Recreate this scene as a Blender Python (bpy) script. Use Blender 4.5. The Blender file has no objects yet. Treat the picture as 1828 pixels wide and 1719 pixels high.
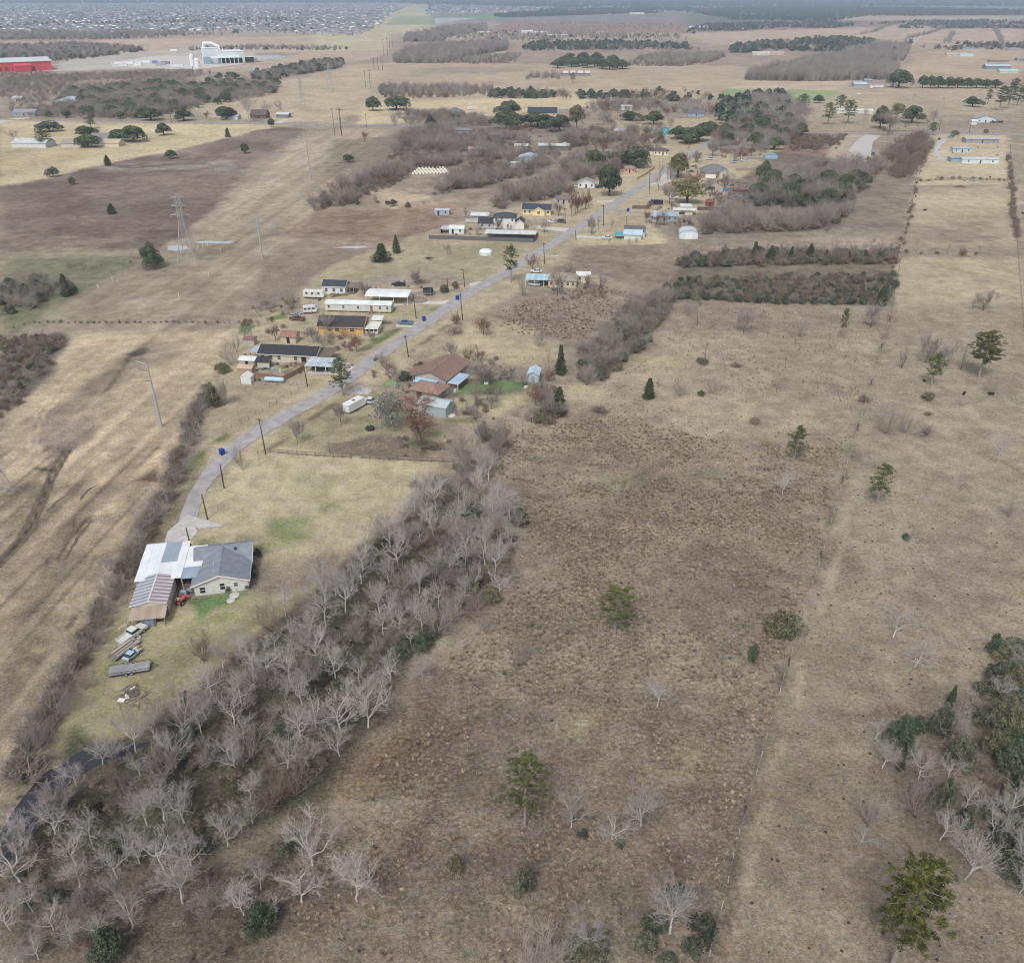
import bpy, math, random
import numpy as np
from mathutils import Vector, Matrix
R = math.radians
random.seed(7); np.random.seed(7)
SC = bpy.context.scene
COL = SC.collection
F, YH, CAMH = 1500.0, -12.0, 100.0            # photo focal length (px), horizon row, drone height (m)
TH = math.atan((859.5 - YH) / F); CT, ST = math.cos(TH), math.sin(TH)

# ------------------------------------------------------------------ camera
cam = bpy.data.objects.new('camera', bpy.data.cameras.new('camera')); COL.objects.link(cam)
cam.location = (0, 0, CAMH); cam.rotation_euler = (math.pi / 2 - TH, 0, 0)
cam.data.sensor_fit = 'HORIZONTAL'; cam.data.sensor_width = 36; cam.data.lens = 36 * F / 1828
cam.data.clip_start = 1; cam.data.clip_end = 90000
SC.camera = cam
# ------------------------------------------------------------------ world, sun, exposure
SUN_EL, SUN_AZ = R(52), R(200)                # overcast: soft light from behind the camera, a little left
w = bpy.data.worlds.new('World'); SC.world = w; w.use_nodes = True
nt = w.node_tree; nt.nodes.clear()
sky = nt.nodes.new('ShaderNodeTexSky'); sky.sky_type = 'NISHITA'; sky.sun_disc = False
sky.sun_elevation = SUN_EL; sky.sun_rotation = SUN_AZ; sky.dust_density = 3.0; sky.air_density = 1.0; sky.ozone_density = 1.0
hs = nt.nodes.new('ShaderNodeHueSaturation'); hs.inputs['Saturation'].default_value = 0.42   # cloud veil takes the blue out
bg = nt.nodes.new('ShaderNodeBackground'); bg.inputs['Strength'].default_value = 0.115
wo = nt.nodes.new('ShaderNodeOutputWorld')
nt.links.new(sky.outputs[0], hs.inputs['Color']); nt.links.new(hs.outputs[0], bg.inputs[0]); nt.links.new(bg.outputs[0], wo.inputs[0])
sl = bpy.data.lights.new('sun', 'SUN'); sl.energy = 1.5; sl.angle = R(14); sl.color = (1, .975, .94)
so = bpy.data.objects.new('sun', sl); COL.objects.link(so)
sd = Vector((math.sin(SUN_AZ) * math.cos(SUN_EL), math.cos(SUN_AZ) * math.cos(SUN_EL), math.sin(SUN_EL)))
so.rotation_euler = (-sd).to_track_quat('-Z', 'Y').to_euler(); so.location = (0, 0, 300)
SC.view_settings.view_transform = 'Standard'; SC.view_settings.look = 'None'
SC.view_settings.exposure = 0.36; SC.view_settings.gamma = 1.0; SC.view_settings.use_curve_mapping = False
SC.cycles.use_denoising = True; SC.cycles.filter_width = 1.05; SC.cycles.max_bounces = 4; SC.cycles.diffuse_bounces = 2; SC.cycles.volume_bounces = 0
SC.cycles.transparent_max_bounces = 4; SC.cycles.use_adaptive_sampling = True; SC.cycles.adaptive_threshold = 0.02

# ------------------------------------------------------------------ helpers
ZN = {'': (0, 0, 1), 'a': (0, 0, .3337), 'b': (600, 0, .3392), 'c': (1210, 0, .3381), 'd': (0, 280, .3337), 'e': (540, 300, .2954), 'f': (1000, 220, .2188),
      'g': (1200, 280, .3435), 'h': (380, 470, .2845), 'i': (620, 580, .2407), 'j': (0, 560, .256), 'k': (180, 900, .2211), 'l': (0, 1200, .3282),
      'm': (500, 780, .3282), 'n': (600, 1250, .3829), 'o': (1250, 1050, .3892), 'p': (1000, 600, .453)}
def G(px, py, z=0.0):                         # photo pixel -> point on the level at height z
    u, v = (px - 914) / F, (py - 859.5) / F
    dz = -ST - v * CT; t = (z - CAMH) / dz
    return Vector((u * t, (CT - v * ST) * t, z))
def Q(k, X, Y, z=0.0):
    a = ZN[k]; return G(a[0] + X * a[2], a[1] + Y * a[2], z)
def hgt(base, toppx):                         # height of a thing standing at base whose top shows at photo row toppx
    v = (toppx - 859.5) / F
    return CAMH - base.y * (ST + v * CT) / (CT - v * ST)
def lin(c):
    return tuple(((x / 255) / 12.92 if x / 255 <= .04045 else ((x / 255 + .055) / 1.055) ** 2.4) for x in c)

MATS = {}
def M(name, rgb, rough=.85, var=.12, scale=.8, rnd=0.0, metal=0.0, bump=0.0, spec=.3, attr=None, stretch=None, wave=None):
    """Principled surface: rgb (0-255), broken up by noise (var), by object (rnd) and a little relief (bump)."""
    if name in MATS: return MATS[name]
    m = bpy.data.materials.new(name); m.use_nodes = True; n = m.node_tree.nodes; L = m.node_tree.links
    p = n['Principled BSDF']; p.inputs['Roughness'].default_value = rough; p.inputs['Metallic'].default_value = metal
    p.inputs['Specular IOR Level'].default_value = spec
    tc = n.new('ShaderNodeTexCoord'); co = tc.outputs['Object']
    if stretch:
        mp = n.new('ShaderNodeMapping'); mp.inputs['Scale'].default_value = stretch; L.new(co, mp.inputs[0]); co = mp.outputs[0]
    nz = n.new('ShaderNodeTexNoise'); nz.inputs['Scale'].default_value = scale; nz.inputs['Detail'].default_value = 5; L.new(co, nz.inputs['Vector'])
    rp = n.new('ShaderNodeMapRange'); rp.inputs[1].default_value = .3; rp.inputs[2].default_value = .7
    rp.inputs[3].default_value = 1 - var; rp.inputs[4].default_value = 1 + var; L.new(nz.outputs[0], rp.inputs[0])
    val = rp.outputs[0]
    if rnd:
        oi = n.new('ShaderNodeObjectInfo'); r2 = n.new('ShaderNodeMapRange'); r2.inputs[3].default_value = 1 - rnd; r2.inputs[4].default_value = 1 + rnd
        L.new(oi.outputs['Random'], r2.inputs[0]); mu = n.new('ShaderNodeMath'); mu.operation = 'MULTIPLY'
        L.new(val, mu.inputs[0]); L.new(r2.outputs[0], mu.inputs[1]); val = mu.outputs[0]
    hv = n.new('ShaderNodeHueSaturation'); hv.inputs['Color'].default_value = (*lin(rgb), 1)
    if attr:
        at = n.new('ShaderNodeAttribute'); at.attribute_name = attr; L.new(at.outputs['Color'], hv.inputs['Color'])
    L.new(val, hv.inputs['Value']); L.new(hv.outputs[0], p.inputs['Base Color'])
    if bump or wave:
        b = n.new('ShaderNodeBump'); b.inputs['Strength'].default_value = bump or .6; b.inputs['Distance'].default_value = .05
        if wave:
            wv = n.new('ShaderNodeTexWave'); wv.inputs['Scale'].default_value = wave[0]; wv.bands_direction = wave[1]; L.new(tc.outputs['Object'], wv.inputs[0]); L.new(wv.outputs['Fac'], b.inputs['Height'])
        else: L.new(nz.outputs[0], b.inputs['Height'])
        L.new(b.outputs[0], p.inputs['Normal'])
    MATS[name] = m
    return m

def tag(o, label=None, cat=None, group=None, kind=None):
    if label: o['label'] = label
    if cat: o['category'] = cat
    if group: o['group'] = group
    if kind: o['kind'] = kind
    return o
def empty(name, loc, rz=0.0):
    o = bpy.data.objects.new(name, None); COL.objects.link(o); o.location = loc; o.rotation_euler = (0, 0, rz); o.empty_display_size = .5
    return o
def link(name, me, parent=None, loc=None, rz=0.0):
    o = bpy.data.objects.new(name, me); COL.objects.link(o)
    if parent: o.parent = parent
    if loc is not None: o.location = loc
    if rz: o.rotation_euler = (0, 0, rz)
    return o

class MB:
    """collects shapes into one mesh"""
    def __init__(s): s.v = []; s.f = []
    def add(s, vs, fs):
        k = len(s.v); s.v += [tuple(v) for v in vs]; s.f += [tuple(i + k for i in f) for f in fs]; return s
    def box(s, x0, x1, y0, y1, z0, z1):
        return s.add([(x0, y0, z0), (x1, y0, z0), (x1, y1, z0), (x0, y1, z0), (x0, y0, z1), (x1, y0, z1), (x1, y1, z1), (x0, y1, z1)],
                     [(3, 2, 1, 0), (4, 5, 6, 7), (0, 1, 5, 4), (1, 2, 6, 5), (2, 3, 7, 6), (3, 0, 4, 7)])
    def slab(s, quad, t):                      # quad: 4 top points; t thickness downwards
        q = [Vector(p) for p in quad]
        vs = q + [p - Vector((0, 0, t)) for p in q]; n = len(q)
        return s.add(vs, [tuple(range(n)), tuple(range(2 * n - 1, n - 1, -1))] + [(i, i + n, (i + 1) % n + n, (i + 1) % n) for i in range(n)])
    def prism(s, poly, axis, a0, a1):          # poly in the two other axes, extruded along axis ('x','y','z')
        def P(p, a): return (a, p[0], p[1]) if axis == 'x' else ((p[0], a, p[1]) if axis == 'y' else (p[0], p[1], a))
        n = len(poly); vs = [P(p, a0) for p in poly] + [P(p, a1) for p in poly]
        return s.add(vs, [tuple(range(n - 1, -1, -1)), tuple(range(n, 2 * n))] + [(i, (i + 1) % n, (i + 1) % n + n, i + n) for i in range(n)])
    def tube(s, pts, rad, sides=6, cap=True):
        pts = [Vector(p) for p in pts]
        if not hasattr(rad, '__len__'): rad = [rad] * len(pts)
        k = len(s.v); u = None
        for i, p in enumerate(pts):
            d = (pts[min(i + 1, len(pts) - 1)] - pts[max(i - 1, 0)]).normalized()
            if u is None or abs(u.dot(d)) > .9: u = d.orthogonal().normalized()
            u = (u - d * u.dot(d)).normalized(); w_ = d.cross(u)
            for j in range(sides):
                a = 2 * math.pi * j / sides; s.v.append(tuple(p + (u * math.cos(a) + w_ * math.sin(a)) * rad[i]))
        for i in range(len(pts) - 1):
            for j in range(sides):
                a, b = k + i * sides + j, k + i * sides + (j + 1) % sides; s.f.append((a, b, b + sides, a + sides))
        if cap: s.f.append(tuple(range(k + sides - 1, k - 1, -1))); e = k + (len(pts) - 1) * sides; s.f.append(tuple(range(e, e + sides)))
        return s
    def cyl(s, c, r, h, sides=12, axis='z', r2=None):
        d = {'x': Vector((1, 0, 0)), 'y': Vector((0, 1, 0)), 'z': Vector((0, 0, 1))}[axis]; c = Vector(c)
        return s.tube([c, c + d * h], [r, r if r2 is None else r2], sides)
    def lathe(s, prof, sides=12):
        k = len(s.v)
        for r, z in prof:
            for j in range(sides): s.v.append((r * math.cos(2 * math.pi * j / sides), r * math.sin(2 * math.pi * j / sides), z))
        for i in range(len(prof) - 1):
            for j in range(sides):
                a, b = k + i * sides + j, k + i * sides + (j + 1) % sides; s.f.append((a, b, b + sides, a + sides))
        return s
    def mesh(s, name, mat, smooth=False):
        me = bpy.data.meshes.new(name); me.from_pydata(s.v, [], s.f); me.update()
        for m in (mat if isinstance(mat, (list, tuple)) else [mat]): me.materials.append(m)
        if smooth: me.shade_smooth()
        return me
    def build(s, name, mat, parent=None, loc=None, rz=0.0, smooth=False): return link(name, s.mesh(name, mat, smooth), parent, loc, rz)

def npmesh(name, V, Fq, mat, smooth=False):    # numpy verts, faces of equal size
    V = np.asarray(V, np.float32); Fq = np.asarray(Fq, np.int32); n = Fq.shape[1]
    me = bpy.data.meshes.new(name); me.vertices.add(len(V)); me.vertices.foreach_set('co', V.ravel())
    me.loops.add(Fq.size); me.loops.foreach_set('vertex_index', Fq.ravel())
    me.polygons.add(len(Fq)); me.polygons.foreach_set('loop_start', np.arange(0, Fq.size, n, dtype=np.int32))
    me.update(calc_edges=True); me.validate()
    if mat: me.materials.append(mat)
    if smooth: me.shade_smooth()
    return me
def inpoly(P, x, y):                           # vectorised point in polygon, P: list of (x, y)
    r = np.zeros(np.shape(x), bool); n = len(P)
    for i in range(n):
        x0, y0 = P[i]; x1, y1 = P[(i + 1) % n]
        c = (y0 > y) != (y1 > y)
        r ^= c & (x < (x1 - x0) * (y - y0) / ((y1 - y0) if y1 != y0 else 1e-9) + x0)
    return r
def pdist(P, x, y, closed=True):               # distance to polygon edge
    d = np.full(np.shape(x), 1e9); n = len(P)
    for i in range(n if closed else n - 1):
        ax, ay = P[i]; bx, by = P[(i + 1) % n]; ux, uy = bx - ax, by - ay; l = ux * ux + uy * uy + 1e-9
        t = np.clip(((x - ax) * ux + (y - ay) * uy) / l, 0, 1)
        d = np.minimum(d, np.hypot(x - ax - t * ux, y - ay - t * uy))
    return d
def WP(k, *pts): return [tuple(Q(k, *p)[:2]) for p in pts]
_rg = np.random.RandomState(3).rand(256, 256)
def vnoise(x, y, s):                           # smooth value noise in world metres
    x, y = x / s, y / s; xi, yi = np.floor(x).astype(int), np.floor(y).astype(int); fx, fy = x - xi, y - yi
    fx, fy = fx * fx * (3 - 2 * fx), fy * fy * (3 - 2 * fy); g = lambda a, b: _rg[a & 255, b & 255]
    return (g(xi, yi) * (1 - fx) + g(xi + 1, yi) * fx) * (1 - fy) + (g(xi, yi + 1) * (1 - fx) + g(xi + 1, yi + 1) * fx) * fy
def fbm(x, y, s): return (vnoise(x, y, s) + .5 * vnoise(x + 91, y + 37, s / 2.1) + .25 * vnoise(x + 13, y + 77, s / 4.3)) / 1.75

# ================================================================== GROUND
# one sheet to the horizon; cell size grows with distance; colour of the vegetation stored per vertex
rows = [20.0]
while rows[-1] < 45000:
    y = rows[-1]; rows.append(y + max(.9, (y * y + 1e4) / 1e4 * .105))
rows = np.array(rows); NC = 460
cu = np.linspace(-1, 1, NC)
GY = np.repeat(rows[:, None], NC, 1); GX = cu[None, :] * (GY * .80 + 70)
gx, gy = GX.ravel(), GY.ravel()
wx = (fbm(gx, gy, 14) - .5); wy = (fbm(gx + 300, gy + 500, 14) - .5)
colr = np.zeros((len(gx), 4)); colr[:, 3] = .35
def setc(mask, c, k=1.0, rough=None):
    c = np.array(lin(c)); m = (mask * k)[:, None]; colr[:, :3] = colr[:, :3] * (1 - m) + c * m
    if rough is not None: colr[:, 3] = colr[:, 3] * (1 - mask * k) + rough * mask * k
def paint(k, pts, c, rough=None, soft=1.5, warp=3.0, alpha=1.0, mott=0.0, ms=10):
    """a patch of vegetation: polygon in photo pixels set down on the ground; ragged soft border; mott makes it patchy"""
    P = WP(k, *pts); px_ = [p[0] for p in P]; py_ = [p[1] for p in P]; md = soft + warp
    sel = np.where((gx > min(px_) - md) & (gx < max(px_) + md) & (gy > min(py_) - md) & (gy < max(py_) + md))[0]
    if not len(sel): return
    x = gx[sel] + wx[sel] * warp * 2; y = gy[sel] + wy[sel] * warp * 2
    d = pdist(P, x, y) * np.where(inpoly(P, x, y), 1, -1)
    a = np.clip(d / (2 * soft) + .5, 0, 1) * alpha
    if mott: a *= np.clip((fbm(gx[sel] + 40, gy[sel], ms) - .5) * 4 * mott + .5 + (1 - mott) * .5, 0, 1)
    full = np.zeros(len(gx)); full[sel] = a; setc(full, c, 1.0, rough)
def streak(k, pts, wid, c, alpha=.8, breaks=.5, rough=None):
    wid = max(wid, .6); P = WP(k, *pts); px_ = [p[0] for p in P]; py_ = [p[1] for p in P]; md = wid * 2 + 2
    sel = np.where((gx > min(px_) - md) & (gx < max(px_) + md) & (gy > min(py_) - md) & (gy < max(py_) + md))[0]
    if not len(sel): return
    x = gx[sel] + wx[sel] * 1.2; y = gy[sel] + wy[sel] * 1.2
    a = np.clip(1.3 - pdist(P, x, y, False) / wid, 0, 1) * alpha * np.clip(fbm(gx[sel], gy[sel], 5) * 3 - 1.5 * breaks, 0, 1)
    full = np.zeros(len(gx)); full[sel] = a; setc(full, c, 1.0, rough)

n1, n2, n3 = fbm(gx, gy, 40), fbm(gx + 700, gy + 100, 16), fbm(gx + 70, gy + 900, 130)
one = np.ones(len(gx))
setc(one, (158, 141, 122), 1, .45)
# ---- far country: belts of pinkish tan pasture
far = np.clip((gy - 900) / 300, 0, 1); setc(far, (172, 150, 134), .9, .3)
setc(far * np.clip((vnoise(gx * .35, gy, 420) - .45) * 3, 0, 1), (150, 128, 118), .6)
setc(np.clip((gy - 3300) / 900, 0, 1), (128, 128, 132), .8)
paint('', [(0, 75), (690, 62), (690, 92), (0, 100)], (186, 160, 140), .2, 15, 25)
paint('', [(560, 62), (740, -4), (758, -4), (775, 55), (700, 62), (690, 90), (560, 92)], (186, 174, 140), .2, 6, 10)
paint('', [(705, 30), (780, 28), (775, 45), (690, 45)], (140, 156, 118), .2, 8, 10, .8)
paint('b', [(520, 85), (880, 82), (880, 95), (520, 98)], (118, 146, 112), .2, 8, 10)
paint('', [(900, 38), (1828, 30), (1828, 62), (1240, 60), (870, 55)], (150, 118, 108), .35, 10, 30, .9)
paint('', [(1230, 22), (1530, 24), (1540, 42), (1220, 52)], (118, 116, 108), .35, 10, 30)
paint('', [(1500, 28), (1828, 30), (1828, 36), (1500, 38)], (176, 158, 140), .3, 8, 20)
paint('', [(1220, 60), (1640, 46), (1828, 52), (1828, 72), (1600, 78), (1270, 80)], (182, 156, 138), .25, 8, 20)
paint('', [(1630, 95), (1828, 82), (1828, 142), (1600, 142)], (182, 156, 130), .25, 6, 14)
paint('', [(560, 118), (700, 112), (1330, 118), (1340, 145), (1290, 175), (520, 210), (560, 150)], (176, 155, 130), .25, 8, 15)
paint('', [(690, 140), (760, 122), (960, 118), (940, 128)], (150, 136, 118), .3, 6, 15, .5)
paint('', [(1340, 143), (1520, 145), (1500, 165), (1300, 160)], (184, 160, 138), .2, 4, 6)
paint('c', [(260, 472), (860, 478), (840, 535), (620, 540), (200, 515)], (142, 158, 104), .2, 3, 6)
paint('', [(1510, 155), (1828, 152), (1828, 205), (1470, 205)], (170, 152, 128), .3, 4, 8)
# ---- left side, far to near
paint('', [(0, 100), (340, 95), (560, 120), (420, 135), (0, 150)], (158, 138, 126), .35, 8, 20)
paint('', [(120, 105), (360, 82), (480, 82), (430, 112), (300, 122), (90, 128)], (182, 172, 162), .2, 5, 8)
paint('', [(380, 122), (560, 92), (700, 92), (640, 112), (440, 128), (340, 128)], (178, 156, 136), .2, 6, 10)
paint('', [(330, 190), (620, 118), (680, 130), (600, 222), (380, 210)], (182, 162, 134), .2, 5, 8)
paint('', [(0, 215), (530, 222), (500, 232), (270, 286), (0, 332)], (190, 172, 134), .15, 3, 5)
paint('', [(0, 270), (170, 262), (140, 288), (0, 312)], (172, 146, 112), .2, 4, 8, .6, .5)
paint('', [(0, 336), (340, 262), (500, 226), (545, 232), (440, 300), (370, 392), (290, 445), (0, 446)], (140, 121, 109), .6, 3, 6)
paint('', [(0, 336), (340, 262), (500, 226), (545, 232), (440, 300), (370, 392), (290, 445), (0, 446)], (122, 100, 92), .7, 3, 6, .8, .9, 22)
paint('', [(150, 292), (430, 285), (420, 303), (180, 305)], (158, 150, 142), .4, 3, 6, .7, .9, 10)
paint('', [(0, 446), (300, 448), (250, 482), (40, 585), (0, 580)], (128, 126, 100), .45, 3, 6, .9)
paint('', [(0, 450), (280, 448), (240, 458), (0, 462)], (160, 146, 124), .3, 2, 4, .7)
paint('', [(0, 505), (60, 500), (150, 530), (40, 590), (0, 600)], (116, 120, 86), .45, 3, 6, .7)
paint('', [(20, 590), (60, 570), (300, 440), (560, 235), (720, 225), (580, 380), (470, 470), (430, 585), (230, 600)], (164, 147, 126), .3, 3, 8)
paint('', [(20, 590), (60, 570), (300, 440), (480, 420), (560, 470), (430, 585), (230, 600)], (150, 132, 114), .4, 3, 8, .8, .9, 18)
paint('', [(380, 395), (540, 240), (580, 240), (425, 395)], (176, 152, 132), .2, 2, 4, .6, .4)
paint('', [(330, 430), (420, 330), (470, 325), (400, 425)], (170, 152, 128), .2, 2, 4, .5, .6)
paint('', [(480, 420), (540, 395), (560, 372), (850, 360), (760, 425), (640, 445)], (164, 138, 118), .6, 2, 4)
paint('', [(560, 380), (780, 368), (800, 378), (760, 425), (555, 425)], (152, 122, 104), .85, 2, 4, .9, .5, 9)
paint('', [(430, 560), (470, 470), (640, 430), (690, 460), (560, 540), (480, 560)], (146, 126, 114), .5, 2, 5, .8, .6, 14)
# corridor with the mown stripes
paint('', [(0, 1420), (0, 790), (60, 680), (130, 600), (425, 590), (345, 770), (300, 880), (240, 1000), (150, 1180), (60, 1340)], (184, 162, 132), .3, 2, 4)
paint('', [(60, 800), (110, 700), (200, 640), (270, 600), (330, 610), (180, 720), (140, 790), (90, 830)], (152, 133, 118), .4, 2, 6, .75, .6, 12)
paint('', [(30, 840), (20, 770), (110, 720), (170, 690), (150, 770), (90, 840)], (148, 128, 118), .4, 2, 5, .7, .5, 10)
paint('', [(0, 1320), (0, 960), (110, 870), (170, 880), (120, 1010), (60, 1150)], (152, 130, 112), .5, 2, 6, .7, .7, 9)
paint('', [(0, 1430), (0, 1180), (130, 900), (260, 850), (180, 1060), (100, 1240)], (140, 120, 104), .45, 2, 6, .5, .9, 5)
paint('', [(0, 740), (0, 610), (120, 595), (100, 640), (40, 730)], (126, 116, 104), .8, 1.5, 4)
paint('', [(0, 960), (0, 870), (70, 870), (90, 890), (40, 950)], (110, 100, 84), .7, 2, 4, .8, .5)
for i in range(11):                            # mower stripes running down the corridor
    x0 = 20 + i * 19; streak('', [(x0 - 30, 1300 - i * 26), (x0 + 40 + i * 6, 1080 - i * 16), (x0 + 90 + i * 7, 930 - i * 6)], .7, (96, 84, 72), .75, .85, .6)
for dx in (0, 9):                              # ruts
    streak('j', [(-40 + dx * 3, 1760), (120 + dx * 4, 1590), (250 + dx * 5, 1330), (330 + dx * 4, 1150), (440 + dx * 5, 960)], .45, (74, 66, 58), .95, .1, .6)
    streak('j', [(395 + dx * 6, 1710), (500 + dx * 6, 1540), (600 + dx * 6, 1440)], .4, (90, 78, 66), .8, .5, .6)
    streak('j', [(290 + dx * 6, 1090), (215 + dx * 6, 960), (200 + dx * 6, 830), (260 + dx * 6, 700), (480 + dx * 6, 420)], .5, (196, 176, 142), .8, .2, .2)
    streak('j', [(300 + dx * 5, 1100), (255 + dx * 5, 1075)], .5, (84, 74, 62), .9, .1)
streak('j', [(740, 540), (860, 370), (900, 300), (1000, 240)], .9, (104, 92, 72), .8, .5, .6)
paint('j', [(880, 280), (960, 235), (1030, 240), (1010, 275), (920, 300)], (112, 104, 84), .7, .8, 1.5)
paint('j', [(880, 1200), (1010, 1130), (1110, 1080), (1130, 1180), (1000, 1195)], (112, 88, 76), .7, 1, 3, .9)
# ---- village lots
paint('', [(420, 590), (560, 540), (720, 520), (930, 450), (780, 430), (690, 455), (640, 500), (480, 560)], (166, 150, 122), .25, 2, 3)
paint('', [(345, 770), (420, 600), (470, 560), (600, 470), (740, 420), (960, 360), (1160, 290), (1280, 235), (1420, 240), (1270, 400), (1060, 430), (960, 500), (800, 600), (690, 680), (560, 760), (400, 840), (360, 860)], (174, 157, 128), .25, 2, 3)
paint('', [(760, 440), (960, 430), (900, 480), (800, 515), (640, 510), (620, 490), (690, 470)], (160, 150, 118), .25, 2, 3, .9)
paint('', [(640, 500), (760, 480), (850, 500), (780, 530), (650, 525)], (152, 138, 124), .2, 1.5, 3, .9)
paint('', [(1100, 215), (1300, 210), (1290, 240), (1160, 290), (1000, 330), (1000, 260)], (172, 156, 122), .2, 2, 4, .8)
paint('', [(640, 185), (1060, 170), (1060, 190), (900, 205), (640, 225)], (192, 172, 134), .2, 3, 5)
paint('', [(860, 590), (900, 545), (1060, 510), (1200, 540), (1150, 620), (960, 600)], (164, 142, 125), .75, 2, 4)
paint('', [(760, 640), (860, 565), (960, 590), (1020, 640), (900, 650), (830, 640)], (178, 160, 128), .2, 2, 4, .95)
paint('', [(1030, 440), (1210, 425), (1260, 440), (1200, 520), (1010, 490)], (154, 132, 116), .6, 2, 4)
paint('f', [(160, 900), (700, 880), (1150, 960), (600, 1000), (100, 990)], (184, 164, 130), .2, 1, 2)
paint('', [(640, 330), (800, 295), (870, 310), (700, 375)], (180, 158, 132), .25, 2, 4)
paint('', [(780, 360), (900, 310), (960, 300), (860, 360)], (176, 154, 130), .25, 2, 4)
paint('', [(1400, 240), (1480, 232), (1490, 290), (1430, 310), (1390, 290)], (140, 114, 100), .8, 2, 4, .9)
paint('', [(1490, 240), (1560, 240), (1540, 290), (1470, 315)], (172, 156, 134), .3, 2, 4)
paint('', [(470, 770), (780, 800), (790, 830), (640, 980), (480, 1010), (330, 975), (345, 905), (410, 845)], (178, 163, 130), .2, 1.2, 2.5)
paint('', [(500, 830), (600, 850), (590, 900), (510, 900)], (162, 156, 118), .3, 2, 4, .6, .7, 6)
paint('', [(470, 930), (545, 930), (545, 965), (470, 980)], (126, 142, 82), .4, 1.5, 3, .8, .5, 5)
paint('', [(560, 895), (612, 905), (590, 920), (570, 915)], (124, 140, 82), .4, .8, 1.5, .8, .5, 3)
paint('', [(350, 960), (420, 950), (480, 960), (460, 985), (350, 985)], (140, 142, 96), .5, 1.2, 2, .75, .7, 4)
paint('', [(590, 930), (700, 850), (790, 830), (700, 930), (600, 1010)], (186, 168, 134), .2, 2, 3, .8, .4)
paint('', [(560, 720), (680, 700), (800, 770), (790, 810), (480, 800), (500, 750)], (158, 146, 112), .3, 1.5, 3, .9)
paint('h', [(700, 1130), (1000, 1080), (1400, 1130), (1400, 1230), (900, 1210), (740, 1190)], (138, 122, 106), .8, 1, 2.5, .9)
paint('i', [(430, 870), (620, 850), (700, 890), (520, 910)], (100, 112, 70), .5, .8, 2, .9)
paint('i', [(790, 500), (880, 440), (1080, 410), (1330, 430), (1340, 480), (1100, 510), (800, 520)], (98, 130, 76), .35, .8, 1.5)
paint('i', [(740, 560), (960, 520), (1300, 520), (1290, 600), (1100, 680), (950, 640), (720, 620)], (176, 162, 126), .2, 1, 2)
paint('i', [(700, 690), (960, 690), (960, 730), (740, 720)], (122, 126, 84), .4, .8, 2, .9)
paint('i', [(265, 420), (370, 420), (400, 470), (270, 470)], (110, 138, 76), .3, .6, 1.5, .9)
paint('h', [(330, 340), (440, 320), (470, 345), (350, 360)], (112, 132, 78), .4, .7, 1.5)
paint('h', [(165, 400), (250, 370), (280, 390), (180, 450)], (96, 118, 70), .5, .7, 1.5)
paint('h', [(950, 520), (1100, 420), (1190, 410), (1150, 450), (1000, 540)], (112, 132, 78), .3, .8, 2, .85)
paint('h', [(1090, 310), (1340, 265), (1440, 270), (1330, 320), (1110, 340)], (150, 150, 104), .3, 1, 2, .7, .5, 4)
paint('h', [(1320, 290), (1430, 265), (1390, 310)], (106, 128, 74), .3, .6, 1.5, .8)
paint('h', [(270, 670), (470, 645), (560, 660), (380, 700)], (172, 158, 126), .2, .8, 1)
paint('h', [(800, 120), (1200, 130), (1650, 130), (1650, 170), (1200, 180), (850, 190)], (164, 146, 126), .2, 1, 2)
for a, b in (((1235, 560), (1480, 390)), ((560, 1010), (760, 890)), ((330, 1180), (470, 1100))): streak('h', [a, b], 1.2, (112, 98, 76), .85, .2)
for a, b in (((935, 555), (1180, 410)),): streak('h', [a, b], 1.2, (104, 108, 70), .8, .3)
for a, b, c_ in (((345, 1010 - 560), (560, 700 - 560), (470, 800 - 560)),): pass
streak('j', [(1090, 1560), (1330, 1190), (1440, 960), (1560, 870)], 1.6, (138, 132, 88), .75, .3, .4)
streak('j', [(1290, 1140), (1430, 940), (1580, 850)], 1.3, (108, 118, 70), .8, .3, .4)
streak('j', [(1200, 1620), (1250, 1500), (1340, 1260)], .8, (126, 112, 78), .7, .3)
# near house yard
paint('', [(60, 1345), (110, 1290), (180, 1130), (240, 1050), (330, 1080), (430, 1060), (560, 1050), (400, 1170), (330, 1230), (230, 1320), (150, 1335)], (158, 149, 112), .25, 1, 2)
paint('k', [(130, 1120), (320, 1000), (250, 960), (100, 1200), (0, 1340), (60, 1350)], (112, 128, 74), .35, 1, 2, .85)
paint('k', [(0, 1600), (80, 1420), (330, 1380), (420, 1420), (300, 1680), (40, 1760)], (166, 152, 112), .2, 1, 2, .8)
paint('k', [(690, 790), (1140, 690), (1200, 680), (1060, 780), (860, 850), (800, 900), (720, 930)], (98, 136, 72), .35, .5, 1.2, .95)
paint('k', [(680, 920), (1000, 860), (1080, 900), (700, 980)], (140, 144, 92), .3, .8, 2, .7, .4)
paint('k', [(600, 720), (740, 690), (760, 750), (620, 760)], (104, 98, 90), .2, .5, 1)
paint('k', [(560, 850), (720, 850), (640, 1000), (420, 1200), (330, 1200)], (178, 158, 122), .2, .8, 2, .7)
paint('', [(90, 1360), (130, 1300), (170, 1330), (250, 1330), (200, 1370), (110, 1400)], (92, 96, 66), .6, 1, 2, .9)
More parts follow.
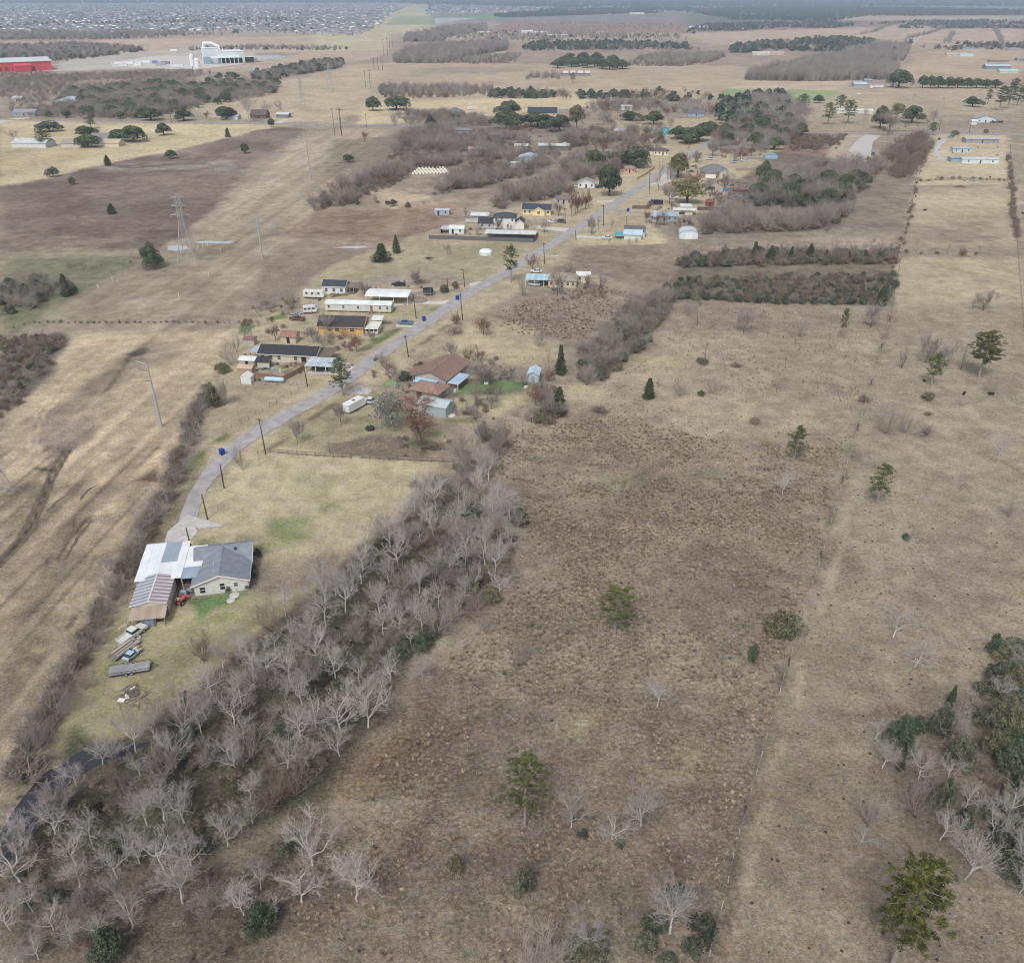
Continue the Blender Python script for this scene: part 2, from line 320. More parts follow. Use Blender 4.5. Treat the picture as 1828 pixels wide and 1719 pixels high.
# ---- foreground wood floor
WOOD = [(850, 835), (905, 890), (935, 940), (900, 1050), (830, 1110), (720, 1180), (700, 1280), (600, 1370), (540, 1440), (420, 1490), (330, 1530), (120, 1600), (0, 1640), (0, 1510), (60, 1470), (150, 1400), (230, 1330), (330, 1245), (420, 1165), (520, 1085), (590, 1040), (650, 985), (720, 930), (790, 860)]
paint('', WOOD, (124, 109, 96), .9, 2, 4)
paint('', WOOD, (88, 80, 68), .9, 2, 4, .9, .7, 7)
paint('', WOOD, (96, 100, 74), .9, 2, 4, .5, .9, 6)
# ---- pasture right of the wood
paint('', [(800, 800), (920, 760), (1000, 690), (1150, 620), (1200, 530), (1580, 545), (1440, 1080), (1270, 1719), (520, 1719), (430, 1719), (600, 1480), (720, 1250), (900, 1060)], (161, 143, 123), .6, 4, 8)
paint('', [(930, 720), (1180, 600), (1560, 600), (1530, 760), (1300, 800), (1000, 760)], (168, 149, 126), .4, 3, 8, .8)
paint('', [(880, 790), (1080, 750), (1300, 800), (1520, 800), (1440, 1080), (1360, 1180), (1200, 1100), (1080, 1130), (940, 1180), (860, 1120), (930, 1000)], (157, 136, 117), .9, 5, 14, .8)
paint('', [(940, 930), (960, 800), (1100, 770), (1220, 830), (1150, 1000), (1000, 1060)], (150, 126, 107), .95, 5, 10, .6, .6, 14)
paint('', [(1160, 1020), (1320, 950), (1430, 950), (1420, 1100), (1250, 1130)], (134, 115, 104), .8, 3, 6, .6, .6, 10)
paint('', [(690, 1290), (860, 1180), (1080, 1180), (1320, 1230), (1290, 1420), (1150, 1560), (900, 1600), (600, 1600)], (153, 132, 113), .9, 5, 14, .8)
paint('', [(800, 1270), (980, 1220), (1060, 1300), (960, 1420), (780, 1440)], (134, 119, 106), .8, 3, 6, .8, .7, 8)
paint('', [(660, 1719), (620, 1560), (800, 1500), (1130, 1560), (1280, 1540), (1250, 1719)], (138, 121, 107), .85, 5, 12, .85, .4)
paint('', [(560, 1400), (700, 1290), (760, 1300), (720, 1400), (600, 1440)], (152, 125, 98), 1., 2, 4, .8, .4, 6)
paint('', [(330, 1719), (520, 1480), (640, 1500), (640, 1719)], (130, 113, 98), .95, 3, 6, .9, .3)
paint('', [(0, 1640), (330, 1530), (520, 1470), (480, 1600), (380, 1719), (0, 1719)], (118, 103, 90), .9, 3, 5, .85)
for c_, pts in (((120, 120, 98), [(660, 1420), (700, 1390), (740, 1400), (700, 1440)]), ((112, 108, 94), [(990, 1130), (1030, 1110), (1060, 1130), (1010, 1140)]), ((138, 132, 104), [(1070, 860), (1130, 840), (1160, 860), (1090, 880)]),
                ((126, 120, 100), [(1190, 850), (1260, 830), (1290, 845), (1220, 870)]), ((120, 112, 100), [(720, 1630), (760, 1600), (790, 1620), (740, 1650)])):
    paint('', pts, c_, .4, 2, 4, .8)
for cx, cy, rx, ry in ((1460, 810, 60, 22), (1035, 700, 40, 16), (1180, 640, 50, 20), (1620, 900, 26, 18), (1770, 820, 50, 30), (1700, 965, 40, 16), (1800, 1010, 30, 40), (1640, 690, 60, 14), (1690, 520, 70, 16), (1650, 475, 60, 12), (1720, 1200, 50, 24),
                       (1010, 1270, 40, 30), (1170, 1360, 40, 40), (1540, 1130, 60, 30), (1460, 1390, 50, 40), (1650, 640, 40, 20)):
    paint('', [(cx + rx * math.cos(t * .785), cy + ry * math.sin(t * .785)) for t in range(8)], (182, 168, 128), .35, 3, 8, .75, .5, 6)
# pasture right of the wire fence
paint('', [(1275, 1719), (1450, 1080), (1590, 560), (1640, 330), (1828, 330), (1900, 700), (1900, 1719)], (160, 144, 122), .45, 4, 8, .8)
paint('', [(1280, 1719), (1420, 1240), (1500, 1100), (1828, 1000), (1900, 1719)], (154, 137, 116), .5, 4, 10, .8)
paint('', [(1450, 1719), (1480, 1540), (1640, 1480), (1828, 1400), (1900, 1719)], (142, 124, 108), .55, 4, 8, .7, .4)
paint('', [(1560, 1010), (1700, 900), (1828, 880), (1850, 1060), (1640, 1100)], (146, 128, 116), .5, 3, 8, .7, .6, 14)
paint('', [(1560, 1260), (1700, 1220), (1790, 1300), (1828, 1480), (1720, 1540), (1620, 1440), (1560, 1340)], (126, 108, 98), .7, 3, 6, .75, .4)
paint('', [(1620, 340), (1828, 330), (1820, 440), (1600, 440)], (174, 156, 128), .3, 2, 4, .8)
paint('', [(1600, 400), (1760, 395), (1800, 425), (1600, 440)], (150, 128, 116), .6, 2, 4, .7, .5)
paint('', [(1600, 460), (1828, 460), (1828, 540), (1590, 545)], (182, 164, 132), .25, 2, 5, .7, .3)
paint('', [(1215, 470), (1600, 460), (1590, 545), (1180, 530)], (134, 124, 106), .8, 1.5, 3)
paint('', [(1160, 395), (1260, 380), (1500, 300), (1640, 260), (1640, 330), (1600, 450), (1210, 440)], (150, 136, 118), .6, 2, 4)
paint('', [(1380, 270), (1540, 290), (1500, 410), (1250, 420), (1270, 370)], (122, 108, 98), .8, 2, 4, .8)
paint('', [(1520, 300), (1640, 300), (1610, 430), (1500, 400)], (140, 122, 110), .6, 2, 5, .8, .4)
paint('', [(1400, 428), (1600, 415), (1590, 440), (1230, 445)], (168, 146, 128), .4, 2, 3, .8)
paint('', [(1600, 540), (1828, 560), (1828, 600), (1580, 580)], (156, 136, 116), .5, 2, 5, .6, .5)
paint('', [(1650, 240), (1800, 240), (1800, 330), (1630, 330)], (184, 166, 134), .2, 2, 4)
paint('', [(560, 300), (720, 225), (880, 210), (1060, 240), (1130, 250), (1000, 330), (850, 360), (700, 340)], (142, 126, 114), .6, 3, 6, .8, .3)
paint('', [(600, 250), (720, 240), (760, 280), (700, 300), (580, 310)], (138, 126, 108), .5, 3, 6, .8)
paint('', [(1280, 200), (1560, 165), (1640, 232), (1460, 235), (1290, 240)], (176, 158, 128), .3, 3, 6, .6)
for w_, c_, a_ in ((1.6, (136, 122, 104), .4), (.7, (104, 94, 82), .6)): streak('', [(1255, 1745), (1275, 1670), (1320, 1490), (1375, 1290), (1440, 1080), (1475, 965), (1507, 850), (1530, 768), (1565, 650), (1590, 562)], w_, c_, a_, .8, .6)
streak('', [(1300, 1719), (1335, 1560), (1400, 1330), (1460, 1110), (1520, 900)], .9, (182, 162, 134), .6, .5, .3)
cor = np.zeros(len(gx)); PC = WP('', (-80, 1460), (-80, 720), (60, 640), (130, 600), (425, 590), (345, 770), (300, 880), (240, 1000), (150, 1180), (60, 1340)); PC2 = WP('', (130, 600), (330, 430), (540, 240), (620, 225), (700, 225), (580, 380), (440, 590))
for P_ in (PC, PC2): cor = np.maximum(cor, np.clip(pdist(P_, gx, gy) / 6, 0, 1) * inpoly(P_, gx, gy))
st_ = vnoise((gx - gy * .096) * 9, gy * .22 + 40, 16) * .6 + vnoise((gx - gy * .096) * 4 + 700, gy * .16, 16) * .4      # mowing and wheel lines along the corridor
colr[:, :3] *= (1 + cor * (st_ - .48) * .5)[:, None]
setc(cor * np.clip((vnoise((gx - gy * .096) * 11 + 90, gy * .5, 16) - .70) * 6, 0, 1) * (gy < 190), (92, 80, 70), .55)
# natural mottling of the sward everywhere
v = (1 + (n1 - .5) * .28 + (n2 - .5) * .36 + (n3 - .5) * .16) * .97
colr[:, :3] *= v[:, None] * np.array([.985, 1.0, .95])
pat = np.clip((fbm(gx + 5000, gy, 9) - .58) * 5, 0, 1) * colr[:, 3]; setc(pat, (116, 100, 88), .35)
pat = np.clip((fbm(gx, gy + 5000, 12) - .58) * 5, 0, 1) * (1 - far) * (gy < 420); setc(pat, (140, 138, 106), .22)
gz = (fbm(gx, gy, 30) - .5) * .06 * np.clip((500 - gy) / 200, 0, 1)
NR = len(rows); ii = np.arange(NR * NC).reshape(NR, NC)
fq = np.stack([ii[:-1, :-1], ii[:-1, 1:], ii[1:, 1:], ii[1:, :-1]], -1).reshape(-1, 4)

gm = bpy.data.materials.new('ground_sward'); gm.use_nodes = True; n = gm.node_tree.nodes; L = gm.node_tree.links
p = n['Principled BSDF']; p.inputs['Roughness'].default_value = .95; p.inputs['Specular IOR Level'].default_value = .05
at = n.new('ShaderNodeAttribute'); at.attribute_name = 'veg'
geo = n.new('ShaderNodeNewGeometry')
def noise(scale, detail=4, rough=.6, vec=None):
    z = n.new('ShaderNodeTexNoise'); z.inputs['Scale'].default_value = scale; z.inputs['Detail'].default_value = detail; z.inputs['Roughness'].default_value = rough
    L.new(vec or geo.outputs['Position'], z.inputs['Vector']); return z.outputs[0]
def mrange(src, a, b, c_, d_):
    z = n.new('ShaderNodeMapRange'); L.new(src, z.inputs[0])
    for i, q in enumerate((a, b, c_, d_)): z.inputs[i + 1].default_value = q
    return z.outputs[0]
def math_(op, a, b):
    z = n.new('ShaderNodeMath'); z.operation = op
    for i, q in enumerate((a, b)):
        if isinstance(q, float): z.inputs[i].default_value = q
        else: L.new(q, z.inputs[i])
    return z.outputs[0]
tuft = mrange(noise(1.5, 6, .75), .38, .60, 0, 1)               # tussocks; dark soil and the shade between stems put into the colour
fine = mrange(noise(4.5, 4, .75), .34, .66, -.32, .32)
big = mrange(noise(.24, 5, .66), .32, .68, -.24, .22)
tf = math_('MULTIPLY', math_('ADD', tuft, -.58), math_('ADD', math_('MULTIPLY', at.outputs['Alpha'], .66), .2))
val = math_('ADD', math_('ADD', math_('ADD', tf, fine), big), 1.1)
def tone(col, fac, rgb):                                          # drifts of greyer and strawier growth
    z = n.new('ShaderNodeMix'); z.data_type = 'RGBA'; z.blend_type = 'MULTIPLY'; L.new(math_('MULTIPLY', fac, math_('MINIMUM', math_('ADD', math_('MULTIPLY', at.outputs['Alpha'], 1.1), .22), 1.0)), z.inputs['Factor']); L.new(col, z.inputs['A']); z.inputs['B'].default_value = (*rgb, 1); return z.outputs['Result']
tcol = tone(at.outputs['Color'], mrange(noise(.13, 5, .65), .46, .62, 0, 1), (.80, .76, .80))
tcol = tone(tcol, mrange(noise(.21, 5, .7), .52, .68, 0, 1), (.84, .88, .72))
tcol = tone(tcol, mrange(noise(.055, 5, .6), .5, .66, 0, .8), (.80, .78, .78))
hv = n.new('ShaderNodeHueSaturation'); L.new(tcol, hv.inputs['Color']); L.new(val, hv.inputs['Value'])
L.new(mrange(noise(.7, 3), .3, .7, .62, .98), hv.inputs['Saturation']); L.new(hv.outputs[0], p.inputs['Base Color'])
bp = n.new('ShaderNodeBump'); bp.inputs['Strength'].default_value = .8; bp.inputs['Distance'].default_value = .25
L.new(math_('MULTIPLY', tuft, at.outputs['Alpha']), bp.inputs['Height']); L.new(bp.outputs[0], p.inputs['Normal'])
me = npmesh('ground', np.stack([gx, gy, gz], 1), fq, gm, True)
ca = me.color_attributes.new('veg', 'FLOAT_COLOR', 'POINT'); ca.data.foreach_set('color', np.clip(colr, 0, 1).astype(np.float32).ravel())
ground = tag(link('ground', me), 'wide flat winter pasture of tan and brown dead grass', kind='structure')
#MARK_STRUCTURE

# ================================================================== ROADS, DRIVES, WATER
def strip(pts, wid):                           # world polyline -> ribbon outline; wid one number or a list
    n_ = len(pts); W_ = wid if hasattr(wid, '__len__') else [wid] * n_
    Lf, Rt = [], []
    for i in range(n_):
        d = Vector(pts[min(i + 1, n_ - 1)]) - Vector(pts[max(i - 1, 0)]); d.z = 0; d.normalize(); q = Vector((-d.y, d.x, 0)) * W_[i] / 2
        Lf.append(Vector(pts[i]) + q); Rt.append(Vector(pts[i]) - q)
    return Lf, Rt
def densify(pts, step, jit=0.0):
    out = []
    for a, b in zip(pts[:-1], pts[1:]):
        k = max(1, int((b - a).length / step))
        for i in range(k): out.append(a.lerp(b, i / k) + Vector((random.uniform(-jit, jit), random.uniform(-jit, jit), 0)))
    return out + [pts[-1]]
def ribbon(name, k, pts, wid, mat, z, label, step=4, jit=.12, wj=.25):
    P = [Q(k, *q) for q in pts]
    W_ = wid if hasattr(wid, '__len__') else [wid] * len(P)
    dp = densify(P, step, jit); cum = [0]
    for a, b in zip(P[:-1], P[1:]): cum.append(cum[-1] + (b - a).length)
    l = 0; ws = []
    for i, q in enumerate(dp):
        if i: l += (q - dp[i - 1]).length
        ws.append(float(np.interp(l, cum, W_)) + random.uniform(-wj, wj))
    Lf, Rt = strip(dp, ws); b = MB()
    for i in range(len(dp) - 1):
        b.add([(*Lf[i][:2], z), (*Rt[i][:2], z), (*Rt[i + 1][:2], z), (*Lf[i + 1][:2], z)], [(0, 1, 2, 3)])
    return tag(b.build(name, mat), label, kind='structure')
def sheet(name, k, pts, mat, z, label):
    b = MB(); P = [Q(k, *q) for q in pts]
    b.add([(q.x, q.y, z) for q in P], [tuple(range(len(P)))])
    me = b.mesh(name, mat)
    if me.polygons[0].normal.z < 0: me.flip_normals()
    return tag(link(name, me), label, kind='structure')
asph = M('road_asphalt', (160, 156, 156), .9, .2, .35, bump=.3)
asph2 = M('old_asphalt', (150, 146, 144), .9, .2, .3)
conc = M('drive_concrete', (196, 190, 184), .9, .12, .5)
grav = M('pale_gravel', (184, 180, 176), .95, .2, .8, bump=.4)
dirt = M('bare_dirt', (178, 160, 140), .95, .15, .4)
ROADPX = [(333, 939), (340, 911), (356, 875), (379, 841), (409, 806), (451, 777), (508, 743), (565, 712), (600, 692), (636, 666), (664, 642), (721, 604), (778, 564), (835, 524), (894, 493), (977, 441), (1027, 410), (1087, 371), (1122, 348), (1153, 328), (1172, 314), (1230, 278), (1262, 255), (1284, 236)]
ribbon('road', '', ROADPX, [4.4, 3.6, 3.9, 4.4, 4.8] + [5.5] * 19, asph, .07, 'worn grey residential street running past the houses', jit=.08, wj=.32, step=2.5)
ribbon('gravel_turnaround', 'j', [(1215, 1620), (1270, 1520), (1330, 1440), (1420, 1475), (1545, 1480)], [5, 6.5, 5.2, 3.4, .8], grav, .075, 'pale gravel turnaround at the end of the street', 3, .15, .4)
ribbon('highway', '', [(-400, 206), (0, 214), (250, 219), (470, 222), (700, 224), (900, 227), (1150, 231), (1447, 237), (1620, 238), (1828, 241), (2300, 247)], 7.5, asph2, .09, 'straight cross road beyond the village', 12, .05, .1)
ribbon('field_road', '', [(560, 88), (640, 82), (700, 78), (760, 77), (900, 82)], 9, asph2, .12, 'far paved road crossing the power line corridor', 30, .1, .2)
ribbon('plant_road', '', [(-60, 117), (100, 116), (240, 106), (330, 97), (372, 88)], 9, conc, .11, 'pale road leading to the white plant', 20, .1, .4)
ribbon('lane', '', [(1575, 108), (1610, 95), (1630, 78), (1650, 60), (1672, 46)], 6, grav, .11, 'pale lane between far pastures', 20, .1, .3)
ribbon('driveway', 'h', [(1130, 262), (1240, 245), (1400, 250), (1520, 243)], [3.5, 4, 3.5, 5], conc, .05, 'pale concrete driveway of the long mobile home')
ribbon('driveway', 'h', [(1150, 392), (1230, 392), (1320, 380)], [3, 3.4, 5], conc, .05, 'concrete driveway below the blue pickup')
ribbon('driveway', 'h', [(1230, 178), (1400, 165), (1560, 150), (1680, 135)], [3, 3, 3.5, 5], dirt, .05, 'dirt driveway past the trampoline')
ribbon('driveway', 'h', [(1620, 140), (1700, 130)], [5, 7], conc, .055, 'concrete apron joining a dirt drive to the street')
ribbon('driveway', 'h', [(870, 790), (920, 800), (985, 812)], [7, 5.5, 2.5], grav, .05, 'gravel parking pad beside the white trailer')
ribbon('driveway', 'h', [(800, 640), (850, 660), (910, 660)], [5, 5, 6], conc, .05, 'short concrete drive under the metal carport')
ribbon('driveway', 'e', [(1380, 355), (1480, 365), (1600, 375)], [7, 6, 8], conc, .05, 'concrete drive of the two storey house')
ribbon('driveway', 'f', [(420, 940), (250, 935), (130, 925)], [4, 4, 5], conc, .05, 'concrete drive with a white car by the pale house')
ribbon('driveway', 'f', [(680, 735), (560, 725), (440, 718)], [3.5, 3.5, 4], asph2, .05, 'dark drive beside the blue grey house')
ribbon('driveway', 'f', [(900, 400), (860, 470), (780, 505)], [9, 7, 8], conc, .05, 'wide concrete drive before the hip roofed house')
ribbon('driveway', 'f', [(300, 640), (400, 640), (440, 635)], [4, 4, 4], conc, .05, 'pale drive under the reddish trees')
ribbon('driveway', 'c', [(1030, 715), (985, 750), (960, 800), (1000, 840), (900, 880)], [12, 12, 16, 5, 9], grav, .06, 'bare pale caliche drive between brush lots')
ribbon('driveway', 'c', [(1400, 735), (1375, 770), (1365, 820), (1400, 848), (1450, 850)], [6, 4, 4, 4, 5], grav, .06, 'curved sandy drive to the mobile homes')
ribbon('driveway', 'a', [(1485, 660), (1530, 640), (1600, 632)], [8, 5, 4], conc, .06, 'pale drive of the far ranch house')
ribbon('driveway', 'a', [(-40, 662), (60, 640), (160, 632)], [12, 10, 8], conc, .06, 'pale yard drive at the far left house')
sheet('plant_yard', 'a', [(590, 335), (830, 300), (1000, 300), (1080, 320), (1300, 330), (1300, 345), (1040, 375), (600, 360)], conc, .10, 'pale paved yard of the white plant')
mud = M('dark_mud', (108, 95, 83), .95, .25, .6, bump=.4)
for i, off in enumerate((0, 62)): ribbon('tyre_track', 'j', [(-60 + off, 1760), (60 + off, 1640), (150 + off * .95, 1540), (215 + off * .9, 1420), (270 + off * .85, 1290), (330 + off * .8, 1150), (395 + off * .75, 1050), (440 + off * .7, 960)], [.6, .6, .55, .55, .5, .4, .3, .15], mud, .045 + i * .004, ['muddy wheel rut curving through the mown corridor, left', 'muddy wheel rut curving through the mown corridor, right'][i], 1.2, .1, .25)
for i, (a_, b__) in enumerate((((395, 1715), (590, 1440)), ((455, 1715), (645, 1435)), ((330, 1380), (490, 1255)), ((560, 1300), (680, 1190)))): ribbon('tyre_track', 'j', [a_, ((a_[0] + b__[0]) / 2 - 12, (a_[1] + b__[1]) / 2 - 10), b__], [.5, .55, .15], mud, .055 + i * .004, ['longest short rut', 'second short rut', 'third short rut', 'fourth short rut'][i] + ' cut into the mown corridor', 1.0, .15, .2)
# water: dark creek in the wood, pale far ponds
wm = bpy.data.materials.new('still_water'); wm.use_nodes = True; q = wm.node_tree.nodes['Principled BSDF']
q.inputs['Base Color'].default_value = (.04, .04, .05, 1); q.inputs['Roughness'].default_value = .2; q.inputs['Specular IOR Level'].default_value = .5
bn = wm.node_tree.nodes.new('ShaderNodeBump'); bn.inputs['Strength'].default_value = .15; nz = wm.node_tree.nodes.new('ShaderNodeTexNoise'); nz.inputs['Scale'].default_value = 1.5
wm.node_tree.links.new(nz.outputs[0], bn.inputs['Height']); wm.node_tree.links.new(bn.outputs[0], q.inputs['Normal'])
mw = M('sky_sheen_water', (176, 182, 186), .18, .05, .2, spec=.5)  # pale sky reflection painted into the base colour of ponds and puddles
sheet('creek', 'l', [(820, 375), (740, 392), (640, 388), (560, 402), (500, 398), (450, 425), (385, 462), (330, 515), (270, 530), (215, 570), (160, 640), (110, 700), (60, 770), (20, 850), (-20, 900), (-80, 1000), (-80, 1180), (-20, 1110), (60, 1030), (110, 960), (190, 880), (250, 800), (330, 720), (360, 640), (420, 570), (500, 520), (600, 480), (700, 450), (790, 420)], wm, .05, 'dark still creek water in the shade of bare trees')
sheet('pond', 'a', [(1365, 300), (1460, 297), (1550, 303), (1480, 316), (1380, 325)], mw, .15, 'pale pond beside the white plant')
sheet('pond', 'b', [(520, 97), (600, 96), (745, 97), (640, 112), (520, 130)], mw, .2, 'pale rectangular pond near the far suburb')
sheet('pond', 'a', [(1080, 106), (1280, 105), (1510, 112), (1500, 121), (1240, 116)], mw, .2, 'long thin lake between the suburb rows')
sheet('pond', 'a', [(640, 112), (860, 107), (900, 110), (700, 117)], mw, .2, 'small thin lake west in the suburb')
sheet('puddle', 'd', [(900, 480), (950, 473), (1000, 480), (1010, 495), (940, 505), (895, 500)], mw, .05, 'shallow puddle at the foot of the lattice tower')
sheet('puddle', 'd', [(1040, 456), (1110, 450), (1260, 456), (1215, 466), (1060, 464)], mw, .05, 'long puddle on the mown corridor')
sheet('puddle', 'e', [(175, 484), (270, 475), (370, 470), (410, 480), (330, 488)], mw, .05, 'thin puddle in the brown field')

# ================================================================== TREE PROTOTYPES
bark_pale = M('bark_pale', (200, 195, 190), .9, .14, 2, rnd=.14)
bark_grey = M('bark_grey', (150, 141, 134), .9, .16, 2, rnd=.16)
bark_brown = M('bark_brown', (124, 108, 98), .9, .16, 2, rnd=.15)
bark_rust = M('bark_rust', (134, 106, 94), .9, .16, 2, rnd=.12)
bark_dark = M('bark_dark', (92, 82, 74), .9, .2, 2, rnd=.1)
lf_oak = M('leaf_oak', (70, 82, 58), .7, .35, .5, rnd=.16, attr='tint')
lf_pine = M('needle_pine', (74, 92, 48), .6, .3, .6, rnd=.12, attr='tint')
lf_cedar = M('leaf_cedar', (52, 66, 48), .7, .3, .7, rnd=.12, attr='tint')
lf_shrub = M('leaf_shrub', (84, 96, 74), .7, .3, .7, rnd=.2, attr='tint')

def branches(seed, kind):
    """bare tree: (trunk MB, crown MB), about 1 unit = 1 m, 8 m tall"""
    rd = random.Random(seed); T, C = MB(), MB(); TW = []; C.tw = TW
    par = {'tallow': dict(h=2.6, r=.105, limbs=(6, 9), spread=.64, len=2.9, wob=.25, levels=4, gr=.15), 'spray': dict(h=.5, r=.15, limbs=(8, 12), spread=.5, len=5.2, wob=.16, levels=3, gr=.2),
           'upright': dict(h=3.4, r=.14, limbs=(6, 9), spread=.42, len=3.6, wob=.2, levels=3, gr=.25), 'round': dict(h=1.9, r=.13, limbs=(7, 9), spread=.66, len=3.2, wob=.16, levels=4, gr=.16), 'cypress': dict(h=4.5, r=.2, limbs=(44, 48), spread=.95, len=3.2, wob=.13, levels=3, gr=.03), 'brush': dict(h=.2, r=.05, limbs=(12, 16), spread=.6, len=2.2, wob=.3, levels=2, gr=.15)}[kind]
    mr = {'tallow': .011, 'brush': .013, 'cypress': .024}.get(kind, .019)
    def grow(p, d, ln, r, lev, mb):
        k = 4 if lev == 1 else 3; pts = [p.copy()]; rad = [r]; q = p.copy(); dd = d.copy()
        for i in range(k):
            dd = (dd + Vector((rd.gauss(0, 1), rd.gauss(0, 1), rd.gauss(0, .7))) * par['wob'] + Vector((0, 0, par['gr']))).normalized()
            q = q + dd * ln / k; pts.append(q.copy()); rad.append(max(mr, r * (1 - .7 * (i + 1) / k)))
        nf = len(mb.f); mb.tube(pts, rad, 4 if lev == 1 else 3, cap=False)
        if lev >= 3 or kind == 'brush' and lev == 2: TW.extend(range(nf, len(mb.f)))
        if lev >= par['levels']: return
        nk = {1: rd.randint(5, 7), 2: rd.randint(4, 6), 3: rd.randint(3, 4)}[lev] if kind == 'tallow' else {1: rd.randint(6, 8), 2: rd.randint(5, 6), 3: rd.randint(3, 5)}[lev]
        for j in range(nk):
            t = .25 + .75 * (j + rd.random()) / nk; i = min(k - 1, int(t * k)); f_ = t * k - i
            b = pts[i].lerp(pts[i + 1], min(1, f_)); ax = (pts[i + 1] - pts[i]).normalized()
            o = Vector((rd.gauss(0, 1), rd.gauss(0, 1), rd.gauss(0, 1))); o = (o - ax * o.dot(ax)).normalized()
            grow(b, (ax * .75 + o * (.55 + .35 * rd.random())).normalized(), ln * (.42 + .25 * rd.random()), max(mr * 1.2, r * (1 - .7 * t) * .60), lev + 1, mb)
    pts = [Vector((0, 0, -.15))]; rad = [par['r'] * 1.25]; q = pts[0].copy(); lean = Vector((rd.gauss(0, .08), rd.gauss(0, .08), 1))
    for i in range(4):
        q = q + (lean + Vector((rd.gauss(0, .1), rd.gauss(0, .1), 0)) * (1 if kind != 'upright' else .5)).normalized() * par['h'] / 4; pts.append(q.copy()); rad.append(par['r'] * (1 - .08 * i))
    if kind in ('upright', 'cypress'):
        for i in range(5):
            q = q + (Vector((rd.gauss(0, .16), rd.gauss(0, .16), 1))).normalized() * .9; pts.append(q.copy()); rad.append(par['r'] * (.62 - .12 * i))
    T.tube(pts, rad, 6)
    nl = rd.randint(*par['limbs'])
    for j in range(nl):
        a = 2 * math.pi * (j + .6 * rd.random()) / nl; up = 1 - par['spread'] * (.35 + .75 * rd.random())
        d = Vector((math.cos(a) * (1 - up * .55), math.sin(a) * (1 - up * .55), max(.12, up)))
        if kind in ('upright', 'cypress'): b = pts[rd.randint(2, len(pts) - 1)]
        elif kind == 'tallow': b = pts[rd.randint(2, 4)] if rd.random() < .6 else pts[4]
        else: b = pts[rd.randint(3, 4)]
        grow(b, d.normalized(), par['len'] * (.7 + .5 * rd.random()), par['r'] * (.42 + .24 * rd.random()), 1, C)
    return T, C

def leafmesh(name, cen, nrm, size, mat, tint, rs, aspect=1.6):
    """one small bent-less leaf quad per centre, tilted about nrm; tint = rgb rows"""
    n_ = len(cen); a = rs.normal(size=(n_, 3)); a -= nrm * (a * nrm).sum(1)[:, None] * .85; a /= np.linalg.norm(a, axis=1)[:, None] + 1e-6
    b = np.cross(nrm, a); b /= np.linalg.norm(b, axis=1)[:, None] + 1e-6
    s1 = (size * (.6 + .8 * rs.rand(n_)))[:, None]; s2 = s1 / aspect
    V = np.stack([cen - a * s1, cen - b * s2, cen + a * s1, cen + b * s2], 1).reshape(-1, 3)
    me = npmesh(name, V, np.arange(4 * n_).reshape(-1, 4), mat)
    ca = me.color_attributes.new('tint', 'FLOAT_COLOR', 'POINT'); t = np.repeat(np.c_[tint, np.ones(n_)], 4, 0)
    ca.data.foreach_set('color', t.astype(np.float32).ravel()); return me
def tints(c0, c1, t):
    a, b = np.array(lin(c0)), np.array(lin(c1)); return a + (b - a) * np.clip(t, 0, 1)[:, None]
def blob(rs, n_, c, r, shell=.75):              # points near the surface of an ellipsoid, with outward normals
    d = rs.normal(size=(n_, 3)); d /= np.linalg.norm(d, axis=1)[:, None]; d[:, 2] = np.where(d[:, 2] < -.35, -d[:, 2], d[:, 2])
    rr = shell + (1 - shell) * rs.rand(n_)
    return np.array(c) + d * np.array(r) * rr[:, None], d
def lobed(seed, name, W, Hh, base, nl, per, size, mat, c0, c1, lob=.36, flat=1.0, gap=.0):
    """broadleaf crown: nl leaf lobes spread over a dome of width W, from height base to Hh"""
    rs = np.random.RandomState(seed); C, Nn, T = [], [], []
    for i in range(nl):
        a = rs.rand() * 6.283; u = rs.rand() ** .6; zt = rs.rand()
        rad = u * W / 2 * (1 - lob * .5) * math.sqrt(max(.05, 1 - (zt * .9) ** 2)); r = W * lob * (.35 + .3 * rs.rand())
        c = (rad * math.cos(a), rad * math.sin(a), base + (Hh - base - r * .6) * (.12 + .8 * zt * (1 - .35 * u)))
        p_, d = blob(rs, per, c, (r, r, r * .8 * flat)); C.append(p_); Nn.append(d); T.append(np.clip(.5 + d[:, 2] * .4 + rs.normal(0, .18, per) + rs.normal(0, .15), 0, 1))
    C, Nn, T = np.concatenate(C), np.concatenate(Nn), np.concatenate(T)
    Nn = Nn + rs.normal(0, .45, Nn.shape); Nn /= np.linalg.norm(Nn, axis=1)[:, None]
    C[:, 2] = np.maximum(C[:, 2], .05)
    return leafmesh(name, C, Nn, size, mat, tints(c0, c1, T), rs)
def limbs_to(seed, top, W, r, nl, h0=.3):       # trunk and a handful of limbs inside a leafy crown
    rd = random.Random(seed); t = MB(); k = top * h0
    t.tube([(0, 0, -.15), (rd.gauss(0, .1), rd.gauss(0, .1), k * .5), (rd.gauss(0, .15), rd.gauss(0, .15), k), (rd.gauss(0, .2), rd.gauss(0, .2), top * .75)], [r * 1.2, r, r * .85, r * .3], 7)
    for i in range(nl):
        a = 6.283 * (i + rd.random() * .6) / nl; e = Vector((math.cos(a) * W * .33, math.sin(a) * W * .33, top * (.55 + .25 * rd.random())))
        t.tube([(0, 0, k * (.7 + .5 * rd.random())), (e.x * .45, e.y * .45, k + (e.z - k) * .35), e], [r * .5, r * .36, r * .12], 5)
    return t
